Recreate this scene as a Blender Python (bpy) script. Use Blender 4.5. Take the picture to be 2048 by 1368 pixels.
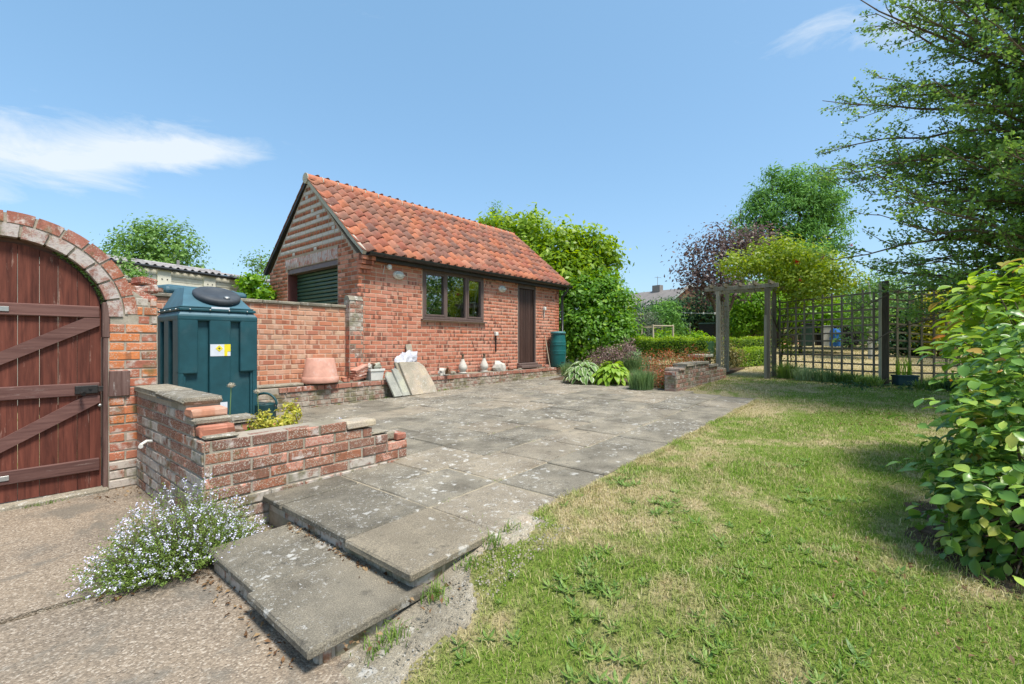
import bpy, bmesh, math, random
import numpy as np
from mathutils import Vector, Matrix

for o in list(bpy.data.objects): bpy.data.objects.remove(o)
scene = bpy.context.scene
col = scene.collection
R = math.radians
random.seed(7)
rng = np.random.default_rng(11)

# ------------------------------------------------------------------ camera
# world axes follow the outbuilding: +X along its long front wall (away from the camera), +Y behind it
CAM = np.array([-4.271, -6.974, 1.2])
TH = math.atan2(761, 910)
E1 = np.array([math.sin(TH), math.cos(TH)]); E2 = np.array([-E1[1], E1[0]])
FPX = 910.0
cd = bpy.data.cameras.new('camera'); cam = bpy.data.objects.new('camera', cd); col.objects.link(cam)
cam.location = CAM
fwd = Vector((math.cos(TH), math.sin(TH), 0))
fwd = Vector((E1[1], E2[1], 0))
cam.rotation_euler = fwd.to_track_quat('-Z', 'Y').to_euler()
cd.sensor_width = 36; cd.lens = 36*FPX/2048; cd.clip_start = .05; cd.clip_end = 3000
scene.camera = cam
scene.render.resolution_x = 1024; scene.render.resolution_y = 684

# ------------------------------------------------------------------ sun, sky, exposure
SUN_EL = R(63); SUN_AZ = Vector((-.06, -1.0, 0)).normalized()
sun_dir = Vector((SUN_AZ.x*math.cos(SUN_EL), SUN_AZ.y*math.cos(SUN_EL), math.sin(SUN_EL)))
sl = bpy.data.lights.new('sun', 'SUN'); sun = bpy.data.objects.new('sun', sl); col.objects.link(sun)
sun.rotation_euler = (-sun_dir).to_track_quat('-Z', 'Y').to_euler()
sl.energy = 2.4; sl.angle = R(13); sl.color = (1.0, .95, .87)
scene.view_settings.view_transform = 'Standard'; scene.view_settings.look = 'None'
scene.view_settings.exposure = 1.30; scene.view_settings.gamma = 1
scene.view_settings.use_curve_mapping = False

def build_world():
    w = bpy.data.worlds.new('World'); scene.world = w; w.use_nodes = True
    nt = w.node_tree; N = nt.nodes; L = nt.links; N.clear()
    def n(t, **k):
        x = N.new(t)
        for a, b in k.items(): setattr(x, a, b)
        return x
    def m(op, a, b=None, c=None, clamp=False):
        x = n('ShaderNodeMath', operation=op); x.use_clamp = clamp
        for i, q in enumerate((a, b, c)):
            if q is None: continue
            if isinstance(q, (int, float)): x.inputs[i].default_value = q
            else: L.new(q, x.inputs[i])
        return x.outputs[0]
    out = n('ShaderNodeOutputWorld'); bg = n('ShaderNodeBackground'); bg.inputs[1].default_value = .102
    sky = n('ShaderNodeTexSky', sky_type='NISHITA', sun_disc=False, sun_elevation=SUN_EL,
            sun_rotation=math.atan2(SUN_AZ.x, SUN_AZ.y), altitude=0, air_density=1.0, dust_density=1.6, ozone_density=1.6)
    tc = n('ShaderNodeTexCoord'); sep = n('ShaderNodeSeparateXYZ'); L.new(tc.outputs['Generated'], sep.inputs[0])
    X, Y, Z = sep.outputs
    az = m('MULTIPLY', m('ARCTAN2', Y, X), 180/math.pi)
    el = m('MULTIPLY', m('ARCSINE', Z), 180/math.pi)
    # fibrous noise, stretched along the horizon
    cv = n('ShaderNodeCombineXYZ'); L.new(m('MULTIPLY', az, .055), cv.inputs[0]); L.new(m('MULTIPLY', el, .17), cv.inputs[1])
    ns = n('ShaderNodeTexNoise'); ns.inputs['Scale'].default_value = 2.3; ns.inputs['Detail'].default_value = 8
    ns.inputs['Roughness'].default_value = .64; ns.inputs['Distortion'].default_value = .5
    L.new(cv.outputs[0], ns.inputs['Vector'])
    nz = ns.outputs['Fac']
    def env(a0, e0, wa, we, tilt=0.0, period=130):
        d = m('SUBTRACT', az, a0)
        d = m('SUBTRACT', m('WRAP', m('ADD', d, period/2), period, 0), period/2)
        e = m('SUBTRACT', m('SUBTRACT', el, e0), m('MULTIPLY', d, tilt))
        q = m('ADD', m('POWER', m('ABSOLUTE', m('DIVIDE', d, wa)), 2.0), m('POWER', m('ABSOLUTE', m('DIVIDE', e, we)), 2.0))
        return m('EXPONENT', m('MULTIPLY', q, -1.0))
    envs = [(env(88, 16.4, 13, 2.4, -.10), 1.05), (env(76, 18.7, 7, 1.5, -.16), .95), (env(84.5, 14.6, 5, 1.7, 0), .55),
            (env(89.5, 12.2, 3.2, 1.0, 0), .7), (env(-1, 28.5, 13, 3.2, .15), .62), (env(57, 34.5, 4, .9, 0), .22),
            (env(78, 20.5, 9, 1.4, -.1), .35)]
    tot = None
    for e, k in envs:
        q = m('MULTIPLY', e, k); tot = q if tot is None else m('ADD', tot, q)
    mask = m('MULTIPLY', m('SUBTRACT', m('ADD', tot, m('MULTIPLY', m('SUBTRACT', nz, .5), 2.2)), .34), 1.15, clamp=True)
    mask = m('MULTIPLY', mask, m('MINIMUM', m('MULTIPLY', tot, 1.6), .82), clamp=True)
    mix = n('ShaderNodeMix', data_type='RGBA'); L.new(mask, mix.inputs[0])
    # the air near the horizon is pale; the clouds are lit by the sun
    # thin even high haze
    hz = n('ShaderNodeMix', data_type='RGBA'); hz.inputs[0].default_value = .45
    L.new(sky.outputs[0], hz.inputs[6]); hz.inputs[7].default_value = (.95, 2.22, 3.4, 1)
    L.new(hz.outputs[2], mix.inputs[6]); mix.inputs[7].default_value = (3.7, 3.95, 4.15, 1)
    L.new(mix.outputs[2], bg.inputs[0]); L.new(bg.outputs[0], out.inputs[0])
build_world()

# ------------------------------------------------------------------ pixel helpers (a pixel gives a direction; the distance comes from what it touches)
def ray(u, v):
    d = np.array([(u-1024)/FPX, 1.0]); return np.array([d@E1, d@E2, -(v-684)/FPX])
def at_depth(u, v, d): return CAM + d*ray(u, v)
def at_y(u, v, y): r = ray(u, v); return CAM + (y-CAM[1])/r[1]*r
def zg(x):
    x = np.asarray(x, float)
    a = .25+.02*np.clip(x, -40, 8); b = .045*np.clip(x-8, 0, 14)
    return a+b
def at_ground(u, v):
    lo, hi = .5, 60.
    r = ray(u, v)
    for _ in range(60):
        mid = (lo+hi)/2; p = CAM+mid*r
        if p[2] > zg(p[0]): lo = mid
        else: hi = mid
    return CAM+lo*r
def cam_depth(p): 
    q = np.asarray(p)[..., :2]-CAM[:2]
    return q@np.array([E1[1], E2[1]])

# ------------------------------------------------------------------ materials
def rgb(c): return (c[0], c[1], c[2], 1)
class NT:
    def __init__(s, name):
        s.m = bpy.data.materials.new(name); s.m.use_nodes = True
        s.t = s.m.node_tree; s.N = s.t.nodes; s.L = s.t.links; s.N.clear()
        s.out = s.n('ShaderNodeOutputMaterial'); s.b = s.n('ShaderNodeBsdfPrincipled')
        s.L.new(s.b.outputs[0], s.out.inputs[0])
    def n(s, t, **k):
        x = s.N.new(t)
        for a, b in k.items(): setattr(x, a, b)
        return x
    def set(s, sock, v):
        if v is None: return
        if hasattr(v, 'default_value') or hasattr(v, 'is_linked'): s.L.new(v, sock)
        elif isinstance(v, tuple) and len(v) == 3 and sock.type == 'RGBA': sock.default_value = rgb(v)
        else: sock.default_value = v
    def math(s, op, a, b=None, c=None, clamp=False):
        x = s.n('ShaderNodeMath', operation=op); x.use_clamp = clamp
        for i, q in enumerate((a, b, c)): s.set(x.inputs[i], q)
        return x.outputs[0]
    def vmath(s, op, a, b=None):
        x = s.n('ShaderNodeVectorMath', operation=op)
        s.set(x.inputs[0], a); s.set(x.inputs[1], b)
        return x.outputs[0]
    def pos(s): return s.n('ShaderNodeNewGeometry').outputs['Position']
    def obj(s): return s.n('ShaderNodeTexCoord').outputs['Object']
    def scale(s, v, k): return s.vmath('MULTIPLY', v, k if isinstance(k, tuple) else (k, k, k))
    def rnd(s):
        a = s.n('ShaderNodeAttribute', attribute_name='rnd').outputs['Fac']
        o = s.n('ShaderNodeObjectInfo').outputs['Random']
        return s.math('FRACT', s.math('ADD', a, o))
    def noise(s, vec=None, scale=5, detail=4, rough=.5, dist=0, out='Fac'):
        x = s.n('ShaderNodeTexNoise'); s.set(x.inputs['Vector'], vec)
        x.inputs['Scale'].default_value = scale; x.inputs['Detail'].default_value = detail
        x.inputs['Roughness'].default_value = rough; x.inputs['Distortion'].default_value = dist
        return x.outputs[out]
    def voro(s, vec=None, scale=5, out='Distance', feature='F1', rand=1):
        x = s.n('ShaderNodeTexVoronoi', feature=feature); s.set(x.inputs['Vector'], vec)
        x.inputs['Scale'].default_value = scale; x.inputs['Randomness'].default_value = rand
        return x.outputs[out]
    def ramp(s, fac, stops, interp='LINEAR'):
        x = s.n('ShaderNodeValToRGB'); cr = x.color_ramp; cr.interpolation = interp
        while len(cr.elements) < len(stops): cr.elements.new(.5)
        for e, (p, c) in zip(cr.elements, stops):
            e.position = p; e.color = rgb(c) if isinstance(c, tuple) else (c, c, c, 1)
        s.set(x.inputs[0], fac); return x.outputs[0]
    def mix(s, fac, a, b, mode='MIX'):
        x = s.n('ShaderNodeMix', data_type='RGBA', blend_type=mode)
        s.set(x.inputs[0], fac); s.set(x.inputs[6], a); s.set(x.inputs[7], b); return x.outputs[2]
    def step(s, v, lo, hi):
        x = s.n('ShaderNodeMapRange', interpolation_type='SMOOTHSTEP')
        s.set(x.inputs[0], v); x.inputs[1].default_value = lo; x.inputs[2].default_value = hi; return x.outputs[0]
    def hsv(s, c, h=.5, sat=1, val=1):
        x = s.n('ShaderNodeHueSaturation'); s.set(x.inputs['Color'], c)
        s.set(x.inputs['Hue'], h); s.set(x.inputs['Saturation'], sat); s.set(x.inputs['Value'], val); return x.outputs[0]
    def done(s, color, rough=.85, bump=None, bstr=.3, bdist=.01, spec=.3, metal=0):
        s.set(s.b.inputs['Base Color'], color); s.set(s.b.inputs['Roughness'], rough)
        s.b.inputs['Specular IOR Level'].default_value = spec; s.b.inputs['Metallic'].default_value = metal
        if bump is not None:
            b = s.n('ShaderNodeBump'); b.inputs['Strength'].default_value = bstr; b.inputs['Distance'].default_value = bdist
            s.set(b.inputs['Height'], bump); s.L.new(b.outputs[0], s.b.inputs['Normal'])
        return s.m

def brick_mat(name, ramp, dark=(.16,.055,.035), dark_amt=.5, blush=.0, spall=0., white=0., lichen=0., moss=0., pale=(.62,.55,.5)):
    s = NT(name); r = s.rnd(); p = s.pos()
    base = s.ramp(r, ramp)
    # kiln marks: darker bands across a brick, shifted brick by brick
    off = s.n('ShaderNodeCombineXYZ'); s.set(off.inputs[0], s.math('MULTIPLY', r, 37.)); s.set(off.inputs[1], s.math('MULTIPLY', r, 91.)); s.set(off.inputs[2], s.math('MULTIPLY', r, 53.))
    q = s.vmath('ADD', s.scale(p, (1, 1, .12)), off.outputs[0])
    band = s.step(s.noise(q, 13, 1), .53, .60)
    keep = s.step(s.math('FRACT', s.math('MULTIPLY', r, 7.3)), .35, .5)
    band2 = s.step(s.noise(s.vmath('ADD', q, (5.3, 2.1, 0.)), 11, 1), .56, .62)
    c = s.mix(s.math('MULTIPLY', band2, blush), base, (.60,.40,.30))
    c = s.mix(s.math('MULTIPLY', s.math('MULTIPLY', band, keep), dark_amt), c, dark)
    c = s.hsv(c, val=s.math('ADD', .78, s.math('MULTIPLY', s.noise(p, 60, 4, .7), .44)))
    c = s.mix(s.math('MULTIPLY', s.step(s.noise(p, 1.1, 3), .5, .75), .35), c, s.hsv(c, sat=.7, val=1.25))
    if spall:
        sm = s.math('MULTIPLY', s.step(s.noise(s.vmath('ADD', p, off.outputs[0]), 7, 2, .5, .4), .55, .585), s.step(s.math('FRACT', s.math('MULTIPLY', r, 13.7)), .55, .6))
        c = s.mix(s.math('MULTIPLY', sm, spall), c, (.52,.235,.165))
    if white:
        wn = s.step(s.noise(s.vmath('ADD', p, off.outputs[0]), 9, 5, .65), .62-.5*white, .74-.4*white)
        c = s.mix(s.math('MULTIPLY', wn, .85), c, pale)
    if lichen:
        v = s.voro(s.vmath('ADD', p, s.scale(s.vmath('SUBTRACT', s.noise(p, 90, 3, .6, out='Color'), (.5,.5,.5)), .02)), 105); sp = s.math('MULTIPLY', s.step(v, .46, .26), s.step(s.noise(p, 8, 4, .6), .66-.35*lichen, .74-.25*lichen))
        c = s.mix(s.math('MULTIPLY', sp, .8), c, (.50,.46,.38))
        c = s.mix(s.math('MULTIPLY', s.step(s.noise(p, 40, 4, .7), .5, .65), .45*lichen), c, (.12,.075,.055))
    if moss:
        mn = s.math('MULTIPLY', s.step(s.noise(p, 5, 5, .6), .60-.25*moss, .75-.2*moss), .75)
        c = s.mix(mn, c, (.12,.115,.05))
    h = s.noise(p, 90, 5, .65)
    return s.done(c, .92, h, .45, .006, .15)

BR_OR = [(0,(.40,.135,.075)), (.3,(.50,.20,.125)), (.55,(.44,.155,.095)), (.8,(.54,.25,.17)), (1,(.34,.115,.07))]
BR_BD = [(0,(.46,.165,.09)), (.25,(.50,.24,.14)), (.45,(.38,.135,.085)), (.6,(.52,.28,.18)), (.72,(.46,.20,.12)), (.93,(.54,.38,.26)), (1,(.40,.14,.08))]
BR_OLD = [(0,(.20,.10,.068)), (.2,(.31,.125,.07)), (.4,(.21,.11,.08)), (.6,(.33,.155,.098)), (.75,(.20,.10,.074)), (.955,(.28,.13,.085)), (.97,(.44,.20,.145)), (1,(.48,.22,.16))]
BR_GATE = [(0,(.46,.15,.065)), (.25,(.58,.20,.07)), (.45,(.38,.13,.075)), (.6,(.33,.125,.085)), (.8,(.54,.19,.085)), (1,(.40,.16,.10))]
BR_PL = [(0,(.27,.14,.10)), (.4,(.23,.13,.10)), (.7,(.32,.21,.155)), (1,(.28,.17,.13))]
M = {}
M['brick_shed'] = brick_mat('shed_brick', BR_OR, dark=(.145,.06,.042), dark_amt=.8, blush=.15)
M['brick_gable'] = brick_mat('gable_brick', [(0,(.28,.09,.045)),(.5,(.36,.12,.06)),(1,(.30,.10,.06))], dark_amt=.55, moss=.12)
M['brick_white'] = brick_mat('bloomed_brick', [(0,(.42,.30,.25)),(.5,(.50,.38,.33)),(1,(.36,.2,.16))], dark_amt=.2, white=.85, pale=(.50,.46,.42))
M['brick_soldier'] = brick_mat('lintel_brick', [(0,(.40,.20,.16)),(.5,(.44,.26,.22)),(1,(.34,.14,.1))], dark_amt=.4, white=.45, pale=(.46,.40,.38))
M['brick_wall'] = brick_mat('wall_brick', BR_BD, dark=(.27,.10,.06), dark_amt=.75, blush=.4)
M['brick_old'] = brick_mat('old_brick', BR_OLD, dark_amt=.3, lichen=1.0, white=.12, spall=.9, moss=.12)
M['brick_oldwhite'] = brick_mat('limed_old_brick', BR_OLD, dark_amt=.3, lichen=.7, white=.55, moss=.5, pale=(.50,.46,.40))
M['brick_gate'] = brick_mat('gate_brick', BR_GATE, dark=(.2,.09,.05), dark_amt=.6, lichen=.55, white=.22, moss=.25, pale=(.5,.44,.38))
M['brick_ring'] = brick_mat('arch_ring_brick', [(0,(.30,.14,.11)),(.5,(.33,.19,.15)),(1,(.26,.10,.08))], dark_amt=.5, lichen=.8, white=.42, moss=.3, pale=(.48,.44,.42))
M['brick_cap'] = brick_mat('arch_cap_brick', [(0,(.36,.12,.075)),(.5,(.30,.11,.08)),(.8,(.40,.15,.085)),(1,(.25,.10,.08))], dark_amt=.5, lichen=.7, white=.2, moss=.35)
M['brick_plinth'] = brick_mat('plinth_brick', BR_PL, dark_amt=.4, lichen=.6, white=.42, moss=.6, pale=(.42,.37,.30))
M['brick_plinth_top'] = brick_mat('plinth_cap_brick', [(0,(.30,.12,.08)),(1,(.36,.17,.12))], dark_amt=.3, lichen=.4, white=.15, moss=.2)

def mortar(name, c, moss=.2):
    s = NT(name); p = s.pos()
    q = s.ramp(s.noise(p, 30, 5, .65), [(.3, tuple(k*.72 for k in c)), (.7, c)])
    q = s.mix(s.math('MULTIPLY', s.step(s.noise(p, 3, 4), .52, .68), moss), q, (.13,.12,.07))
    return s.done(q, .95, s.noise(p, 110, 4), .5, .006, .1)
M['mortar'] = mortar('pinkish_mortar', (.60,.41,.30), .12)
M['mortar_old'] = mortar('old_lime_mortar', (.40,.35,.28), .5)
M['mortar_gable'] = mortar('gable_mortar', (.44,.33,.25), .3)
M['joint'] = mortar('sandy_joint', (.40,.34,.24), .5)
M['verge'] = mortar('verge_mortar', (.50,.46,.38), .2)

def slab_mat(name, warm, light=1., lich=1., tint=0.):
    s = NT(name); p = s.pos(); r = s.rnd()
    c = s.ramp(s.noise(p, 3.2, 6, .6), [(.32, (.150*light,.138*light,.115*light)), (.5, (.245*light,.228*light,.19*light)), (.7, (.35*light,.32*light,.26*light))])
    c = s.mix(.45 if tint else s.math('MULTIPLY', s.step(r, .5, 1.), .3), c, warm)
    c = s.hsv(c, val=s.math('ADD', .90, s.math('MULTIPLY', r, .24)))
    gr = s.noise(p, 170, 3, .8)
    c = s.mix(.65, c, s.ramp(gr, [(.34, (.04,.035,.03)), (.5, (.25,.23,.195)), (.68, (.58,.54,.46))]), 'OVERLAY')
    dk = s.step(s.noise(p, 13, 5, .7), .57, .68)
    c = s.mix(s.math('MULTIPLY', dk, .2 if tint else .5), c, (.055,.05,.043))
    warp = s.vmath('ADD', p, s.scale(s.vmath('SUBTRACT', s.noise(p, 26, 5, .7, out='Color'), (.5,.5,.5)), .13))
    sp = s.math('MULTIPLY', s.step(s.voro(warp, 13), .30, .15), s.step(s.noise(p, 1.9, 2), .44, .58))
    sp2 = s.math('MULTIPLY', s.step(s.voro(warp, 30), .26, .16), s.step(s.noise(p, 1.4, 2), .42, .58))
    sp3 = s.math('MULTIPLY', s.step(s.voro(warp, 3.4), .12, .05), .8)
    c = s.mix(s.math('MULTIPLY', s.math('MAXIMUM', s.math('MAXIMUM', sp, sp2), sp3), .72*lich), c, (.60,.585,.54))
    return s.done(c, .93, s.math('ADD', s.noise(p, 140, 4, .75), s.math('MULTIPLY', s.noise(p, 12, 3), .6)), .7, .008, .15)
M['slab'] = slab_mat('paving_concrete', (.42,.34,.25), 1.22)
M['slab_step'] = slab_mat('step_concrete', (.36,.29,.2), 1.0, .9)
M['stone'] = slab_mat('coping_stone', (.42,.37,.28), 1.45)

def path_mat():
    s = NT('path_aggregate'); p = s.pos()
    v = s.n('ShaderNodeTexVoronoi'); s.set(v.inputs['Vector'], p); v.inputs['Scale'].default_value = 130
    k = s.n('ShaderNodeSeparateColor'); s.set(k.inputs[0], v.outputs['Color'])
    st = s.ramp(k.outputs[0], [(0,(.10,.08,.058)),(.35,(.23,.18,.13)),(.6,(.31,.245,.175)),(.85,(.43,.35,.26)),(1,(.66,.58,.47))])
    big = s.ramp(s.noise(p, 1.3, 5, .6), [(.35,(.15,.125,.10)),(.6,(.255,.20,.145))])
    c = s.mix(.48, big, st)
    c = s.mix(s.math('MULTIPLY', s.step(s.noise(p, 2.3, 5, .65, .4), .50, .64), .7), c, (.15,.135,.11))
    c = s.mix(s.math('MULTIPLY', s.step(s.noise(p, 34, 3, .7), .62, .7), .6), c, (.06,.045,.032))
    h = s.math('ADD', s.math('MULTIPLY', v.outputs['Distance'], -1.0), s.noise(p, 20, 4))
    return s.done(c, .92, h, .55, .008, .2)
M['path'] = path_mat()

def wood(name, a, b, worn, worn_amt=.3, axis=2, stretch=14, rough=.75, grain=40):
    s = NT(name); o = s.obj(); r = s.rnd()
    sc = [grain]*3; sc[axis] = grain/stretch
    v = s.vmath('ADD', s.scale(o, tuple(sc)), s.scale(s.n('ShaderNodeCombineXYZ').outputs[0], 1.))
    off = s.n('ShaderNodeCombineXYZ'); s.set(off.inputs[0], s.math('MULTIPLY', r, 60.)); s.set(off.inputs[1], s.math('MULTIPLY', r, 23.)); s.set(off.inputs[2], s.math('MULTIPLY', r, 41.))
    v = s.vmath('ADD', v, off.outputs[0])
    g = s.noise(v, 1, 5, .6, .6)
    c = s.ramp(g, [(.3, a), (.7, b)])
    c = s.hsv(c, val=s.math('ADD', .82, s.math('MULTIPLY', r, .36)))
    sc2 = [26.]*3; sc2[axis] = 3.2
    w = s.step(s.noise(s.vmath('ADD', s.scale(o, tuple(sc2)), off.outputs[0]), 1, 6, .75), .60, .70)
    c = s.mix(s.math('MULTIPLY', w, worn_amt), c, worn)
    return s.done(c, rough, g, .5, .004, .25)
M['gate_wood'] = wood('gate_board_paint', (.062,.018,.012), (.165,.05,.032), (.38,.24,.19), .65, 2)
M['rail_wood'] = wood('gate_rail_paint', (.085,.038,.032), (.165,.085,.07), (.34,.27,.24), .5, 0)
M['frame_wood'] = wood('flaking_frame_wood', (.09,.045,.036), (.20,.125,.105), (.45,.40,.36), .75, 2)
M['trellis_wood'] = wood('trellis_wood', (.22,.20,.145), (.37,.345,.26), (.46,.46,.38), .4, 2)
M['trellis_dark'] = wood('dark_trellis_wood', (.12,.10,.07), (.23,.20,.14), (.34,.33,.27), .35, 2)  # the trellis wood again in a darker tone
M['post_dark'] = wood('dark_post_wood', (.04,.032,.023), (.09,.073,.052), (.26,.26,.23), .3, 2)  # darkest timber tone, for posts
M['pale_wood'] = wood('pale_timber', (.38,.31,.21), (.52,.45,.33), (.6,.56,.48), .4, 2)
M['brown_frame'] = wood('brown_window_paint', (.10,.068,.058), (.15,.108,.094), (.16,.12,.1), .3, 2, rough=.45)
M['door_wood'] = wood('brown_door_paint', (.05,.026,.02), (.078,.044,.034), (.1,.06,.05), .3, 2, rough=.5)

def plain(name, c, rough=.5, var=.15, scale=12, spec=.4, metal=0, bump=0., dirt=None, dirt_amt=0., cells=False):
    s = NT(name); p = s.obj()
    n = s.noise(p, scale, 4, .6)
    q = s.ramp(n, [(.3, tuple(max(0, k*(1-var)) for k in c)), (.7, tuple(min(1, k*(1+var)) for k in c))])
    if dirt: q = s.mix(s.math('MULTIPLY', s.step(s.noise(p, scale*.6, 5, .7), .52, .68), dirt_amt), q, dirt)
    return s.done(q, rough, s.noise(p, 80, 3) if bump else None, bump, .004, spec, metal)
M['tank'] = plain('tank_plastic', (.012,.066,.082), .55, .2, 6, .35, 0, .12, (.055,.10,.11), .3)
M['tank_dark'] = plain('grimy_tank_plastic', (.010,.045,.055), .6, .25, 7, .3, 0, .12, (.016,.02,.02), .6)
M['tank_top'] = plain('tank_top_plastic', (.055,.13,.165), .5, .2, 5, .4, 0, .1, (.12,.15,.15), .3)
M['lid'] = plain('grey_lid_plastic', (.045,.052,.060), .6, .2, 9, .35, 0, .1, (.11,.11,.1), .3)
M['white_paper'] = plain('white_label', (.62,.65,.70), .5, .06, 20)
M['yellow_label'] = plain('yellow_label', (.75,.62,.03), .5, .08, 20)
M['black'] = plain('black_mark', (.015,.015,.017), .5, .1)
M['gutter'] = plain('black_gutter_plastic', (.022,.023,.022), .38, .25, 6, .45, 0, 0, (.06,.06,.05), .35)
M['fascia'] = plain('dark_fascia_board', (.032,.027,.024), .5, .2, 9)
M['white_plastic'] = plain('white_fitting_plastic', (.66,.65,.60), .4, .07, 15)
M['lamp_lens'] = plain('ribbed_lamp_glass', (.50,.52,.48), .25, .1, 30)
M['butt'] = plain('water_butt_plastic', (.010,.105,.10), .42, .2, 5, .4, 0, .08, (.03,.14,.14), .3)
M['butt_lid'] = plain('water_butt_lid', (.07,.20,.21), .45, .1, 9)
M['metal'] = plain('galvanised_metal', (.40,.40,.38), .4, .15, 20, .5, .6)
M['iron'] = plain('dark_iron', (.03,.028,.026), .55, .3, 25, .4, .3, .2, (.12,.05,.02), .5)
M['lintel_steel'] = plain('painted_steel_lintel', (.15,.10,.095), .5, .15, 9)
M['red_jamb'] = plain('red_jamb_paint', (.145,.045,.035), .65, .15, 9)
M['shutter'] = plain('green_shutter_metal', (.032,.075,.048), .42, .2, 5, .45, .0, 0, (.07,.1,.075), .35)
M['terracotta'] = plain('faded_terracotta', (.52,.28,.21), .85, .15, 9, .15, 0, .25, (.56,.42,.36), .5)
M['cream_panel'] = plain('cream_concrete_panel', (.66,.63,.52), .85, .08, 8, .2, 0, .2, (.36,.36,.29), .35)
M['asbestos'] = plain('weathered_cement_roof', (.30,.285,.28), .95, .35, 5, .1, 0, .5, (.10,.09,.085), .75)
M['room'] = plain('dim_room_plaster', (.10,.095,.085), .9, .2, 3)
M['aluminium'] = plain('ladder_aluminium', (.80,.81,.79), .45, .06, 20, .5)
M['slate'] = plain('grey_roof_tiles', (.20,.18,.165), .85, .15, 2)
M['far_brick'] = plain('far_house_brick', (.50,.24,.15), .9, .12, 2)
M['bark'] = plain('bark', (.10,.075,.05), .95, .4, 14, .1, 0, .8, (.14,.14,.09), .5)
M['birch'] = plain('birch_bark', (.60,.57,.52), .85, .1, 5, .2, 0, .4, (.08,.07,.06), .35)
M['twig'] = plain('twig_bark', (.15,.11,.08), .9, .3, 20, .1)
M['soil'] = plain('bed_soil', (.105,.072,.048), 1., .5, 20, .05, 0, .9, (.12,.09,.06), .5)
M['blue_plastic'] = plain('blue_barrel_plastic', (.02,.13,.42), .45, .1, 5)
M['black_plastic'] = plain('black_bin_plastic', (.012,.012,.013), .45, .2, 5)
M['green_plastic'] = plain('dark_green_bin_plastic', (.02,.05,.035), .45, .2, 5)
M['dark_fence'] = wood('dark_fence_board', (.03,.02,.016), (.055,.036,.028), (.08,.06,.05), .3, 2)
M['can_plastic'] = plain('watering_can_plastic', (.012,.055,.06), .5, .2, 8)
M['bag'] = plain('white_plastic_sack', (.48,.48,.52), .45, .12, 18, .4, 0, .4)
M['blue_stone'] = slab_mat('bluish_slab', (.46,.53,.54), 2.0, .5, 1.)
M['cream_stone'] = slab_mat('cream_slab', (.58,.53,.44), 2.1, .5, 1.)
M['white_stone'] = plain('white_stone', (.52,.49,.43), .8, .12, 14, .2, 0, .4, (.4,.36,.3), .4)
M['bloom_white'] = plain('pale_lilac_petal', (.66,.64,.78), .7, .1, 50)
M['bloom_red'] = plain('red_petal', (.50,.05,.02), .7, .2, 50)

def tile_mat():
    s = NT('clay_pantile'); r = s.rnd(); p = s.pos()
    c = s.ramp(r, [(0,(.37,.125,.07)),(.22,(.45,.165,.09)),(.45,(.31,.11,.075)),(.62,(.44,.19,.12)),(.8,(.19,.095,.078)),(1,(.52,.20,.105))])
    c = s.hsv(c, val=s.math('ADD', .8, s.math('MULTIPLY', s.noise(p, 40, 4, .7), .4)))
    c = s.mix(s.math('MULTIPLY', s.step(s.noise(p, 1.6, 5, .65), .44, .60), .62), c, (.19,.115,.092))
    c = s.mix(s.math('MULTIPLY', s.step(s.noise(p, 16, 4, .7), .58, .68), .55), c, (.42,.28,.19))
    return s.done(c, .88, s.noise(p, 70, 4, .6), .35, .006, .2)
M['tile'] = tile_mat()
M['ridge'] = plain('ridge_clay', (.44,.17,.10), .9, .2, 14, .15, 0, .3, (.27,.19,.13), .5)

def glass_mat():
    s = NT('window_glass'); N = s.N
    N.remove(s.b)
    g = s.n('ShaderNodeBsdfGlossy'); g.inputs['Roughness'].default_value = .015; g.inputs['Color'].default_value = (.95,.98,1,1)
    t = s.n('ShaderNodeBsdfTransparent'); t.inputs['Color'].default_value = (.88,.92,.90,1)
    lw = s.n('ShaderNodeFresnel'); lw.inputs['IOR'].default_value = 1.9
    mx = s.n('ShaderNodeMixShader')
    s.L.new(s.math('ADD', .12, s.math('MULTIPLY', lw.outputs[0], 1.8), clamp=True), mx.inputs[0])
    s.L.new(t.outputs[0], mx.inputs[1]); s.L.new(g.outputs[0], mx.inputs[2]); s.L.new(mx.outputs[0], s.out.inputs[0])
    return s.m
M['glass'] = glass_mat()

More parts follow.
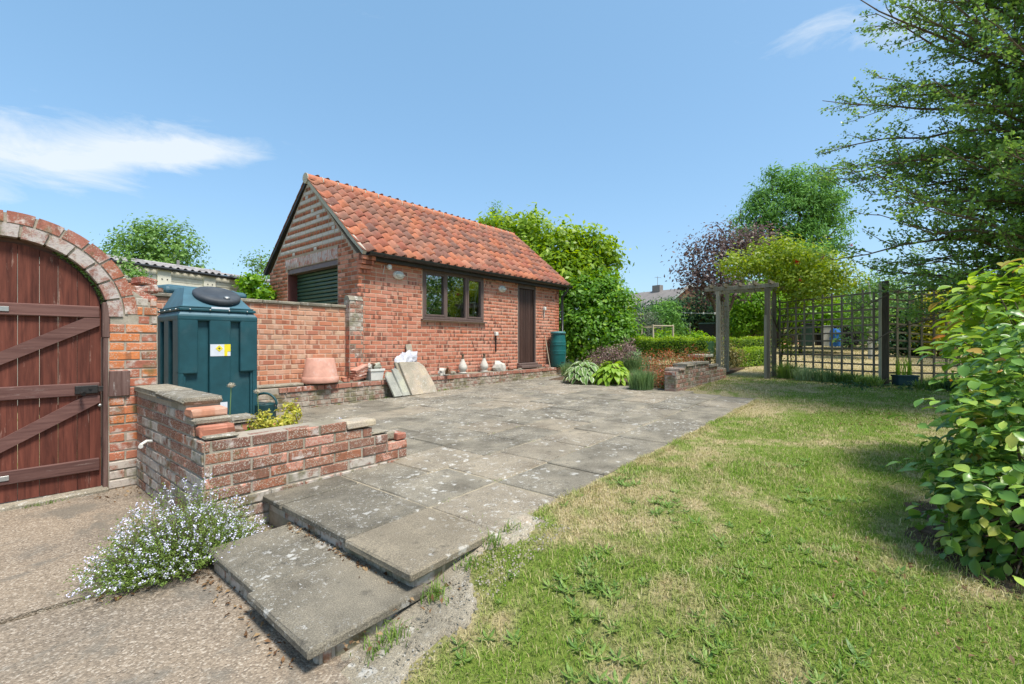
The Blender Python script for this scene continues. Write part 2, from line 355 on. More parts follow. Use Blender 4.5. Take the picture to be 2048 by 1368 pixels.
def leaf_mat(name, stops, trans=.35, rough=.45, spec=.35, patch=.35):
    s = NT(name); r = s.rnd(); p = s.pos()
    a = s.n('ShaderNodeAttribute', attribute_name='rnd').outputs['Fac']
    c = s.ramp(a, stops)
    c = s.hsv(c, val=s.math('ADD', 1-patch*.5, s.math('MULTIPLY', s.noise(p, 1.7, 3), patch)))
    s.done(c, rough, spec=spec)
    tr = s.n('ShaderNodeBsdfTranslucent'); s.set(tr.inputs[0], s.hsv(c, h=.485, sat=1.1, val=1.25))
    mx = s.n('ShaderNodeMixShader'); mx.inputs[0].default_value = trans
    s.L.new(s.b.outputs[0], mx.inputs[1]); s.L.new(tr.outputs[0], mx.inputs[2]); s.L.new(mx.outputs[0], s.out.inputs[0])
    return s.m
LF = {
 'holly': leaf_mat('holly_leaf', [(0,(0.102,0.186,0.054)),(.5,(0.198,0.348,0.076)),(.85,(0.312,0.492,0.097)),(1,(0.504,0.672,0.151))], 0.5, .34, .5),
 'bright': leaf_mat('magnolia_leaf', [(0,(.12,.23,.016)),(.5,(.25,.39,.026)),(1,(.40,.53,.045))], 0.5, .4),
 'ivy': leaf_mat('laurel_leaf', [(0,(0.067,0.168,0.018)),(.5,(0.134,0.302,0.028)),(.85,(0.235,0.437,0.040)),(1,(0.370,0.538,0.060))], 0.45, .48, .35),
 'conifer': leaf_mat('conifer_spray', [(0,(0.072,0.169,0.041)),(.5,(0.143,0.312,0.064)),(1,(0.247,0.468,0.094))], 0.4, .6, .2),
 'conifer_dark': leaf_mat('dark_conifer_spray', [(0,(0.026,0.068,0.034)),(.5,(0.053,0.122,0.051)),(1,(0.104,0.206,0.077))], 0.3, .6, .2),
 'plum': leaf_mat('plum_leaf', [(0,(0.079,0.053,0.051)),(.5,(0.149,0.101,0.091)),(.9,(0.227,0.158,0.126)),(1,(0.158,0.175,0.079))], 0.4, .45),
 'rose': leaf_mat('rose_leaf', [(0,(.13,.22,.02)),(.5,(.28,.39,.035)),(1,(.46,.52,.07))], 0.45, .45),
 'lime': leaf_mat('lime_leaf', [(0,(0.101,0.253,0.019)),(.5,(0.190,0.380,0.023)),(1,(0.329,0.506,0.046))], 0.5, .45),
 'mid': leaf_mat('mid_green_leaf', [(0,(0.061,0.149,0.032)),(.5,(0.122,0.254,0.047)),(1,(0.227,0.385,0.079))], 0.4, .45),
 'syc': leaf_mat('sycamore_leaf', [(0,(0.096,0.193,0.047)),(.5,(0.175,0.324,0.071)),(1,(0.297,0.455,0.118))], 0.4, .45),
 'gold': leaf_mat('golden_leaf', [(0,(0.322,0.345,0.017)),(.5,(0.529,0.517,0.023)),(1,(0.667,0.632,0.069))], 0.45, .5),
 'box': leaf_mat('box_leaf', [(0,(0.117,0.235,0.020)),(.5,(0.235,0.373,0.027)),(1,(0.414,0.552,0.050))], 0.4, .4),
 'grey': leaf_mat('grey_green_leaf', [(0,(.11,.15,.10)),(.5,(.19,.23,.15)),(1,(.28,.31,.22))], .3, .6),
 'lav': leaf_mat('lavender_leaf', [(0,(0.096,0.180,0.060)),(.5,(0.156,0.264,0.090)),(1,(0.240,0.360,0.144))], 0.35, .6),
 'seed': leaf_mat('seed_head', [(0,(.34,.29,.17)),(1,(.62,.55,.44))], .3),
 'bronze': leaf_mat('bronze_leaf', [(0,(.12,.13,.04)),(.5,(.22,.19,.06)),(1,(.34,.26,.09))], 0.35),
 'dusky': leaf_mat('dusky_leaf', [(0,(.13,.10,.08)),(.5,(.25,.165,.14)),(1,(.40,.28,.24))], 0.4),
 'red': leaf_mat('russet_leaf', [(0,(.11,.19,.04)),(.25,(.22,.25,.07)),(.42,(.36,.22,.09)),(.6,(.52,.15,.06)),(.85,(.66,.08,.03)),(1,(.75,.7,.6))], 0.4, .5),
 'camellia': leaf_mat('camellia_leaf', [(0,(0.056,0.138,0.026)),(.45,(0.121,0.251,0.044)),(.85,(0.227,0.389,0.066)),(.97,(0.421,0.551,0.103)),(1,(0.486,0.211,0.044))], 0.3, .32, .42, .2),
 'pale': leaf_mat('pale_shrub_leaf', [(0,(0.148,0.271,0.033)),(.5,(0.271,0.444,0.050)),(.9,(0.444,0.591,0.100)),(1,(0.444,0.197,0.078))], 0.45, .4, .4, .2),
 'hosta': leaf_mat('hosta_leaf', [(0,(.12,.24,.05)),(1,(.20,.32,.08))], .3, .45),
 'hosta_edge': leaf_mat('hosta_margin', [(0,(.50,.56,.34)),(1,(.62,.66,.46))], .3, .45),
 'hosta_lime': leaf_mat('lime_hosta_leaf', [(0,(.22,.38,.03)),(1,(.34,.50,.05))], .3, .45),
 'thyme': leaf_mat('thyme_leaf', [(0,(.08,.14,.025)),(.5,(.15,.24,.04)),(1,(.26,.35,.075))], .3, .55),
 'yellow': leaf_mat('variegated_leaf', [(0,(.18,.26,.03)),(.4,(.44,.42,.05)),(1,(.66,.58,.14))], .35, .5),
 'sage': leaf_mat('sage_leaf', [(0,(.17,.27,.12)),(1,(.32,.42,.22))], .3, .6),
 'weed': leaf_mat('weed_leaf', [(0,(.09,.18,.035)),(.5,(.15,.26,.05)),(1,(.25,.36,.085))], .3, .45),
 'tuft': leaf_mat('tuft_grass', [(0,(.10,.19,.03)),(.6,(.19,.30,.05)),(1,(.38,.36,.14))], .35, .6),
 'dead': leaf_mat('dry_leaf', [(0,(.09,.045,.02)),(.5,(.20,.11,.05)),(1,(.36,.25,.13))], .2, .8),
}
def grass_nodes(s):
    p = s.pos()
    q = s.scale(p, (1, 1, 0))
    pat = s.noise(q, 1.15, 5, .62, .5)
    pat2 = s.noise(s.vmath('ADD', q, (13., 7., 0.)), 4.2, 4, .6, .3)
    sep = s.n('ShaderNodeSeparateXYZ'); s.set(sep.inputs[0], p)
    near = s.step(sep.outputs[1], -6.25, -5.4)           # grass by the paving is parched
    far = s.step(sep.outputs[0], 7.5, 11)
    dry = s.math('ADD', s.math('ADD', s.math('MULTIPLY', s.math('SUBTRACT', pat, .5), 2.0), s.math('MULTIPLY', s.math('SUBTRACT', pat2, .5), 1.5)), s.math('MULTIPLY', near, .26))
    dry = s.math('ADD', dry, s.math('MULTIPLY', far, .6))
    return s.step(dry, -.12, .46), p
def grass_mat(name, ground):
    s = NT(name); dry, p = grass_nodes(s)
    if ground:
        f = s.noise(p, 60, 5, .75)
        g = s.ramp(f, [(.3,(.075,.10,.022)),(.55,(.165,.22,.04)),(.75,(.26,.31,.07))])
        d = s.ramp(f, [(.3,(.22,.17,.085)),(.55,(.42,.34,.19)),(.75,(.56,.47,.29))])
        return s.done(s.mix(dry, g, d), .95, f, .8, .02, .1)
    a = s.n('ShaderNodeAttribute', attribute_name='rnd').outputs['Fac']
    g = s.ramp(a, [(0,(.12,.225,.022)),(.5,(.20,.335,.032)),(.72,(.27,.35,.065)),(.82,(.44,.40,.17)),(1,(.55,.48,.25))])
    d = s.ramp(a, [(0,(.24,.26,.07)),(.35,(.44,.36,.17)),(.8,(.58,.48,.27)),(1,(.66,.58,.37))])
    c = s.mix(s.math('MULTIPLY', dry, .92), g, d)
    s.done(c, .7, spec=.2)
    tr = s.n('ShaderNodeBsdfTranslucent'); s.set(tr.inputs[0], c)
    mx = s.n('ShaderNodeMixShader'); mx.inputs[0].default_value = .3
    s.L.new(s.b.outputs[0], mx.inputs[1]); s.L.new(tr.outputs[0], mx.inputs[2]); s.L.new(mx.outputs[0], s.out.inputs[0])
    return s.m
M['lawn'] = grass_mat('lawn_ground', True); M['grass'] = grass_mat('lawn_blades', False)

# ------------------------------------------------------------------ object helpers
def link(name, me, mat=None, parent=None):
    o = bpy.data.objects.new(name, me); col.objects.link(o)
    if mat is not None and me is not None and not me.materials: me.materials.append(mat)
    if parent is not None: adopt(o, parent)
    return o
WB = {}                                    # things whose parts are written in world coordinates
def adopt(o, parent):
    o.parent = parent
    if parent.name in WB: o.matrix_parent_inverse = Matrix.Translation(-Vector(WB[parent.name]))
def tag(o, label=None, cat=None, group=None, kind=None):
    for k, v in (('label', label), ('category', cat), ('group', group), ('kind', kind)):
        if v: o[k] = v
    return o
def thing(name, label, cat, loc=(0,0,0), rz=0, group=None):
    o = bpy.data.objects.new(name, None); col.objects.link(o); o.empty_display_size = .1
    o.location = tuple(map(float, loc)); o.rotation_euler = (0, 0, rz)
    return tag(o, label, cat, group)
def wthing(name, label, cat, loc, group=None):
    o = thing(name, label, cat, loc, 0, group); WB[o.name] = tuple(map(float, loc)); return o
def np_mesh(name, V, F, rnd=None, smooth=False):
    V = np.ascontiguousarray(V, np.float32); F = np.ascontiguousarray(F, np.int32); k = F.shape[1]
    me = bpy.data.meshes.new(name); me.vertices.add(len(V)); me.vertices.foreach_set('co', V.ravel())
    me.loops.add(F.size); me.loops.foreach_set('vertex_index', F.ravel())
    me.polygons.add(len(F)); me.polygons.foreach_set('loop_start', np.arange(0, F.size, k, dtype=np.int32))
    if smooth: me.polygons.foreach_set('use_smooth', np.ones(len(F), bool))
    if rnd is not None:
        a = me.attributes.new('rnd', 'FLOAT', 'FACE'); a.data.foreach_set('value', np.ascontiguousarray(rnd, np.float32))
    me.update(calc_edges=True); me.validate(); return me
def py_mesh(name, verts, faces, rnd=None, smooth=False):
    me = bpy.data.meshes.new(name); me.from_pydata([tuple(v) for v in verts], [], faces)
    if smooth:
        for p in me.polygons: p.use_smooth = True
    if rnd is not None:
        a = me.attributes.new('rnd', 'FLOAT', 'FACE')
        for i in range(len(faces)): a.data[i].value = rnd if np.isscalar(rnd) else rnd[i]
    me.update(); return me
class MB:
    """collects shapes for ONE part"""
    def __init__(s): s.v = []; s.f = []; s.sm = []
    def add(s, v, f, sm=False):
        n = len(s.v); s.v += [tuple(map(float, q)) for q in v]; s.f += [[i+n for i in g] for g in f]; s.sm += [sm]*len(f); return s
    def box(s, a, b, bev=0.0, jit=0.0):
        (x0,y0,z0),(x1,y1,z1) = a, b
        if bev <= 0:
            v = [(x0,y0,z0),(x1,y0,z0),(x1,y1,z0),(x0,y1,z0),(x0,y0,z1),(x1,y0,z1),(x1,y1,z1),(x0,y1,z1)]
            if jit: v = [tuple(c+random.uniform(-jit,jit) for c in q) for q in v]
            return s.add(v, [(3,2,1,0),(4,5,6,7),(0,1,5,4),(1,2,6,5),(2,3,7,6),(3,0,4,7)])
        bm = bmesh.new(); bmesh.ops.create_cube(bm, size=1)
        for q in bm.verts: q.co = Vector(((x0+x1)/2+q.co.x*(x1-x0), (y0+y1)/2+q.co.y*(y1-y0), (z0+z1)/2+q.co.z*(z1-z0)))
        bmesh.ops.bevel(bm, geom=bm.edges[:], offset=bev, segments=1 if bev < .012 else 2, affect='EDGES', profile=.5)
        bm.verts.index_update()
        v = [q.co+Vector([random.uniform(-jit,jit) for _ in range(3)]) if jit else q.co for q in bm.verts]; f = [[q.index for q in g.verts] for g in bm.faces]; bm.free()
        return s.add(v, f)
    def tube(s, pts, rad, n=8, cap=True, sm=True):
        pts = [Vector(p) for p in pts]
        if not hasattr(rad, '__len__'): rad = [rad]*len(pts)
        v = []; f = []; ref = None
        for i, p in enumerate(pts):
            t = (pts[min(i+1, len(pts)-1)]-pts[max(i-1, 0)]).normalized()
            if ref is None: ref = Vector((0,0,1)) if abs(t.z) < .9 else Vector((1,0,0))
            a = t.cross(ref)
            if a.length < 1e-4: a = t.orthogonal()
            a.normalize(); b = t.cross(a); ref = -b if False else ref
            for k in range(n):
                q = 2*math.pi*k/n; v.append(p+(a*math.cos(q)+b*math.sin(q))*rad[i])
        for i in range(len(pts)-1):
            for k in range(n): f.append((i*n+k, i*n+(k+1)%n, (i+1)*n+(k+1)%n, (i+1)*n+k))
        s.add(v, f, sm)
        if cap: s.add(v[:n], [tuple(range(n))]); s.add(v[-n:], [tuple(range(n-1,-1,-1))])
        return s
    def lathe(s, prof, c=(0,0,0), n=24, sm=True):
        v = []; f = []
        for r, z in prof:
            for k in range(n):
                q = 2*math.pi*k/n; v.append((c[0]+r*math.cos(q), c[1]+r*math.sin(q), c[2]+z))
        for i in range(len(prof)-1):
            for k in range(n): f.append((i*n+k, i*n+(k+1)%n, (i+1)*n+(k+1)%n, (i+1)*n+k))
        return s.add(v, f, sm)
    def prism(s, poly, axis, lo, hi):
        """poly of 2-D points, extruded along axis ('x','y','z')"""
        def P(a, b, t): return {'x': (t,a,b), 'y': (a,t,b), 'z': (a,b,t)}[axis]
        n = len(poly); v = [P(a,b,lo) for a,b in poly]+[P(a,b,hi) for a,b in poly]
        f = [tuple(range(n)), tuple(range(2*n-1, n-1, -1))]+[(i,(i+1)%n,n+(i+1)%n,n+i) for i in range(n)]
        return s.add(v, f)
    def quad(s, *p): return s.add(p, [tuple(range(len(p)))])
    def build(s, name, mat, parent=None, rnd=None, fix=True):
        me = bpy.data.meshes.new(name); me.from_pydata(s.v, [], s.f); me.update()
        for p, q in zip(me.polygons, s.sm): p.use_smooth = q
        if fix:
            bm = bmesh.new(); bm.from_mesh(me); bmesh.ops.recalc_face_normals(bm, faces=bm.faces); bm.to_mesh(me); bm.free()
        if rnd is not None:
            a = me.attributes.new('rnd', 'FLOAT', 'FACE'); a.data.foreach_set('value', np.full(len(me.polygons), rnd, np.float32))
        return link(name, me, M[mat] if isinstance(mat, str) else mat, parent)
def tilt(o, rx=0, ry=0, rz=0, loc=None):
    o.rotation_euler = (rx, ry, rz)
    if loc is not None: o.location = tuple(map(float, loc))
    return o
def recenter(o, c):
    """move the mesh origin to c (world) without moving the shape"""
    c = Vector(c); o.data.transform(Matrix.Translation(-c)); o.location = c; return o

# ------------------------------------------------------------------ bricks
_bm_cache = {}
def brick_mesh(w, h, d, mat, k):
    key = (round(w, 3), round(h, 3), round(d, 3), mat, k)
    if key in _bm_cache: return _bm_cache[key]
    r = random.Random(hash(key) & 0xffff); c = .005
    v = []
    for (y, ins) in ((d, 0), (c, 0), (0, c)):
        for sx, sz in ((-1,-1),(1,-1),(1,1),(-1,1)):
            j = lambda a: r.uniform(-a, a)
            v.append((sx*(w/2-ins)+j(.0022), y+(j(.0018) if y < d else 0), sz*(h/2-ins)+j(.0018)))
    f = []
    for i in range(2):
        for q in range(4): f.append((i*4+q, i*4+(q+1)%4, (i+1)*4+(q+1)%4, (i+1)*4+q))
    f.append((8, 9, 10, 11))
    me = py_mesh('brick', v, f, rnd=r.random()); me.materials.append(M[mat]); _bm_cache[key] = me
    return me
def bond(s0, s1, course, style='mix', L=.225, g=.013):
    """brick intervals in one course"""
    out = []; H = L/2
    if style == 'flemish':
        x = -3*L-(course % 2)*(L*.75) ; seq = [L, H]; i = 0
        x = math.floor((s0+x)/ (L+H))*(L+H)+((course % 2)*.75*L)
        while x < s1:
            out.append((x, x+seq[i % 2])); x += seq[i % 2]; i += 1
    elif style == 'header':
        x = math.floor(s0/H)*H+(course % 2)*H/2-H
        while x < s1: out.append((x, x+H)); x += H
    else:
        x = math.floor(s0/L)*L-(course % 2)*H-L
        while x < s1: out.append((x, x+L)); x += L
    r = []
    for a, b in out:
        a2, b2 = max(a, s0), min(b, s1)
        if b2-a2 > .035: r.append((a2+g/2, b2-g/2))
    return r
class Face:
    """a brick face: origin, horizontal unit vector U, outward normal Nn"""
    def __init__(s, O, U, Nn): s.O = Vector(O); s.U = Vector(U); s.N = Vector(Nn); s.items = []
    def put(s, s0, s1, z0, z1, mat, proud=0., rot=0.): s.items.append((s0, s1, z0, z1, mat, proud, rot)); return s
    def course(s, k, spans, z0, h, mat, style='stretcher', L=.225, prob=None):
        for a, b in spans:
            for c, d in bond(a, b, k, style, L):
                m = mat(c, d, z0) if callable(mat) else mat
                s.put(c, d, z0+.0065, z0+h-.0065, m, random.uniform(-.002, .003))
    def center(s, it): 
        p = s.O+s.U*((it[0]+it[1])/2); p.z += (it[2]+it[3])/2; return p
def lay(faces, parent, limit=300, depth=.05, proud=.005, name='brick'):
    """the bricks that show largest become objects, the others one mesh"""
    alls = [(F, it) for F in faces for it in F.items]
    fw = np.array([E1[1], E2[1]])
    def vis(t):
        F, it = t; c = F.center(it); d = max(.5, cam_depth((c.x, c.y, c.z)))
        return -((it[1]-it[0])*(it[3]-it[2]))/(d*d)
    alls.sort(key=vis)
    rest = {}
    for i, (F, it) in enumerate(alls):
        s0, s1, z0, z1, mat, pr, rot = it
        c = F.center(it)+F.N*(proud+pr)
        w, h = s1-s0, z1-z0
        if i < limit:
            wq = round(w/.005)*.005
            me = brick_mesh(wq, h, depth, mat, random.randrange(4))
            o = bpy.data.objects.new(name, me); col.objects.link(o); adopt(o, parent)
            # local x = U, local y = -N (into the wall)
            o.matrix_basis = Matrix.Translation(c) @ Matrix(((F.U.x, -F.N.x, 0, 0), (F.U.y, -F.N.y, 0, 0), (0, 0, 1, 0), (0, 0, 0, 1))) @ Matrix.Rotation(rot+random.uniform(-.006, .006), 4, 'Y')
        else: rest.setdefault(mat, []).append((F, c, w, h))
    for mat, L in rest.items():
        V = []; Fc = []; rd = []
        for F, c, w, h in L:
            n = len(V); ch = .005
            for (y, ins) in ((depth, 0), (ch, 0), (0, ch)):
                for sx, sz in ((-1,-1),(1,-1),(1,1),(-1,1)):
                    q = c+F.U*(sx*(w/2-ins))-F.N*y; V.append((q.x, q.y, q.z+sz*(h/2-ins)))
            for i in range(2):
                for k in range(4): Fc.append((n+i*4+k, n+i*4+(k+1) % 4, n+(i+1)*4+(k+1) % 4, n+(i+1)*4+k))
            Fc.append((n+8, n+9, n+10, n+11)); rd += [random.random()]*9
        o = link('bricks', np_mesh('bricks', V, np.array(Fc), rd), M[mat], parent); o['kind'] = 'stuff'

# ------------------------------------------------------------------ foliage helpers
def unit(a): return a/np.maximum(np.linalg.norm(a, axis=-1, keepdims=True), 1e-9)
def leaf_quads(C, Nn, L, W, T=None, fold=.12):
    n = len(C); 
    if T is None: T = rng.normal(size=(n, 3))
    T = unit(T-(T*Nn).sum(1, keepdims=True)*Nn); B = np.cross(Nn, T)
    L = np.asarray(L).reshape(-1, 1); W = np.asarray(W).reshape(-1, 1)
    V = np.stack([C-T*L*.5, C+B*W*.5-T*L*.05+Nn*W*fold, C+T*L*.5-Nn*L*.06, C-B*W*.5-T*L*.05+Nn*W*fold], 1).reshape(-1, 3)
    return V, np.arange(4*n).reshape(-1, 4)
def crown_points(blobs, n, clump_r, per=26, shell=.62, flat=.75, tight=.5):
    """leaf positions gathered in clumps spread through the outer part of several ellipsoids"""
    blobs = [tuple(b)+(1.,)*(7-len(b)) for b in blobs]
    w = np.array([(b[3]*b[4]+b[4]*b[5]+b[3]*b[5])*b[6] for b in blobs]); w = w/w.sum()
    K = max(6, n//per); P = []; Q = []; O = []
    bi = rng.choice(len(blobs), K, p=w)
    for j in range(len(blobs)):
        k = int((bi == j).sum())
        if not k: continue
        b = blobs[j]; d = unit(rng.normal(size=(k, 3))); rr = shell+(1-shell)*rng.random((k, 1))**.6
        rr *= 1+.16*rng.normal(size=(k, 1))*.6
        c = np.array(b[:3])+d*rr*np.array(b[3:6]); 
        m = max(1, per)
        o = rng.normal(size=(k, m, 3))*clump_r*tight*np.array([1, 1, flat])
        P.append((c[:, None]+o).reshape(-1, 3)); Q.append(np.repeat(d, m, 0)); O.append(o.reshape(-1, 3))
    return np.concatenate(P), np.concatenate(Q), np.concatenate(O)
def crown(name, parent, blobs, n, leaf, mat, clump_r=.3, per=26, shell=.62, aspect=.5, up=.5, out=.6, rand=.8, flat=.75, tight=.5, zmin=None, droop=0.):
    P, D, O = crown_points(blobs, n, clump_r, per, shell, flat, tight)
    N = unit(D*out+np.array([0, 0, up])+unit(O+1e-6)*.4+rng.normal(size=P.shape)*rand*.6)
    if zmin is not None:
        k = P[:, 2] > zmin; P, N, O, D = P[k], N[k], O[k], D[k]
    L = leaf*rng.uniform(.65, 1.3, len(P))
    T = rng.normal(size=P.shape)+np.array([0, 0, -droop])+unit(D)*.4
    V, F = leaf_quads(P, N, L, L*aspect, T)
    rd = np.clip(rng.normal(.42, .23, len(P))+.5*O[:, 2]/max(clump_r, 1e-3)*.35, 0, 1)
    o = link(name, np_mesh(name, V, F, rd), LF[mat], parent); return o
def trunk(parent, base, tips, r0, mat='bark', name='trunk', n=7, wob=.06):
    mb = MB(); base = np.array(base, float)
    tips = [np.array(t, float) for t in tips]
    fork = base+(np.mean(tips, 0)-base)*.38
    fork[:2] = base[:2]+(fork[:2]-base[:2])*.5
    def limb(a, b, ra, rb, k=6):
        pts = []
        for i in range(k+1):
            t = i/k; p = a+(b-a)*t; 
            if 0 < i < k: p = p+rng.normal(size=3)*wob*np.linalg.norm(b-a)*.35
            pts.append(tuple(p))
        mb.tube(pts, [ra+(rb-ra)*i/k for i in range(k+1)], n)
        return pts
    limb(base, fork, r0, r0*.72)
    for t in tips:
        pts = limb(fork, t, r0*.55, r0*.10)
        for _ in range(3):
            i = random.randrange(2, len(pts)); a = np.array(pts[i]); L = np.linalg.norm(t-fork)*.35
            limb(a, a+unit(rng.normal(size=3)*.7+np.array([0, 0, .1])+unit(t-fork)*.2)*L*.4, r0*.2, r0*.04, 3)
    return mb.build(name, mat, parent, fix=False)
def bush(name, label, cat, base, blobs, n, leaf, mat, r0=.05, group=None, trunk_name='trunk', crown_name='crown', tipk=5, **k):
    t = thing(name, label, cat, base, 0, group)
    base = np.array(base, float)
    loc = [tuple(np.array(b[:3])-base)+tuple(b[3:]) for b in blobs]
    crown(crown_name, t, loc, n, leaf, mat, **k)
    if r0:
        tips = [np.array(b[:3])+np.array([0, 0, -.1*b[5]]) for b in (loc*3)[:max(tipk, len(loc))]]
        tips = [q+rng.normal(size=3)*.12*np.array(loc[i % len(loc)][3:6]) for i, q in enumerate(tips)]
        trunk(t, (0, 0, -.05), tips, r0, name=trunk_name)
    return t
def blades(C, H, W, lean, seed=0):
    """grass blades: one bent strip of two faces each -> triangles"""
    n = len(C); a = rng.uniform(0, 2*math.pi, n); d = np.stack([np.cos(a), np.sin(a), 0*a], 1); b = np.stack([-np.sin(a), np.cos(a), 0*a], 1)
    H = H.reshape(-1, 1); W = W.reshape(-1, 1); ln = lean.reshape(-1, 1)
    up = np.array([[0, 0, 1.]])
    v0 = C-b*W*.5; v1 = C+b*W*.5
    mid = C+up*H*.6+d*ln*H*.35; v2 = mid+b*W*.35; v3 = mid-b*W*.35
    tip = C+up*H*(1-.35*ln)+d*ln*H
    V = np.stack([v0, v1, v2, v3, tip], 1).reshape(-1, 3); i = np.arange(n)*5
    F = np.concatenate([np.stack([i, i+1, i+2], 1), np.stack([i, i+2, i+3], 1), np.stack([i+3, i+2, i+4], 1)])
    return V, F

# ================================================================== THE SETTING
PX0, PX1, PY0, PY1 = -2.99, 6.3, -5.36, -.42           # paving
def bed_edge(y):                                        # far edge of the paving, where the flower bed starts
    return float(np.interp(y, [-5.4, -4.0, -3.4, -2.4, -1.0, -.4], [3.40, 3.62, 3.80, 4.10, 4.80, 6.3]))
def ground_z(x, y):
    x = np.asarray(x, float); y = np.asarray(y, float)
    z = zg(x)-.012
    t = np.clip((x+3.45)/1.25, 0, 1); t = t*t*(3-2*t)
    low = -.03+t*(zg(-2.2)-.012+.03)
    z = np.where(x < -2.2, low, z)
    # dips and humps of an old lawn
    z = z+np.where((y < -5.5) & (x > -3.2), .012*np.sin(x*2.1+y)*np.cos(y*1.7-x*.6), 0)
    inp = (x > -2.9) & (x < 4.2) & (y > -5.30) & (y < .2)
    z = np.where(inp, np.minimum(z, zg(x)-.09), z)
    z = np.where((x < -2.85) & (y > -5.3), -.035, z)
    return z
def build_ground():
    xs = np.unique(np.concatenate([np.linspace(-300, -12, 13), np.linspace(-12, -4, 17), np.linspace(-4, 8, 121), np.linspace(8, 30, 45), np.linspace(30, 700, 20)]))
    ys = np.unique(np.concatenate([np.linspace(-400, -14, 15), np.linspace(-14, -9, 11), np.linspace(-9, -5, 81), np.linspace(-5, 6, 45), np.linspace(6, 30, 20), np.linspace(30, 600, 15)]))
    X, Y = np.meshgrid(xs, ys, indexing='ij'); Z = ground_z(X, Y)
    n, m = X.shape; V = np.stack([X, Y, Z], -1).reshape(-1, 3)
    i = np.arange(n*m).reshape(n, m); F = np.stack([i[:-1, :-1], i[1:, :-1], i[1:, 1:], i[:-1, 1:]], -1).reshape(-1, 4)
    o = link('lawn', np_mesh('lawn', V, F, smooth=True), M['lawn']); o['kind'] = 'structure'
build_ground()

# lower path: three cast concrete bays with open joints
def build_path():
    root = bpy.data.objects.new('path', None); col.objects.link(root); root['kind'] = 'structure'
    def bay(poly, z, k):
        # polygon (x,y) -> a finely divided sheet with a small skirt
        mb = MB(); mb.prism(poly, 'z', z-.08, z); o = mb.build('path_bay', 'path', root, rnd=k)
    bay([(-4.62,-3.98),(-3.78,-4.06),(-3.36,-4.10),(-2.9,-4.12),(-2.9,-1.9),(-4.60,-1.9)], .0, .1)
    bay([(-4.64,-4.02),(-3.78,-4.10),(-3.36,-4.14),(-2.7,-4.16),(-2.85,-5.30),(-3.40,-5.42),(-3.43,-6.3),(-3.5,-9.5),(-4.72,-9.5)], -.004, .5)
    bay([(-6.8,-3.9),(-4.68,-3.98),(-4.66,-1.9),(-6.8,-1.9)], -.008, .8)
    bay([(-6.8,-3.95),(-4.70,-4.03),(-4.78,-9.5),(-6.8,-9.5)], -.003, .3)
build_path()

def slab_mesh(w, d, t, seed, bev=.008):
    r = random.Random(seed); mb = MB()
    st = random.getstate(); random.seed(seed); mb.box((-w/2, -d/2, -t), (w/2, d/2, 0), bev, .0025); random.setstate(st)
    return mb
def slab(parent, x0, x1, y0, y1, z, t=.05, mat='slab', name='paving_slab', slope=.02, k=0, wob=.004):
    mb = slab_mesh(x1-x0, y1-y0, t, k)
    o = mb.build(name, mat, parent, rnd=random.random())
    o.location = ((x0+x1)/2, (y0+y1)/2, z)
    o.rotation_euler = (random.uniform(-wob, wob), -math.atan(slope)+random.uniform(-wob, wob), random.uniform(-.004, .004))
    return o
def build_patio():
    bed = MB()
    ys0, ys1 = PY0+.03, PY1
    pts = [(PX0+.10, ys0)]+[(bed_edge(y)-.02, y) for y in np.linspace(ys0, ys1, 12)]+[(-2.0, ys1), (-2.0, -3.75), (PX0+.10, -3.82)]
    n = len(pts)
    v = [(x, y, zg(x)-.010) for x, y in pts]+[(x, y, zg(x)-.20) for x, y in pts]
    bed.add(v, [tuple(range(n)), tuple(range(2*n-1, n-1, -1))]+[(i, (i+1) % n, n+(i+1) % n, n+i) for i in range(n)])
    root = bed.build('patio', 'joint'); root['kind'] = 'structure'
    rows = [PY0, -4.815]
    while rows[-1] < PY1-.3: rows.append(rows[-1]+.545)
    rows[-1] = PY1
    k = 0
    for j in range(len(rows)-1):
        y0, y1 = rows[j], rows[j+1]; ym = (y0+y1)/2
        cuts = [PX0, -2.475]; w = .615
        end = bed_edge(ym)
        off = [0, .0, .06, .03, .3, .08, .34, .02, .22][j % 9]
        if j >= 2: cuts = [PX0, PX0+.3+off]
        while cuts[-1] < end-.2: cuts.append(cuts[-1]+w+random.uniform(-.02, .02))
        for a, b in zip(cuts[:-1], cuts[1:]):
            xm = (a+b)/2
            if xm < -2.15 and y0 > -3.9 and False: continue
            if -3.36 < xm < -2.0 and -3.75 < ym < -2.9: continue       # planter stands here
            if ym > -4.2:
                if b < -2.1: continue
                a = max(a, -2.475); xm = (a+b)/2
            if j == 0 and a < -2.9: continue                           # the top step slabs lie here
            if j == 1 and a < -2.9: continue
            k += 1; slab(root, a+.007, b-.007, y0+.007, y1-.007, float(zg(xm))+random.uniform(-.004, .004), .05, k=k)
    return root
patio = build_patio()

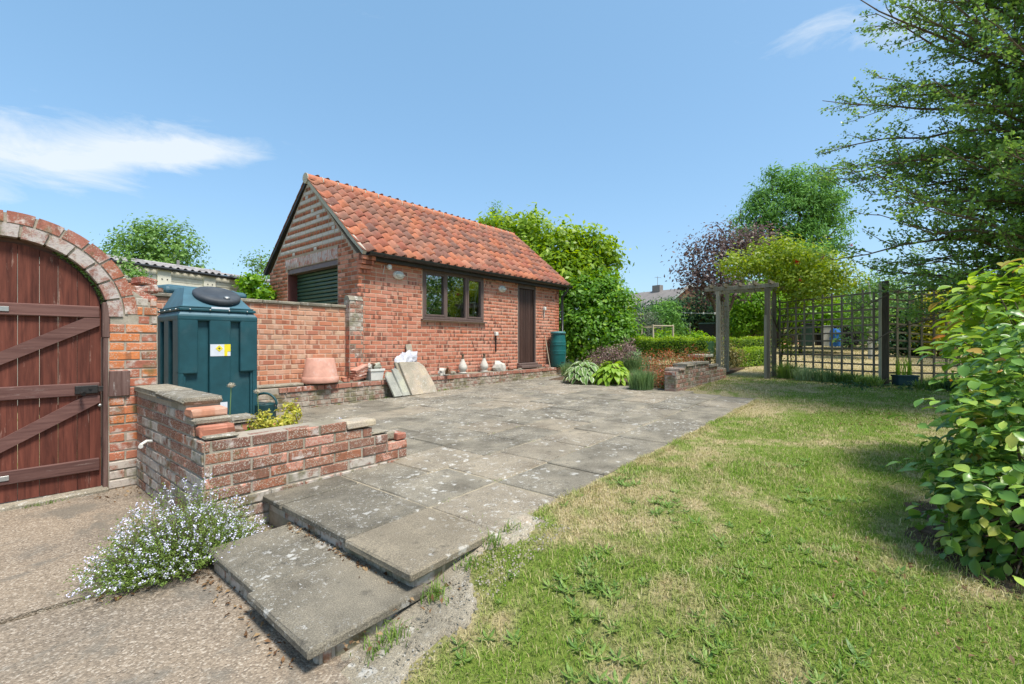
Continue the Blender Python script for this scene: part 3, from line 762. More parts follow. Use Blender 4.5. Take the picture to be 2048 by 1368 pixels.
def build_steps():
    t = wthing('garden_steps', 'two shallow concrete slab steps with crumbly edges rising to the patio', 'steps', (-3.2, -4.8, 0))
    # upper tread: two slabs on a brick riser
    zu = float(zg(-2.75)); zl = .098
    a = slab(t, -3.035, -2.482, -5.365, -4.822, zu, .042, 'slab_step', 'tread_slab', .02, 901, .002)
    b = slab(t, -3.02, -2.482, -4.812, -4.06, zu, .042, 'slab_step', 'tread_slab', .02, 902, .002)
    c = slab(t, -3.49, -2.93, -5.375, -4.80, zl, .04, 'slab_step', 'tread_slab', .004, 903, .002)
    d = slab(t, -3.455, -2.93, -4.792, -4.16, zl, .04, 'slab_step', 'tread_slab', .004, 904, .002)
    slab(t, -3.03, -2.49, -4.05, -3.80, zu+.004, .042, 'slab_step', 'tread_slab', .02, 905, .002)
    core = MB().box((-2.99, -5.325, .0), (-2.4, -3.8, zu-.045)).box((-3.43, -5.335, -.06), (-2.9, -4.2, zl-.043)).build('core', 'mortar_old', t)
    f1 = Face((-2.992, 0, 0), (0, -1, 0), (-1, 0, 0)); 
    for c0, c1 in bond(3.80, 5.32, 0): f1.put(c0, c1, zl-.005, zu-.047, 'brick_oldwhite')
    f2 = Face((0, -5.327, 0), (1, 0, 0), (0, -1, 0))
    for c0, c1 in bond(-2.985, -2.42, 1): f2.put(c0, c1, .085, zu-.047, 'brick_oldwhite')
    f3 = Face((-3.432, 0, 0), (0, -1, 0), (-1, 0, 0))
    for c0, c1 in bond(4.22, 5.33, 1): f3.put(c0, c1, -.02, zl-.046, 'brick_oldwhite')
    f4 = Face((0, -5.337, 0), (1, 0, 0), (0, -1, 0))
    for c0, c1 in bond(-3.425, -2.95, 0): f4.put(c0, c1, -.02, zl-.046, 'brick_oldwhite')
    lay([f1, f2, f3, f4], t)
build_steps()

# rough concrete haunching beside the steps
def build_haunch():
    xs = np.linspace(-3.42, -2.15, 44); ys = np.linspace(-5.85, -5.30, 22)
    X, Y = np.meshgrid(xs, ys, indexing='ij')
    t = (X+3.42)/1.27
    edge = -5.56-.10*np.sin(t*7)-.06*np.sin(t*17+1)+.05*t
    Z = ground_z(X, Y)+.016+.008*np.sin(X*23)*np.cos(Y*31)
    Z = np.where(Y < edge, Z-.06, Z); Z = np.where(X > -2.2, Z-.05, Z)
    n, m = X.shape; i = np.arange(n*m).reshape(n, m)
    F = np.stack([i[:-1, :-1], i[1:, :-1], i[1:, 1:], i[:-1, 1:]], -1).reshape(-1, 4)
    o = link('concrete_haunching', np_mesh('concrete_haunching', np.stack([X, Y, Z], -1).reshape(-1, 3), F, smooth=True), M['stone']); o['kind'] = 'structure'
build_haunch()

# ================================================================== OUTBUILDING
SX, SY = 6.06, 3.55; EZ = 2.66; APY, APZ = 1.80, 4.40
WIN = (1.37, 3.08, 1.655, 2.62); DOOR = (4.29, 5.01, .68, 2.62); GD = (.69, 2.69, .55, 2.70)
def build_shed():
    t = wthing('outbuilding', 'red brick outbuilding with orange clay pantile roof, brown window and narrow door', 'outbuilding', (3.0, 1.8, .3))
    # front wall core
    T = .2
    w = MB(); y0, y1 = .0, T
    for a, b, z0, z1 in ((T, WIN[0], .3, EZ), (WIN[1], DOOR[0], .3, EZ), (DOOR[1], SX-T, .3, EZ), (WIN[0], WIN[1], .3, WIN[2]), (DOOR[0], DOOR[1], .3, DOOR[2]-.1), (WIN[0], WIN[1], WIN[3], EZ), (DOOR[0], DOOR[1], DOOR[3], EZ)):
        w.box((a, y0, z0), (b, y1, z1))
    wall = w.build('front_wall', 'mortar', t)
    # gable core: polygon with the garage opening
    def rake(y): return EZ+(APZ-.06-EZ)*(1-abs(y-APY)/(APY+.02))
    g = MB()
    g.prism([(0, .3), (GD[0], .3), (GD[0], GD[3]), (0, EZ)], 'x', .0, T)
    g.prism([(GD[1], .3), (SY, .3), (SY, EZ), (GD[1], GD[3])], 'x', .0, T)
    g.prism([(0, EZ), (GD[0], GD[3]), (GD[1], GD[3]), (SY, EZ), (APY, APZ-.06)], 'x', .0, T)
    gable = g.build('gable_wall', 'mortar_gable', t)
    back = MB(); back.prism([(0, .3), (SY, .3), (SY, EZ), (APY, APZ-.06), (0, EZ)], 'x', SX-T, SX)
    back.box((T, SY-T, .3), (SX-T, SY, EZ)); back.build('rear_walls', 'brick_gable', t, rnd=.3)
    MB().box((.21, .21, .45), (SX-.21, SY-.21, .5)).build('floor', 'room', t)
    lin = MB(); lin.box((.202, .205, .5), (SX-.205, .225, 1.5)).box((.205, SY-.24, .5), (SX-.21, SY-.22, EZ-.03)).box((SX-.24, .23, .5), (SX-.22, SY-.25, EZ-.03)).box((.205, GD[1]+.01, .5), (.225, SY-.25, EZ-.03))
    lin.build('lining', 'room', t)
    # --- bricks
    F = Face((0, -.0, 0), (1, 0, 0), (0, -1, 0)); zb = .55; k = 0; z = zb
    while z < EZ-.08:
        spans = [(0., SX)]
        zt = z+.075
        def cut(spans, a, b):
            r = []
            for p, q in spans:
                if b <= p or a >= q: r.append((p, q)); continue
                if p < a: r.append((p, a))
                if b < q: r.append((b, q))
            return r
        if zt > WIN[2]-.02: spans = cut(spans, WIN[0]-.005, WIN[1]+.005)
        if zt > DOOR[2]-.08: spans = cut(spans, DOOR[0]-.005, DOOR[1]+.005)
        F.course(k, spans, z, .075, 'brick_shed', 'stretcher' if k % 6 else 'flemish'); z += .075; k += 1
    G = Face((0, 0, 0), (0, 1, 0), (-1, 0, 0)); z = .55+.075*15; k = 15
    while z < APZ-.12:
        zt = z+.075
        if z < EZ: a, b = 0., SY
        else:
            q = (zt-EZ)/(APZ-.06-EZ); a = APY*q+.02; b = SY-(SY-APY)*q-.02
        spans = [(a, b)]
        if z < GD[3]+.20: spans = [(p, q) for p, q in ((a, min(b, GD[0]-.005)), (max(a, GD[1]+.085) if z > GD[3]-.08 else GD[1]+.005, b)) if q-p > .03]
        band = z > GD[3]+.19
        if band and (k % 2): G.course(k, spans, z, .075, 'brick_white', 'stretcher')
        elif band:
            lo, hi = spans[0]
            def mt(c, d, zz): return 'brick_white' if random.random() < .05 else 'brick_gable'
            G.course(k, spans, z, .075, mt, 'header')
        else: G.course(k, spans, z, .075, lambda c, d, zz: 'brick_shed' if random.random() < .55 else 'brick_gable', 'stretcher')
        z += .075; k += 1
    s = GD[0]+.0
    while s < GD[1]+.06:
        G.put(s+.004, s+.071, GD[3]+.012, GD[3]+.205, 'brick_soldier', random.uniform(-.003, .003)); s += .075
    Fo = Face(F.O, F.U, F.N); Fo.items = [((-.0045,)+it[1:] if it[0] < .02 else it) for it in F.items]
    G.items = [((-.0045,)+it[1:] if it[0] < .02 else it) for it in G.items]
    # the 300 that show largest, shared out between the two walls
    lay([Fo], wall, 200); lay([G], gable, 100)
    # corbelled kneeler at the eaves corner
    for i, (zz, pj, ln) in enumerate(((2.375, .035, .215), (2.45, .075, .225), (2.525, .115, .235), (2.60, .15, .24))):
        MB().box((-.012, -pj, zz+.004), (ln, .03, zz+.072), .005, .002).build('corbel_brick', 'brick_shed', t, rnd=random.random())
    # --- plinth course render under the door
    # --- window
    x0, x1, z0, z1 = WIN
    win = MB()
    yf = -.012
    for a, b, c, d in ((x0, x0+.05, z0, z1), (x1-.05, x1, z0, z1)): win.box((a, yf, c), (b, .075, d), .004)
    win.box((x0+.05, yf+.002, z0), (x1-.05, .075, z0+.055), .004).box((x0+.05, yf+.002, z1-.06), (x1-.05, .075, z1), .004)
    m1, m2 = x0+(x1-x0)*.355, x0+(x1-x0)*.69
    for mx in (m1, m2): win.box((mx-.03, yf+.001, z0+.05), (mx+.03, .073, z1-.055), .004)
    wo = win.build('window', 'brown_frame', t)
    edges = [(x0+.05, m1-.03), (m1+.03, m2-.03), (m2+.03, x1-.05)]
    for i, (a, b) in enumerate(edges):
        MB().quad((a-.004, .03, z0+.05), (b+.004, .03, z0+.05), (b+.004, .03, z1-.055), (a-.004, .03, z1-.055)).build('pane', 'glass', wo, fix=False)
        if i != 1:
            sash = MB(); zz0, zz1 = z0+.055, z1-.06; q = .035
            sash.box((a, yf-.006, zz0), (a+q, .05, zz1), .003).box((b-q, yf-.006, zz0), (b, .05, zz1), .003)
            sash.box((a+q, yf-.005, zz0), (b-q, .05, zz0+q), .003).box((a+q, yf-.005, zz1-q), (b-q, .05, zz1), .003)
            sash.build('sash', 'brown_frame', wo)
    for xx in (m1-.075, m2-.075): MB().box((xx, .045, 2.0), (xx+.016, .062, 2.16), .004).build('window_handle', 'white_plastic', wo)
    MB().prism([(-.075, z0-.035), (.05, z0-.02), (.05, z0-.001), (-.075, z0-.012)], 'x', x0-.045, x1+.045).build('sill', 'brown_frame', wo)
    # --- door
    x0, x1, z0, z1 = DOOR
    fr = MB().box((x0, -.005, z0), (x0+.05, .10, z1), .004).box((x1-.05, -.005, z0), (x1, .10, z1), .004).box((x0+.05, -.003, z1-.10), (x1-.05, .10, z1), .004)
    do = fr.build('door', 'brown_frame', t)
    n = 6; a0, b0 = x0+.055, x1-.055; wv = (b0-a0)/n
    for i in range(n): MB().box((a0+i*wv+.003, .045, z0+.015), (a0+(i+1)*wv-.003, .085, z1-.105), .006).build('plank', 'door_wood', do, rnd=i*.17)
    MB().box((a0, .08, z0+.01), (b0, .095, z1-.11)).build('backing', 'door_wood', do)
    MB().box((x0-.02, -.07, z0-.045), (x1+.02, .09, z0+.005), .008).build('threshold', 'brown_frame', do)
    MB().box((x0-.05, -.17, z0-.115), (x1+.05, .0, z0-.047), .01).build('step_board', 'brown_frame', do)
    # --- garage door
    gd = MB(); 
    gd.box((.02, GD[0]-.06, GD[3]-.10), (.17, GD[1]+.03, GD[3]-.0), .004)
    gdo = gd.build('roller_door', 'lintel_steel', t)
    MB().box((.004, GD[1]-.001, .5), (.21, GD[1]+.012, GD[3]-.1)).build('jamb', 'red_jamb', gdo)
    MB().box((.004, GD[0]-.012, .5), (.21, GD[0]+.001, GD[3]-.1)).build('jamb', 'red_jamb', gdo)
    z = .55
    while z < GD[3]-.02:
        p = [(.235, z), (.205, z+.012), (.195, z+.035), (.197, z+.058), (.212, z+.07), (.24, z+.0745), (.26, z+.0745), (.26, z)]
        MB().prism([(a, b) for a, b in p], 'y', GD[0]-.02, GD[1]+.02).build('shutter_slat', 'shutter', gdo, fix=True); z += .0765
    # --- fittings
    for lx, lz in ((.80, 2.425), (3.69, 2.43)):
        b = MB(); n = 20
        for yy, sc in ((0, 1.), (-.035, 1.)): pass
        ring = [(math.cos(2*math.pi*i/n), math.sin(2*math.pi*i/n)) for i in range(n)]
        def oval(y, sx, sz): return [(lx+c*sx, y, lz+s_*sz) for c, s_ in ring]
        L = [oval(-.004, .115, .078), oval(-.035, .115, .078), oval(-.052, .10, .066)]
        v = sum(L, []); f = [(i*n+k, i*n+(k+1) % n, (i+1)*n+(k+1) % n, (i+1)*n+k) for i in range(2) for k in range(n)]
        b.add(v, f, True); b.quad(*L[0]); b.quad(*L[2]); lo = b.build('bulkhead_lamp', 'white_plastic', t)
        d = MB(); L = [oval(-.053, .088, .056), oval(-.075, .078, .048), oval(-.088, .05, .03)]
        d.add(sum(L, []), f, True); d.quad(*L[2]); d.build('lamp_glass', 'lamp_lens', lo)
        MB().box((lx-.098, -.094, lz-.004), (lx+.098, -.080, lz+.008), .004).build('guard_bar', 'white_plastic', lo)
    s = MB().lathe([(.0, .04), (.032, .035), (.042, .01), (.042, -.03), (.03, -.05), (0, -.055)], (.56, -.08, 2.545), 14)
    s.box((.54, -.05, 2.53), (.58, -.004, 2.57), .003); so = s.build('security_sensor', 'white_plastic', t)
    MB().tube([(.50, -.03, 2.57), (.475, -.03, 2.47), (.468, -.012, 2.40)], .005, 6).build('sensor_cable', 'white_plastic', so)
    b = MB().box((3.42, -.07, 1.345), (3.51, -.004, 1.43), .008); bo = b.build('outdoor_socket', 'white_plastic', t)
    MB().box((3.455, -.03, .98), (3.485, -.004, 1.345), .003).build('conduit', 'iron', bo)
    b = MB().box((5.30, -.08, 2.02), (5.37, -.004, 2.11), .012); bo = b.build('junction_box', 'white_plastic', t)
    MB().tube([(5.335, -.03, 2.02), (5.338, -.03, 1.86), (5.345, -.01, 1.82)], .013, 8).build('conduit', 'white_plastic', bo)
    # --- fascia, gutter
    MB().box((.235, -.14, 2.605), (SX+.14, -.112, 2.74), .003).build('fascia', 'fascia', t)
    MB().box((.24, -.112, 2.612), (SX+.12, -.006, 2.626)).build('soffit', 'fascia', t)
    gy, gz, gr = -.205, 2.725, .062
    g = MB(); n = 10
    prof = [(gr*math.cos(math.pi+math.pi*i/n), gr*math.sin(math.pi+math.pi*i/n)) for i in range(n+1)]
    ip = [((gr-.006)*math.cos(2*math.pi-math.pi*i/n), (gr-.006)*math.sin(2*math.pi-math.pi*i/n)+.001) for i in range(n+1)]
    g.prism([(gy+a, gz+b) for a, b in prof+ip], 'x', .06, SX+.27); go = g.build('gutter', 'gutter', t)
    for gx in (.075, .37, 1.75, 3.0, 4.15, 5.2, SX+.255):
        c = MB(); q = gr+.006
        c.prism([(gy+q*math.cos(math.pi+math.pi*i/n), gz+q*math.sin(math.pi+math.pi*i/n)) for i in range(n+1)]+[(gy+(gr+.001)*math.cos(2*math.pi-math.pi*i/n), gz+(gr+.001)*math.sin(2*math.pi-math.pi*i/n)) for i in range(n+1)], 'x', gx-.025, gx+.025)
        c.build('gutter_bracket', 'gutter', go)
    MB().tube([(6.17, gy, gz-.05), (6.17, gy, gz-.14), (6.14, -.06, gz-.30), (6.14, -.055, 1.45), (6.06, -.2, 1.38)], .034, 10).build('downpipe', 'gutter', t)
    # --- roof
    deck = MB(); ey, ez = -.16, 2.735
    sl = (APZ+.0-ez)/(APY-ey)
    deck.add([(.03, ey+.03, ez-.0), (SX, ey+.03, ez-.0), (SX, APY, APZ-.06), (.03, APY, APZ-.06)], [(0, 1, 2, 3)])
    deck.add([(.03, 2*APY-ey, ez-.03), (SX, 2*APY-ey, ez-.03), (SX, APY, APZ-.06), (.03, APY, APZ-.06)], [(3, 2, 1, 0)])
    roof = deck.build('roof', 'soil', t)
    ncol, nrow = 30, 10; x0r, x1r = -.03, SX+.21; pw = (x1r-x0r)/ncol
    Ls = math.hypot(APY-(ey-.05), APZ-ez+.05*sl); ang = math.atan(sl); ex = (Ls-.02)/nrow
    prof = [(-.02, .022), (.02, .008), (.065, -.006), (.11, .004), (.145, .034), (.175, .056), (.205, .058), (.233, .036)]
    kx = pw/.208
    def tile_shape(seed):
        r = random.Random(seed); TL = ex+.075; v = []; f = []
        P = [(a*kx, b) for a, b in prof]; n = len(P)
        for (yy, lift) in ((0, 0), (TL, -.004)):
            for a, b in P: v.append((a+r.uniform(-.002, .002), yy+(r.uniform(-.006, .006) if yy == 0 else 0), b+lift+r.uniform(-.001, .001)))
        for a, b in P: v.append((a, v[0][1]+.002, b-.026))
        for i in range(n-1): f.append((i, i+1, n+i+1, n+i)); f.append((2*n+i, 2*n+i+1, i+1, i))
        f.append((2*n, 0, n)); f.append((n-1, 3*n-1, 2*n-1))
        me = py_mesh('pantile', v, f, rnd=r.random(), smooth=True); me.materials.append(M['tile']); return me
    shapes = [tile_shape(i) for i in range(16)]
    ca, sa = math.cos(ang), math.sin(ang)
    for i in range(ncol):
        for j in range(nrow):
            u = j*ex; yy = ey-.05+u*ca; zz = ez-.05*sl+u*sa+.042
            o = bpy.data.objects.new('pantile', random.choice(shapes)); col.objects.link(o); adopt(o, roof)
            o.location = (x0r+i*pw+random.uniform(-.003, .003), yy+random.uniform(-.006, .006), zz+random.uniform(-.002, .004))
            o.rotation_euler = (ang-.072+random.uniform(-.01, .01), random.uniform(-.012, .012), random.uniform(-.012, .012))
    # rear slope, never near the camera: one mesh of tiles
    V = []; Fc = []; rd = []; n = len(prof)
    for i in range(ncol):
        for j in range(nrow):
            u = j*ex; b0 = len(V)
            for (du, lift) in ((0, 0), (ex+.075, -.016)):
                for a, b in prof: V.append((x0r+i*pw+a*kx, 2*APY-(ey-.05)-(u+du)*ca-b*sa, ez-.05*sl+(u+du)*sa+.035+b*ca+lift))
            for q in range(n-1): Fc.append((b0+n+q, b0+n+q+1, b0+q+1, b0+q)); rd.append(random.random())
    o = link('rear_pantiles', np_mesh('rear_pantiles', V, np.array(Fc), rd, True), M['tile'], roof); o['kind'] = 'stuff'
    # ridge
    nr = 20; L = (SX+.25)/nr
    for i in range(nr):
        xa = -.05+i*L; m = MB(); n = 10; r1 = .098
        po = [(r1*math.cos(R(-12)+R(204)*k/n), r1*math.sin(R(-12)+R(204)*k/n)) for k in range(n+1)]
        pi_ = [((r1-.014)*math.cos(R(192)-R(204)*k/n), (r1-.014)*math.sin(R(192)-R(204)*k/n)) for k in range(n+1)]
        m.prism([(a, b) for a, b in po+pi_], 'x', -L/2, L/2-.006)
        o = m.build('ridge_tile', 'ridge', roof, rnd=random.random()); o.location = (xa+L/2, APY, APZ-.01+random.uniform(-.004, .006)); o.rotation_euler = (0, random.uniform(-.012, .012), random.uniform(-.01, .01))
        j = MB(); r2 = .104; j.prism([(r2*math.cos(R(-12)+R(204)*k/n)+APY, r2*math.sin(R(-12)+R(204)*k/n)+APZ-.006) for k in range(n+1)], 'x', xa-.012, xa+.008)
        j.build('ridge_joint', 'verge', roof)
    m = MB(); n = 12; m.prism([(APY+.095*math.cos(2*math.pi*k/n), APZ-.01+.10*math.sin(2*math.pi*k/n)) for k in range(n)], 'x', -.06, -.02); m.build('ridge_end_fill', 'verge', roof)
    # mortared verge along the gable
    for sgn in (1, -1):
        v = MB(); A = (APY-sgn*(APY-ey+.03), ez-.02); B = (APY, APZ-.02)
        dy, dz = B[0]-A[0], B[1]-A[1]; l = math.hypot(dy, dz); ny, nz = -dz/l*sgn, dy/l*sgn
        off = .048 if sgn > 0 else .03
        K = 14; up = []; dn = []
        for q in range(K+1):
            f_ = q/K; up.append((A[0]+dy*f_+ny*.02, A[1]+dz*f_+nz*.02)); dn.append((A[0]+dy*f_-ny*(off+random.uniform(-.012, .012)), A[1]+dz*f_-nz*(off+random.uniform(-.012, .012))))
        v.prism(up+dn[::-1], 'x', -.035, .03); v.build('verge_mortar', 'verge' if sgn > 0 else 'fascia', roof)
    return t
build_shed()

# ladder seen through the window
def build_ladder():
    t = wthing('stepladder', 'pale aluminium stepladder standing inside behind the window', 'ladder', (2.85, .6, .5))
    cx = 2.84
    for q in (-1, 1):
        MB().box((-.012, -.028, 0), (.012, .028, 2.0), .003).build('rail', 'aluminium', t)
    rails = [o for o in bpy.data.objects if o.parent == t and o.name.startswith('rail')]
    for q, o in zip((-1, 1), rails): o.location = (cx+q*.17, .50, .52); o.rotation_euler = (math.atan2(.40, 1.95), -q*.02, 0)
    for q in (-1, 1): MB().tube([(cx+q*.17, 1.2, .5), (cx+q*.15, .25, 2.2)], .014, 6).build('rear_leg', 'aluminium', t)
    for i in range(7):
        f = (i+.7)/7.2; z = .52+1.96*f; y = .50-.40*f; w = .165-.03*f
        MB().box((cx-w, y-.035, z-.014), (cx+w, y+.035, z+.014), .003).build('tread', 'aluminium', t)
build_ladder()

# ================================================================== BOUNDARY WALL, PIER, LEDGE
def build_boundary():
    t = wthing('boundary_wall', 'pinkish brick garden wall with flat stone coping behind the green tank', 'wall', (-1.6, .15, .3))
    core = MB().box((-3.6, .055, .1), (-.2, .26, 1.765)).build('wall', 'mortar', t)
    F = Face((0, .055, 0), (1, 0, 0), (0, -1, 0)); z = .56; k = 0
    while z < 1.74: F.course(k, [(-3.05, -.215)], z, .075, 'brick_wall', 'stretcher'); z += .075; k += 1
    x = -3.6; k = 0
    pier = MB().box((-.214, -.075, .3), (.04, .10, 1.9)).build('pier', 'mortar_old', t)
    P = Face((0, -.075, 0), (1, 0, 0), (0, -1, 0)); z = .56; k = 0
    pm = lambda c, d, zz: ('brick_oldwhite' if random.random() < .6 else 'brick_old') if zz > 1.38 else ('brick_shed' if random.random() < .75 else 'brick_old')
    while z < 1.86:
        P.course(k, [(-.214, .04)], z, .075, pm, 'stretcher'); z += .075; k += 1
    Q = Face((-.214, 0, 0), (0, -1, 0), (-1, 0, 0)); z = .56
    while z < 1.86: Q.put(-.05, .07, z+.005, z+.07, pm(0, 0, z)); z += .075
    MB().prism([(-.09, 1.90), (.10, 1.90), (.05, 1.985), (-.04, 1.965)], 'x', -.222, .03).build('pier_cap', 'stone', t)
    lay([F], core, 250); lay([P, Q], pier, 50)
    while x < -.25:
        L = random.uniform(.42, .6); b = min(x+L, -.215)
        MB().box((x+.004, .02, 1.768), (b-.004, .30, 1.815), .008, .003).build('coping_stone', 'stone', core, rnd=random.random()); x += L
    # loose stones at the broken end of the wall
    for (cx, cy, cz, sx, sy, sz, m) in ((-2.93, .10, 1.86, .13, .09, .045, 'brick_gate'), (-2.80, .12, 1.845, .10, .09, .03, 'brick_old'), (-2.97, .12, 1.935, .15, .1, .025, 'stone')):
        MB().box((cx-sx, cy-sy, cz-sz), (cx+sx, cy+sy, cz+sz), .012, .008).build('loose_stone', m, t, rnd=random.random())
build_boundary()

def build_ledge():
    t = wthing('ledge_wall', 'low weathered brick ledge running along the foot of the outbuilding', 'ledge', (2.0, -.2, .2))
    core = MB().prism([(-1.95, .1), (5.98, .2), (5.98, .535), (-1.95, .535)], 'y', -.30, .05).build('wall', 'mortar_old', t)
    MB().box((-1.0, -.295, .538), (4.2, .05, .550)).box((5.1, -.28, .538), (5.95, .05, .549)).build('ledge_screed', 'stone', t)
    F = Face((0, -.30, 0), (1, 0, 0), (0, -1, 0))
    zt = .545-.075
    x = -1.45
    while x < 5.9:
        L = .225 if random.random() < .7 else .1125
        F.put(x+.004, min(x+L, 5.95)-.004, zt+.004, zt+.072, 'brick_plinth_top', random.uniform(.008, .022)); x += L
    for k, z in enumerate((zt-.075, zt-.15, zt-.225, zt-.30)):
        for c, d in bond(-1.95, 5.95, k):
            zf = float(zg((c+d)/2))-.03
            if z+.07 > zf: F.put(c, d, max(z+.005, zf-.04), z+.07, 'brick_plinth', random.uniform(-.003, .004))
    E_ = Face((5.98, 0, 0), (0, -1, 0), (1, 0, 0)); E_.put(.08, .295, zt, zt+.07, 'brick_plinth'); 
    lay([F], core, 290)
    # slipped coping under the boundary wall
    MB().box((-1.95, -.17, .545), (-1.02, .054, .580), .008, .004).build('slipped_coping', 'stone', t)
    MB().box((-1.0, -.22, .553), (-.1, .05, .572), .006, .005).build('slipped_coping', 'stone', t)
build_ledge()

# ================================================================== GATEWAY
AC = (-4.10, 1.40); AR0, AR1, AR2 = .56, .665, .745; GY = -2.09
def build_gateway():
    t = wthing('gateway_wall', 'old orange brick gateway with a round arch over the red gate', 'wall', (-4.1, -2.0, 0))
    xr = -3.217; xl = 2*AC[0]-xr; zt = 1.56
    core = MB()
    def archpoly(sgn):
        a = [(AC[0]+sgn*(AR0+.0), 0), (AC[0]+sgn*(AR0), AC[1])]
        pts = [(AC[0]+sgn*(AR1+.02)*math.cos(q), AC[1]+(AR1+.02)*math.sin(q)) for q in np.linspace(0, R(28), 6)]
        return a+pts+[(AC[0]+sgn*.80, zt), (xr if sgn > 0 else xl, zt-.06), (xr if sgn > 0 else xl, 0)]
    for s in (1, -1): core.prism(archpoly(s), 'y', GY, GY+.20)
    co = core.build('wall', 'mortar_old', t)
    F = Face((0, GY, 0), (1, 0, 0), (0, -1, 0)); k = 0; z = 0.
    while z < zt-.02:
        for sgn in (1, -1):
            lo = AC[0]+sgn*AR0
            if z+.075 > AC[1]: lo = AC[0]+sgn*math.sqrt(max(AR2**2-(z+.06-AC[1])**2, .01))
            a, b = (lo, xr) if sgn > 0 else (xl, lo)
            if z > 1.5: b = min(b, xr-.03)
            mt = (lambda c, d, zz: 'brick_oldwhite' if (zz < .2 or (zz > 1.2 and random.random() < .35)) else 'brick_gate')
            # alternate header / stretcher inside a narrow pier
            L = b-a; cutx = a+L*(.33 if k % 2 else .64)
            for c, d in ((a, cutx), (cutx, b)):
                if d-c > .03: F.put(c+.006, d-.006, z+.005, z+.069, mt(c, d, z), random.uniform(-.003, .005))
        z += .075; k += 1
    lay([F], co, 200)
    def ring(r0, r1, n, mat, name, dy, a0=0, a1=180):
        for i in range(n):
            q0 = R(a0)+R(a1-a0)*i/n; q1 = R(a0)+R(a1-a0)*(i+1)/n; g = .009/r1
            j = [random.uniform(-.004, .004) for _ in range(4)]
            pts = [(AC[0]+(r1+j[0])*math.cos(q), AC[1]+(r1+j[0])*math.sin(q)) for q in np.linspace(q0+g, q1-g, 5)]+[(AC[0]+(r0+j[1]*.5)*math.cos(q), AC[1]+(r0+j[1]*.5)*math.sin(q)) for q in np.linspace(q1-g, q0+g, 5)]
            MB().prism(pts, 'y', GY-dy-abs(j[2]), GY+.205+j[3]).build(name, mat, t, rnd=random.random())
    ring(AR0+.002, AR1-.012, 13, 'brick_ring', 'voussoir_brick', .008)
    ring(AR1+.0, AR2, 14, 'brick_cap', 'arch_cap_brick', .004, 2, 178)
    m = MB(); nn = 40
    for r0, r1, y0 in ((AR0+.012, AR2-.012, GY+.004),):
        pts = [(AC[0]+r1*math.cos(q), AC[1]+r1*math.sin(q)) for q in np.linspace(0, math.pi, nn)]+[(AC[0]+r0*math.cos(q), AC[1]+r0*math.sin(q)) for q in np.linspace(math.pi, 0, nn)]
        v = [(a, y0, b) for a, b in pts]+[(a, GY+.195, b) for a, b in pts]; n = len(pts)
        f = [(i, i+1, n-2-i, n-1-i) for i in range(nn-1)]+[(n+n-1-i, n+n-2-i, n+i+1, n+i) for i in range(nn-1)]+[(i, (i+1) % n, n+(i+1) % n, n+i) for i in range(n)]
        m.add(v, f)
    m.build('arch_mortar', 'mortar_old', t)
    for (cx, cz, sx, sz, rz) in ((-3.36, 1.60, .10, .035, .1), (-3.27, 1.655, .075, .03, -.2), (-3.29, 1.72, .06, .03, .25), (-3.31, 1.57, .09, .03, 0)):
        o = MB().box((-sx, -.09, -sz), (sx, .09, sz), .012, .006).build('loose_brick', 'brick_cap', t, rnd=random.random()); o.location = (cx, GY+.1, cz); o.rotation_euler = (0, rz*.5, rz)
    # timber frame
    MB().box((AC[0]+AR0-.035, GY-.006, 1.235), (AC[0]+AR0+.012, GY+.1, 1.52), .005).build('frame_strip', 'frame_wood', t)
    MB().box((AC[0]+AR0-.03, GY-.002, .0), (AC[0]+AR0+.0, GY+.1, 1.235), .004).build('frame_post', 'frame_wood', t)
    MB().box((AC[0]+AR0+.002, GY-.022, .755), (AC[0]+AR0+.135, GY+.05, .965), .006, .002).build('keep_block', 'frame_wood', t)
    MB().box((AC[0]-AR0, GY-.06, -.03), (AC[0]+AR0, GY+.2, .028), .01).build('threshold', 'stone', t)
    return t
build_gateway()

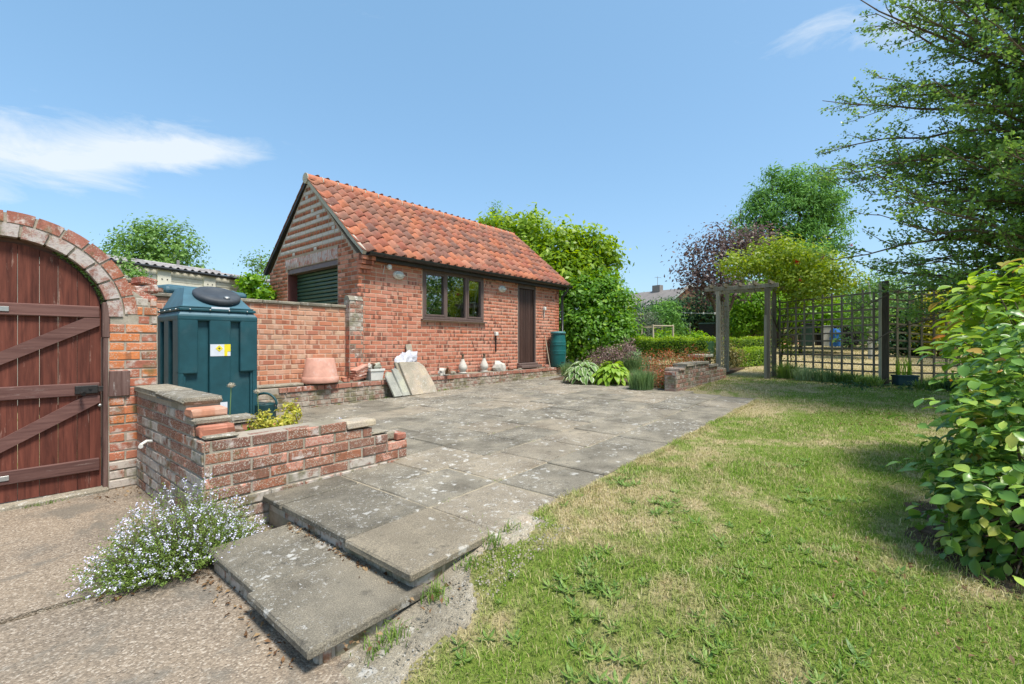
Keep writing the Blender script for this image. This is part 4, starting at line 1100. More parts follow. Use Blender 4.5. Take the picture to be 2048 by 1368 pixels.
def build_gate():
    y = GY+.055
    t = wthing('garden_gate', 'red-brown boarded gate with round top, three rails and diagonal braces', 'gate', (-4.1, y, 0.02))
    r = AR0-.035; x = AC[0]+r; i = 0; cuts = [x]
    for w in (.072, .07, .107, .10, .112, .105, .11, .105, .11, .10, .12): 
        if cuts[-1]-w > AC[0]-r: cuts.append(cuts[-1]-w)
    cuts.append(AC[0]-r)
    for b, a in zip(cuts[:-1], cuts[1:]):
        a += .0014; b -= .0014
        xs = np.linspace(a, b, 6)
        top = [(q, AC[1]+math.sqrt(max(r*r-(q-AC[0])**2, .0))) for q in xs]
        base = .035+.012*(AC[0]-a)
        MB().prism([(a, base), (b, base)]+top[::-1], 'y', y, y+.022).build('plank', 'gate_wood', t, rnd=random.random())
    fr = MB(); nn = 24
    for k in range(nn):
        q0, q1 = math.pi*k/nn, math.pi*(k+1)/nn; r0_, r1_ = AR0-.075, AR0+.004
        fr.prism([(AC[0]+r1_*math.cos(q0), AC[1]+r1_*math.sin(q0)), (AC[0]+r1_*math.cos(q1), AC[1]+r1_*math.sin(q1)), (AC[0]+r0_*math.cos(q1), AC[1]+r0_*math.sin(q1)), (AC[0]+r0_*math.cos(q0), AC[1]+r0_*math.sin(q0))], 'y', y+.03, y+.075)
    fr.build('added_gap_blocker', 'rail_wood', t, rnd=.4)  # ring added behind the planks: stands for the shaded soffit, blocks the light gap
    def rail(z0, z1, name='rail'):
        MB().box((AC[0]-r+.01, y-.028, z0), (AC[0]+r-.012, y-.001, z1), .006, .001).build(name, 'rail_wood', t, rnd=random.random())
    rail(1.395, 1.487); rail(.775, .875); rail(.165, .265)
    def brace(xa, za, xb, zb, w=.095):
        l = math.hypot(xb-xa, zb-za); m = MB()
        m.prism([(xa, za+.0), (xa+w*1.25, za), (xb, zb-.0-w*.0), (xb, zb), (xb-w*1.5, zb)], 'y', y-.026, y-.0015)
        m = MB(); m.prism([(xa, za), (xa+w*1.55, za), (xb, zb-w*.62), (xb, zb), (xb-w*.95, zb)], 'y', y-.026, y-.0015); m.build('brace', 'rail_wood', t, rnd=random.random())
    brace(-4.55, .878, AC[0]+r-.012, 1.392); brace(-4.50, .268, AC[0]+r-.012, .772)
    lk = MB().box((-3.735, y-.048, .79), (-3.60, y-.027, .855), .004).build('lock_box', 'iron', t)
    MB().tube([(-3.70, y-.05, .80), (-3.70, y-.075, .80), (-3.69, y-.095, .795)], [.008, .012, .017], 8).build('latch_handle', 'iron', t)
    MB().box((-3.60, y-.044, .80), (-3.545, y-.03, .845), .003).build('latch_bolt', 'iron', t)
    MB().tube([(-3.645, y-.049, .835), (-3.645, y-.056, .835)], .012, 10).build('keyhole_boss', 'iron', t)
    kn = MB().lathe([(0, .02), (.01, .018), (.014, .01), (.006, 0)], (0, 0, 0), 10).build('knob', 'metal', t)
    kn.location = (-3.585, y-.002, .688); kn.rotation_euler = (R(90), 0, 0)
    for z in (1.44, .215): MB().box((AC[0]-r, y-.034, z-.018), (AC[0]+.02, y-.0285, z+.018), .002).build('hinge_strap', 'metal', t)
build_gate()

# ================================================================== PLANTER
PFX, PFY = -3.36, -3.79
def build_planter():
    t = wthing('brick_planter', 'stepped old brick planter, lichen spotted, beside the gate', 'planter', (-2.7, -3.2, 0))
    core = MB()
    prof = [(-3.36, .598), (-2.42, .598), (-2.42, .523), (-2.20, .523), (-2.20, .448), (-2.05, .448), (-2.05, .373), (-1.86, .373)]
    core.prism([(-3.355, -.05), (-1.865, .10)]+[(min(max(a, -3.355), -1.865), b-.006) for a, b in prof[::-1]], 'y', PFY+.005, PFY+.205)
    core.prism([(PFY+.21, -.05), (GY, -.05), (GY, .785), (-3.42, .785), (-3.42, .712), (-3.58, .712), (-3.58, .592), (PFY+.21, .592)], 'x', PFX+.005, PFX+.205)
    core.box((PFX+.21, -2.95, .05), (-2.76, -2.76, .545))
    co = core.build('wall', 'mortar_old', t)
    F = Face((0, PFY+.003, 0), (1, 0, 0), (0, -1, 0)); S = Face((PFX+.003, 0, 0), (0, -1, 0), (-1, 0, 0))
    Bk = Face((0, -2.95, 0), (1, 0, 0), (0, -1, 0))
    for k in range(8):
        z = k*.075-.002; xe = -1.86 if k < 5 else (-2.05 if k < 6 else (-2.20 if k < 7 else -2.42))
        mat = lambda c, d, zz: ('brick_oldwhite' if random.random() < .85 else 'brick_old') if zz < .15 else ('brick_oldwhite' if zz < .25 and random.random() < .45 else 'brick_old')
        zmin = 0
        for c, d in bond(-3.357, xe, k, 'stretcher', .229): F.put(c, d, z+.005, z+.069, mat(c, d, z), random.uniform(-.004, .006), random.uniform(-.006, .006))
        F.items = [it for it in F.items if not (it[2] < .1 and it[0] > -2.3 and False)]
    for k in range(11):
        z = k*.075-.002
        y1 = 3.787 if k < 8 else (3.60 if k < 9 else 3.43)
        if k > 9: break
        mat2 = lambda c, d, zz: 'brick_oldwhite' if (zz < .34 and random.random() < .85) else ('brick_oldwhite' if random.random() < .2 else 'brick_old')
        S.course(k+1, [(2.095, y1)], z, .075, mat2, 'stretcher', .229)
    for k in range(3, 7): Bk.course(k, [(PFX+.22, -2.765)], k*.075+.02, .075, 'brick_gate')
    lay([F, S, Bk], co, 300, depth=.095)
    # tops: coping, the loose flat stones and bricks on the steps
    MB().box((PFX-.02, -3.44, .79), (PFX+.215, -2.80, .832), .012, .006).build('coping_stone', 'stone', t, rnd=.2)
    MB().box((PFX-.018, -2.79, .79), (PFX+.215, -2.10, .836), .012, .005).build('coping_stone', 'stone', t, rnd=.7)
    MB().box((PFX-.004, -3.575, .715), (PFX+.20, -3.425, .768), .012, .004).build('loose_brick', 'brick_wall', t, rnd=.2)
    MB().box((PFX+.0, -3.625, .675), (PFX+.21, -3.44, .712), .01, .004).build('coping_stone', 'stone', t, rnd=.5)
    MB().box((PFX+.005, -3.70, .602), (PFX+.205, -3.60, .672), .018, .005).build('loose_brick', 'brick_wall', t, rnd=.75)
    MB().box((PFX+.015, -3.78, .60), (PFX+.20, -3.70, .618), .006, .004).build('mortar_bed', 'stone', t, rnd=.4)
    MB().box((-2.425, PFY-.012, .530), (-2.17, PFY+.19, .582), .01, .004).build('coping_stone', 'cream_stone', t, rnd=.1)
    MB().box((-2.20, PFY+.02, .455), (-2.03, PFY+.17, .468), .005, .004).build('mortar_bed', 'stone', t)
    MB().box((-1.965, PFY+.0, .376), (-1.868, PFY+.19, .43), .008, .003).build('loose_brick', 'brick_gate', t, rnd=.16)
    MB().box((-2.05, PFY+.05, .38), (-1.94, PFY+.19, .445), .012, .005).build('mortar_bed', 'stone', t)
    MB().box((PFX+.19, -2.97, .553), (-2.73, -2.70, .595), .012, .006).build('coping_stone', 'stone', t, rnd=.33)
    # earth
    g = np.linspace(0, 1, 14); X, Y = np.meshgrid(-3.16+g*1.10, -3.59+g*.66, indexing='ij'); Z = .50-.06*np.clip((X+3.0)/.9, 0, 1)+.02*np.sin(X*19)*np.cos(Y*23)
    i = np.arange(196).reshape(14, 14); Fq = np.stack([i[:-1, :-1], i[1:, :-1], i[1:, 1:], i[:-1, 1:]], -1).reshape(-1, 4)
    link('planter_soil', np_mesh('planter_soil', np.stack([X, Y, Z], -1).reshape(-1, 3), Fq, smooth=True), M['soil'], t)
    MB().box((-2.10, -3.58, .15), (-1.98, -2.95, .40), .02).box((-2.72, -2.97, .15), (-2.0, -2.86, .42), .02).build('inner_wall', 'brick_oldwhite', t, rnd=.5)
    MB().prism([(-3.58, .44), (-2.95, .44), (-3.1, .50), (-3.5, .52)], 'x', -2.62, -2.28).build('flat_stone', 'cream_stone', t)
build_planter()
o = MB().tube([(-3.365, -2.62, .44), (-3.40, -2.62, .445), (-3.44, -2.66, .43), (-3.45, -2.70, .425)], [.012, .012, .012, .016], 8).build('overflow_pipe', 'white_plastic')
tag(o, 'short white overflow pipe poking out of the planter side', 'pipe')

# ================================================================== OIL TANK
def build_tank():
    x0, x1, y0, y1, z0 = -2.875, -2.105, -1.30, -.42, .30
    t = wthing('oil_tank', 'dark teal plastic oil tank with a round grey lid, behind the brick planter', 'tank', ((x0+x1)/2, (y0+y1)/2, z0))
    MB().box((x0-.06, y0-.06, .1), (x1+.06, y1+.06, z0+.012), .01).build('base_slab', 'stone', t)
    zt = 1.475
    b = MB(); d = .045
    b.box((x0+d, y0+d, z0+.012), (x1-d, y1-d, zt), .02)                      # recessed core
    W = x1-x0
    def fp(a, c, zz0, zz1, k=0): b.box((x0+a*W, y0+k, zz0), (x0+c*W, y0+d+.03, zz1), .016)
    fp(.0, .235, .86, zt); fp(.365, .64, z0+.012, zt); fp(.76, 1., .86, zt); fp(.0, .07, z0+.012, .9, .002); fp(.93, 1., z0+.012, .9, .002)
    D = y1-y0
    def sp(a, c, zz0, zz1):
        b.box((x0+.001, y0+a*D, zz0), (x0+d+.03, y0+c*D, zz1), .016); b.box((x1-d-.03, y0+a*D, zz0), (x1-.001, y0+c*D, zz1), .016)
    sp(.02, .24, z0+.012, zt-.002); sp(.40, .62, z0+.012, zt-.002); sp(.78, .98, z0+.012, zt-.002)
    b.box((x0-.002, y0-.003, zt-.05), (x1+.002, y1, zt+.018), .018)
    b.build('body', 'tank', t)
    sh = MB(); q = .035
    v = [(x0+.008, y0+.008, zt+.012), (x1-.008, y0+.008, zt+.012), (x1-.008, y1-.008, zt+.012), (x0+.008, y1-.008, zt+.012), (x0+q, y0+q, zt+.055), (x1-q, y0+q, zt+.055), (x1-q, y1-q, zt+.055), (x0+q, y1-q, zt+.055)]
    sh.add(v, [(0, 1, 5, 4), (1, 2, 6, 5), (2, 3, 7, 6), (3, 0, 4, 7), (4, 5, 6, 7)]); sh.build('shoulder', 'tank_top', t)
    zf = zt+.056
    fl = MB().box((x0+.012, y0+.012, zf), (x1-.012, y1-.012, zf+.032), .008).box((x0+.03, y0+.03, zf+.034), (x1-.03, y1-.03, zf+.052), .006); fo = fl.build('flange', 'tank', t)
    for i in range(4):
        f = .14+.24*i
        bo = MB().lathe([(0, .012), (.006, .011), (.009, .004), (.009, 0)], (0, 0, 0), 8).build('bolt', 'metal', fo); bo.location = (x0+f*W, y0+.013, zf+.016); bo.rotation_euler = (R(90), 0, 0)
        bo = MB().lathe([(0, .012), (.006, .011), (.009, .004), (.009, 0)], (0, 0, 0), 8).build('bolt', 'metal', fo); bo.location = (x0+.013, y0+f*D, zf+.016); bo.rotation_euler = (0, R(-90), 0)
    # sloping hipped top
    zh = zf+.05; a, c = .075, .19
    tp = MB()
    L = [(x0+.05, y0+.05, zh), (x1-.05, y0+.05, zh), (x1-.05, y1-.05, zh), (x0+.05, y1-.05, zh)]
    U = [(x0+.16, y0+.42, zh+.235), (x1-.14, y0+.42, zh+.235), (x1-.14, y1-.12, zh+.235), (x0+.16, y1-.12, zh+.235)]
    tp.add(L+U, [(0, 1, 5, 4), (1, 2, 6, 5), (2, 3, 7, 6), (3, 0, 4, 7), (4, 5, 6, 7)])
    tp.build('top', 'tank_top', t)
    ld = MB(); n = 32; rx = .235
    ld.lathe([(0, .0), (rx-.012, .0), (rx, .012), (rx, .045), (rx-.02, .062), (rx-.10, .066), (rx-.115, .060), (0, .060)], (0, 0, 0), n)
    lo = ld.build('lid', 'lid', t); lo.location = (x0+W*.56, y0+.265, zh+.120); lo.rotation_euler = (R(25), 0, 0)
    kb = MB().lathe([(0, .04), (.025, .038), (.035, .03), (.035, 0)], (0, 0, 0), 12).build('lid_lock', 'lid', t); kb.location = (x0+W*.62, y0+.10, zh+.085); kb.rotation_euler = (R(30), 0, 0)
    k2 = MB().lathe([(0, .006), (.022, .005), (.026, 0)], (0, 0, 0), 12).build('lock_cap', 'metal', t); k2.location = (x0+W*.62, y0+.079, zh+.122); k2.rotation_euler = (R(30), 0, 0)
    MB().box((x0+W*.40, y0+.022, zf+.0335), (x0+W*.63, y0+.0295, zf+.053)).build('name_plate', 'white_paper', t)
    # warning label on the middle rib
    lx0, lx1, lz0, lz1 = x0+.375*W, x0+.63*W, 1.045, 1.175
    lb = MB().box((lx0, y0-.004, lz0), (lx1, y0-.0012, lz1)).build('warning_label', 'white_paper', t)
    MB().box((lx0+.135, y0-.0065, lz0+.05), (lx1, y0-.0042, lz1)).box((lx0+.135, y0-.0064, lz0+.002), (lx0+.165, y0-.0042, lz0+.05)).build('yellow_panel', 'yellow_label', lb)
    cx, cz, q = lx0+.085, lz0+.085, .036
    MB().prism([(cx-q, cz), (cx, cz-q), (cx+q, cz), (cx, cz+q)], 'y', y0-.0066, y0-.0043).build('hazard_diamond', 'yellow_label', lb)
    MB().prism([(cx-.016, cz-.004), (cx-.003, cz-.002), (cx, cz-.02), (cx+.005, cz-.003), (cx+.016, cz), (cx+.004, cz+.004), (cx-.002, cz+.018), (cx-.006, cz+.003)], 'y', y0-.0082, y0-.0068).build('hazard_mark', 'black', lb)
    MB().box((x0+.395*W, y0-.004, .425), (x0+.59*W, y0-.0012, .535)).build('notice', 'white_paper', t)
build_tank()

def build_far_tank():
    c = at_depth(385, 598, 7.0); t = wthing('storage_tank', 'low blue-green plastic tank half hidden beyond the garden wall', 'tank', (c[0], c[1], .3))
    ang = R(15)
    m = MB().box((-.56, -.4, -1.3), (.56, .4, -.03), .06); m.box((-.60, -.43, -.02), (.60, .43, .10), .05); m.box((-.5, -.3, .08), (.5, .3, .13), .03)
    o = m.build('body', 'tank_top', t); o.location = (c[0], c[1], c[2]+.03); o.rotation_euler = (0, 0, ang)
    m = MB()
    for i in range(5): m.box((-.52+i*.23, -.415, -1.2), (-.42+i*.23, -.38, -.12), .012)
    o = m.build('ribs', 'tank', t); o.location = (c[0], c[1], c[2]+.03); o.rotation_euler = (0, 0, ang)
build_far_tank()

# ================================================================== CONCRETE GARAGE BEHIND
def build_garage():
    # eaves seen at (261,525) and (495,557); eaves 2.75 m high
    ez = 2.75
    def eave(u, v): r = ray(u, v); return CAM+(ez-1.2)/r[2]*r
    A, B = eave(240, 522.5), eave(508, 559)
    d = (B-A)[:2]; L = float(np.linalg.norm(d)); d = d/L; ang = math.atan2(d[1], d[0])
    t = thing('concrete_garage', 'cream sectional concrete garage with corrugated cement roof beyond the wall', 'garage', (A[0], A[1], .1), ang)
    h = ez-.1; xa, xb = -1.2, L+.0
    MB().box((xa, .06, 0), (xb, 3.0, h-.02)).build('wall', 'cream_panel', t)
    P = .93; x = xb-.16
    # local +x runs along the front, the front faces -y
    i = 0
    while x > xa:
        MB().box((x-.13, -.02, 0), (x+.13, .075, h-.03), .006).build('pilaster', 'cream_panel', t)
        for q in (-.05, .05):
            for zz in (h-.25, h-.9):
                m = MB().lathe([(0, .012), (.012, .008), (.014, 0)], (0, 0, 0), 8).build('bolt', 'iron', t); m.location = (x+q, -.02, zz); m.rotation_euler = (R(90), 0, 0)
        z = h-.06
        while z > .9:
            MB().box((x+.13, .015+.004*(i % 2), z-.112), (min(x+P-.13, xb), .07, z-.004), .008).build('board', 'cream_panel', t); z -= .113; i += 1
        x -= P
    # corrugated roof as one sheet per bay
    ph = R(9); y0, y1 = -.03, 3.2
    def sheet(a, b, zoff):
        n = int((b-a)/.0243); V = []; Fc = []
        for k in range(n+1):
            xx = a+(b-a)*k/n; zz = .026*math.cos(2*math.pi*xx/.146)
            for j, yy in enumerate((y0, (y0+y1)/2)): V.append((xx, yy, h+.02+zz+zoff+(yy-y0)*math.tan(ph)))
        for k in range(n+1):
            xx = a+(b-a)*k/n; zz = .026*math.cos(2*math.pi*xx/.146); V.append((xx, y0, h+.008+zz+zoff))
        N = 2*(n+1)
        for k in range(n): Fc.append((2*k, 2*k+2, 2*k+3, 2*k+1)); Fc.append((N+k, N+k+1, 2*k+2, 2*k))
        link('roof_sheet', np_mesh('roof_sheet', V, np.array(Fc), smooth=True), M['asbestos'], t)
    x = xa-.15; k = 0
    while x < xb+.1: b = min(x+1.02, xb+.18); sheet(x, b, .006*(k % 2)); x = b-.04; k += 1; 
    ym = (y0+y1)/2; zr = h+.02+(ym-y0)*math.tan(ph)
    MB().tube([(xa-.15, ym, zr), (xb+.18, ym, zr)], .07, 10).build('ridge', 'asbestos', t)
    MB().add([(xa-.15, ym, zr+.02), (xb+.18, ym, zr+.02), (xb+.18, y1, h+.03), (xa-.15, y1, h+.03)], [(0, 1, 2, 3)]).build('rear_roof', 'asbestos', t)
    MB().prism([(.06, h-.03), (3.0, h-.03), (ym, zr-.03)], 'x', xb-.06, xb).build('gable', 'cream_panel', t)
    MB().tube([(xa, y0-.03, h-.02), (xb-.02, y0-.03, h-.05)], .035, 8).build('gutter', 'gutter', t)
    MB().tube([(xb-.55, ym+.5, zr-.2), (xb-.55, ym+.5, zr+.26)], .035, 8).build('flue', 'asbestos', t)
    # lean-to with a grey roof between the garage and the outbuilding
    return t
build_garage()
def build_leanto():
    c = at_depth(520, 556, 10.2); t = wthing('lean_to', 'small grey-roofed lean-to wedged between garage and outbuilding', 'lean-to', (c[0], c[1], .1))
    MB().prism([(c[1]-.35, c[2]-.14), (c[1]+1.2, c[2]+.12), (c[1]+1.2, c[2]+.16), (c[1]-.35, c[2]-.10)], 'x', c[0]-.25, c[0]+.55).build('roof', 'asbestos', t)
    for x in (c[0]-.22, c[0]+.5): MB().box((x-.03, c[1]-.32, .1), (x+.03, c[1]-.26, c[2]-.13)).build('post', 'post_dark', t)
build_leanto()

# ================================================================== THINGS ON THE PAVING AND THE LEDGE
def lathe_thing(name, label, cat, loc, prof, mat, n=28, part='body', group=None, rot=None):
    o = MB().lathe(prof, (0, 0, 0), n).build(name, mat); o.location = tuple(map(float, loc)); tag(o, label, cat, group)
    if rot: o.rotation_euler = rot
    return o
lathe_thing('terracotta_pot', 'large faded terracotta pot turned upside down on the ledge', 'pot', (-.76, -.16, .585),
            [(.0, -.015), (.20, -.015), (.262, -.012), (.268, .0), (.268, .07), (.255, .078), (.252, .085), (.205, .355), (.195, .365), (0, .365)], 'terracotta', 36)
def build_tiles_stack():
    t = wthing('tile_stack', 'leaning stack of old red clay tiles on the ledge', 'tiles', (-.12, -.14, .555))
    for i in range(5):
        o = MB().box((-.125, -.085, -.016), (.125, .085, .016), .005, .004).build('tile', 'brick_plinth_top' if i < 4 else 'terracotta', t, rnd=random.random())
        o.location = (-.13+.012*i+random.uniform(-.012, .012), -.15, .60+.042*i); o.rotation_euler = (0, R(-14-2*i), random.uniform(-.15, .15))
build_tiles_stack()
o = MB().box((-.06, -.05, -.035), (.06, .05, .035), .02, .012).build('brick_lump', 'brick_shed', None, rnd=.2); o.location = (-.36, -.2, .60); tag(o, 'broken red brick lump lying between terracotta pot and tile stack', 'brick')
def build_trough():
    t = wthing('white_trough', 'white square plastic planter filled with rubble on the ledge', 'planter', (.19, -.16, .553))
    x0, x1, y0, y1, z0, z1 = .06, .32, -.27, -.06, .553, .745
    m = MB()
    def ringq(e, z): return [(x0-e, y0-e, z), (x1+e, y0-e, z), (x1+e, y1+e, z), (x0-e, y1+e, z)]
    L = [ringq(-.02, z0), ringq(0, z1-.035), ringq(.012, z1-.035), ringq(.012, z1), ringq(-.004, z1), ringq(-.02, z0+.02)]
    v = sum(L, []); f = [(i*4+k, i*4+(k+1) % 4, (i+1)*4+(k+1) % 4, (i+1)*4+k) for i in range(5) for k in range(4)]+[(3, 2, 1, 0), (20, 21, 22, 23)]
    m.add(v, f).build('pot', 'white_plastic', t)
    MB().box((x0+.03, y0+.03, z0+.05), (x1-.03, y1-.03, z1-.01), .02, .01).build('fill', 'soil', t)
    for (dx, mt, s, rz) in ((-.07, 'white_stone', .055, .5), (.05, 'blue_stone', .07, -.4), (.0, 'soil', .06, .2)):
        o = MB().box((-s, -s*.6, -s*.7), (s, s*.6, s*.7), .015, .012).build('rubble', mt, t, rnd=.4); o.location = (.19+dx, -.16, z1+.035); o.rotation_euler = (.3, rz, rz)
build_trough()
def leaning(name, label, pts, thick, mat, base, rx, rz, cat='slab'):
    """an uneven flat slab, drawn upright in x-z, leant back against the ledge"""
    t = MB(); t.prism(pts, 'y', 0, thick); o = t.build(name, mat, None, rnd=random.random())
    bm = bmesh.new(); bm.from_mesh(o.data); bmesh.ops.bevel(bm, geom=bm.edges[:], offset=.006, segments=1, affect='EDGES'); 
    for v in bm.verts: v.co += Vector([random.uniform(-.005, .005) for _ in range(3)])
    bm.to_mesh(o.data); bm.free()
    o.location = tuple(map(float, base)); o.rotation_euler = (R(-rx), 0, R(rz)); return tag(o, label, cat)
zz = float(zg(.9))
leaning('paving_slab', 'cream stone slab with a broken corner leaning at the front of the pile', [(0, 0), (.60, .0), (.58, .20), (.48, .52), (.36, .61), (-.08, .63)], .05, 'cream_stone', (.67, -.60, zz+.012), 24, 4)
leaning('paving_slab', 'dark-edged brown slab leaning right behind the cream slab', [(0, 0), (.45, 0), (.45, .58), (-.06, .62)], .045, 'stone', (.60, -.54, zz+.012), 23, 6)
leaning('paving_slab', 'thin bluish slab standing between the white and brown slabs', [(0, 0), (.20, .0), (.14, .44), (.02, .52), (-.06, .50)], .03, 'blue_stone', (.50, -.57, zz+.01), 25, 8)
leaning('paving_slab', 'small rough whitish slab leaning at the near end of the pile', [(0, .0), (.14, -.0), (.27, .05), (.25, .28), (.16, .42), (.0, .47), (-.05, .38)], .045, 'blue_stone', (.33, -.56, zz+.012), 27, 2)
def build_sack():
    t = MB(); n = 14
    bm = bmesh.new(); bmesh.ops.create_icosphere(bm, subdivisions=3, radius=1)
    r = random.Random(5)
    for v in bm.verts:
        q = .85+.30*abs(math.sin(v.co.x*4+v.co.z*3.3))+.26*abs(math.sin(v.co.z*6+v.co.y*7-v.co.x*5))-.2*abs(math.sin(v.co.x*9-v.co.z*7))+r.uniform(-.05, .05)
        v.co = Vector((v.co.x*.17*q, v.co.y*.07*q, v.co.z*.20*q)); v.co.x += .55*v.co.z; 
    me = bpy.data.meshes.new('sack'); bm.to_mesh(me); bm.free()
    o = link('plastic_sack', me, M['bag']); o.location = (.80, -.24, .87); o.rotation_euler = (R(-15), R(20), 0)
    tag(o, 'crumpled white plastic sack tucked behind the leaning slabs', 'sack')
    o = MB().box((-.065, -.012, 0), (.065, .012, .62), .004, .003).build('timber_offcut', 'cream_stone'); o.location = (1.05, -.20, .55); o.rotation_euler = (R(-10), R(-4), 0); o.location.y = -.14
    tag(o, 'pale upright board leaning on the brick wall behind slabs', 'board')
build_sack()
def ornament(x, label):
    t = thing('stone_ornament', label, 'ornament', (x, -.17, .553), 0, 'pale stone ornaments on the ledge')
    MB().lathe([(0, 0), (.085, 0), (.088, .02), (.06, .03), (.055, .035)], (0, 0, 0), 18).build('foot', 'white_stone', t)
    MB().lathe([(.045, .032), (.075, .06), (.092, .11), (.088, .15), (.066, .20), (.042, .25), (.028, .30)], (0, 0, 0), 20).build('body', 'white_stone', t)
    MB().lathe([(.030, .298), (.022, .33), (.022, .36), (.032, .385), (.028, .40), (0, .405)], (0, 0, 0), 14).build('neck', 'bark', t)
ornament(2.28, 'pear-shaped pale stone ornament with dark neck, next to the small grey stone'); ornament(2.92, 'pear-shaped pale stone ornament with dark neck, next to the big whitish boulder')
def rock(x, y, z, s, mat, label, cat='stone', seed=0, sq=.7):
    bm = bmesh.new(); bmesh.ops.create_icosphere(bm, subdivisions=2, radius=1); r = random.Random(seed)
    for v in bm.verts:
        q = 1+r.uniform(-.22, .18); v.co = Vector((v.co.x*s*q, v.co.y*s*.75*q, max(v.co.z, -.55)*s*sq*q))
    me = bpy.data.meshes.new('rock'); bm.to_mesh(me); bm.free(); o = link('stone', me, M[mat]); o.location = (x, y, z+s*sq*.5); return tag(o, label, cat)
rock(1.72, -.20, .555, .13, 'white_stone', 'white lumpy stone sitting near the cream slab', seed=1)
rock(1.98, -.20, .55, .07, 'stone', 'small grey stone between the white stone and ornaments', seed=2)
rock(3.42, -.17, .55, .18, 'white_stone', 'large pinkish white boulder beside the ornaments', seed=3, sq=.85)
rock(3.82, -.17, .55, .09, 'brick_plinth_top', 'small reddish brown stone past the boulder', seed=4)
rock(4.12, -.20, .55, .06, 'stone', 'flat grey pebble on the ledge near the door step', seed=5, sq=.4)
rock(5.22, -.2, .55, .07, 'brick_plinth_top', 'crumbled brown stone by the water butt', seed=6)

def build_butt():
    x, y, z = 5.62, -.27, .553
    t = thing('water_butt', 'green plastic water butt under the downpipe by the door', 'water butt', (x, y, z))
    prof = [(0, 0), (.165, 0), (.175, .02)]
    for i in range(15):
        h = .05+.80*i/14; r = .175+.035*math.sin(math.pi*min(1, (h+.02)/.9))
        prof.append((r, h)); 
        if i in (5, 6, 9, 10): prof.append((r+.006, h+.012)); prof.append((r, h+.024))
    MB().lathe(prof, (0, 0, 0), 32).build('barrel', 'butt', t)
    MB().lathe([(.188, .855), (.20, .86), (.20, .90), (.185, .915), (0, .93)], (0, 0, 0), 32).build('lid', 'butt_lid', t)
    MB().tube([(-.10, -.175, .12), (-.10, -.235, .12)], .012, 8).build('tap', 'black', t)
    o = MB().tube([(5.36, -.20, .553), (5.345, -.05, 1.35)], .012, 6).build('cane', 'pale_wood'); tag(o, 'thin pale cane propped against the wall beside the water butt', 'cane')
build_butt()

def build_can():
    x, y = -2.02, -1.27; z = float(zg(x)); t = thing('watering_can', 'dark green watering can with looped handle on the patio', 'watering can', (x, y, z), R(-52))
    MB().lathe([(0, .005), (.125, .005), (.13, .02), (.118, .25), (.122, .262), (.108, .262), (.10, .03), (0, .03)], (0, 0, 0), 26).build('body', 'can_plastic', t)
    pts = [(.0+.0, 0, 0)]
    arc = [(.13*math.cos(a)*1.15, 0, .25+.135*math.sin(a)) for a in np.linspace(R(-50), R(180), 14)]
    MB().tube(arc, .014, 8).build('handle', 'can_plastic', t)
    MB().tube([(-.11, 0, .05), (-.22, 0, .13), (-.30, 0, .27), (-.33, 0, .30)], [.028, .022, .017, .028], 10).build('spout', 'can_plastic', t)
    MB().prism([(-.118, .262), (.02, .262), (-.118, .275)], 'y', -.09, .09).build('hood', 'can_plastic', t)
build_can()
o = MB().box((-.11, -.05, 0), (.11, .05, .065), .008, .003).build('loose_brick', 'brick_gate', None, rnd=.1); o.location = (-2.02, -1.62, float(zg(-2))); o.rotation_euler = (0, 0, .5); tag(o, 'loose orange brick lying beside the watering can', 'brick')

# ================================================================== FLOWER BED WALL
def build_bed_wall():
    t = wthing('bed_wall', 'low broken brick wall edging the flower bed next to the trellis arch', 'wall', (5.0, -3.95, .3))
    prof = [(3.76, .33), (7.0, .33), (7.0, .62), (6.2, .72), (5.2, .80), (4.5, .80), (4.5, .74), (3.76, .74)]
    core = MB().prism([(3.765, .25), (6.9, .25), (6.9, .60), (6.2, .67), (5.6, .67), (5.6, .745), (4.2, .745), (4.2, .67), (3.765, .67)], 'y', -4.04, -3.83).build('wall', 'mortar_old', t)
    F = Face((0, -4.04, 0), (1, 0, 0), (0, -1, 0)); S = Face((3.762, 0, 0), (0, -1, 0), (-1, 0, 0))
    for k in range(6):
        z = .30+k*.075; hi = 6.9 if k < 4 else (6.2 if k < 5 else 5.6)
        lo = 3.765 if k < 5 else 4.2
        F.course(k, [(lo, hi)], z, .075, lambda c, d, zz: 'brick_plinth' if random.random() < .6 else 'brick_old')
        if k < 5: S.put(3.835, 4.035, z+.005, z+.07, 'brick_plinth' if k < 4 else 'brick_gate')
    lay([F, S], core, 150)
    for (a, b, z, m) in ((4.25, 4.75, .75, 'stone'), (4.8, 5.55, .752, 'stone'), (5.6, 6.2, .675, 'stone'), (3.85, 4.15, .676, 'brick_plinth')):
        MB().box((a, -4.07, z), (b, -3.80, z+.05), .012, .008).build('coping_stone', m, t, rnd=random.random())
build_bed_wall()
o = MB().prism([(4.3, zg(4.2)-.1), (9.5, .30), (9.5, .50), (6.5, .43), (5.0, .38), (4.3, .34)], 'y', -3.85, -.9).build('flower_bed', 'soil'); o['kind'] = 'structure'
def build_bench():
    c = at_depth(1400, 712, 10.6)
    t = wthing('garden_bench', 'low grey stone bench slab near the trellis arch', 'bench', (c[0], c[1], .4))
    MB().box((c[0]-.35, c[1]-.17, c[2]-.03), (c[0]+.45, c[1]+.17, c[2]+.04), .015, .004).build('seat', 'blue_stone', t)
    for q in (-.22, .3): MB().box((c[0]+q, c[1]-.13, .4), (c[0]+q+.1, c[1]+.13, c[2]-.03), .01).build('support', 'black_plastic', t)
build_bench()

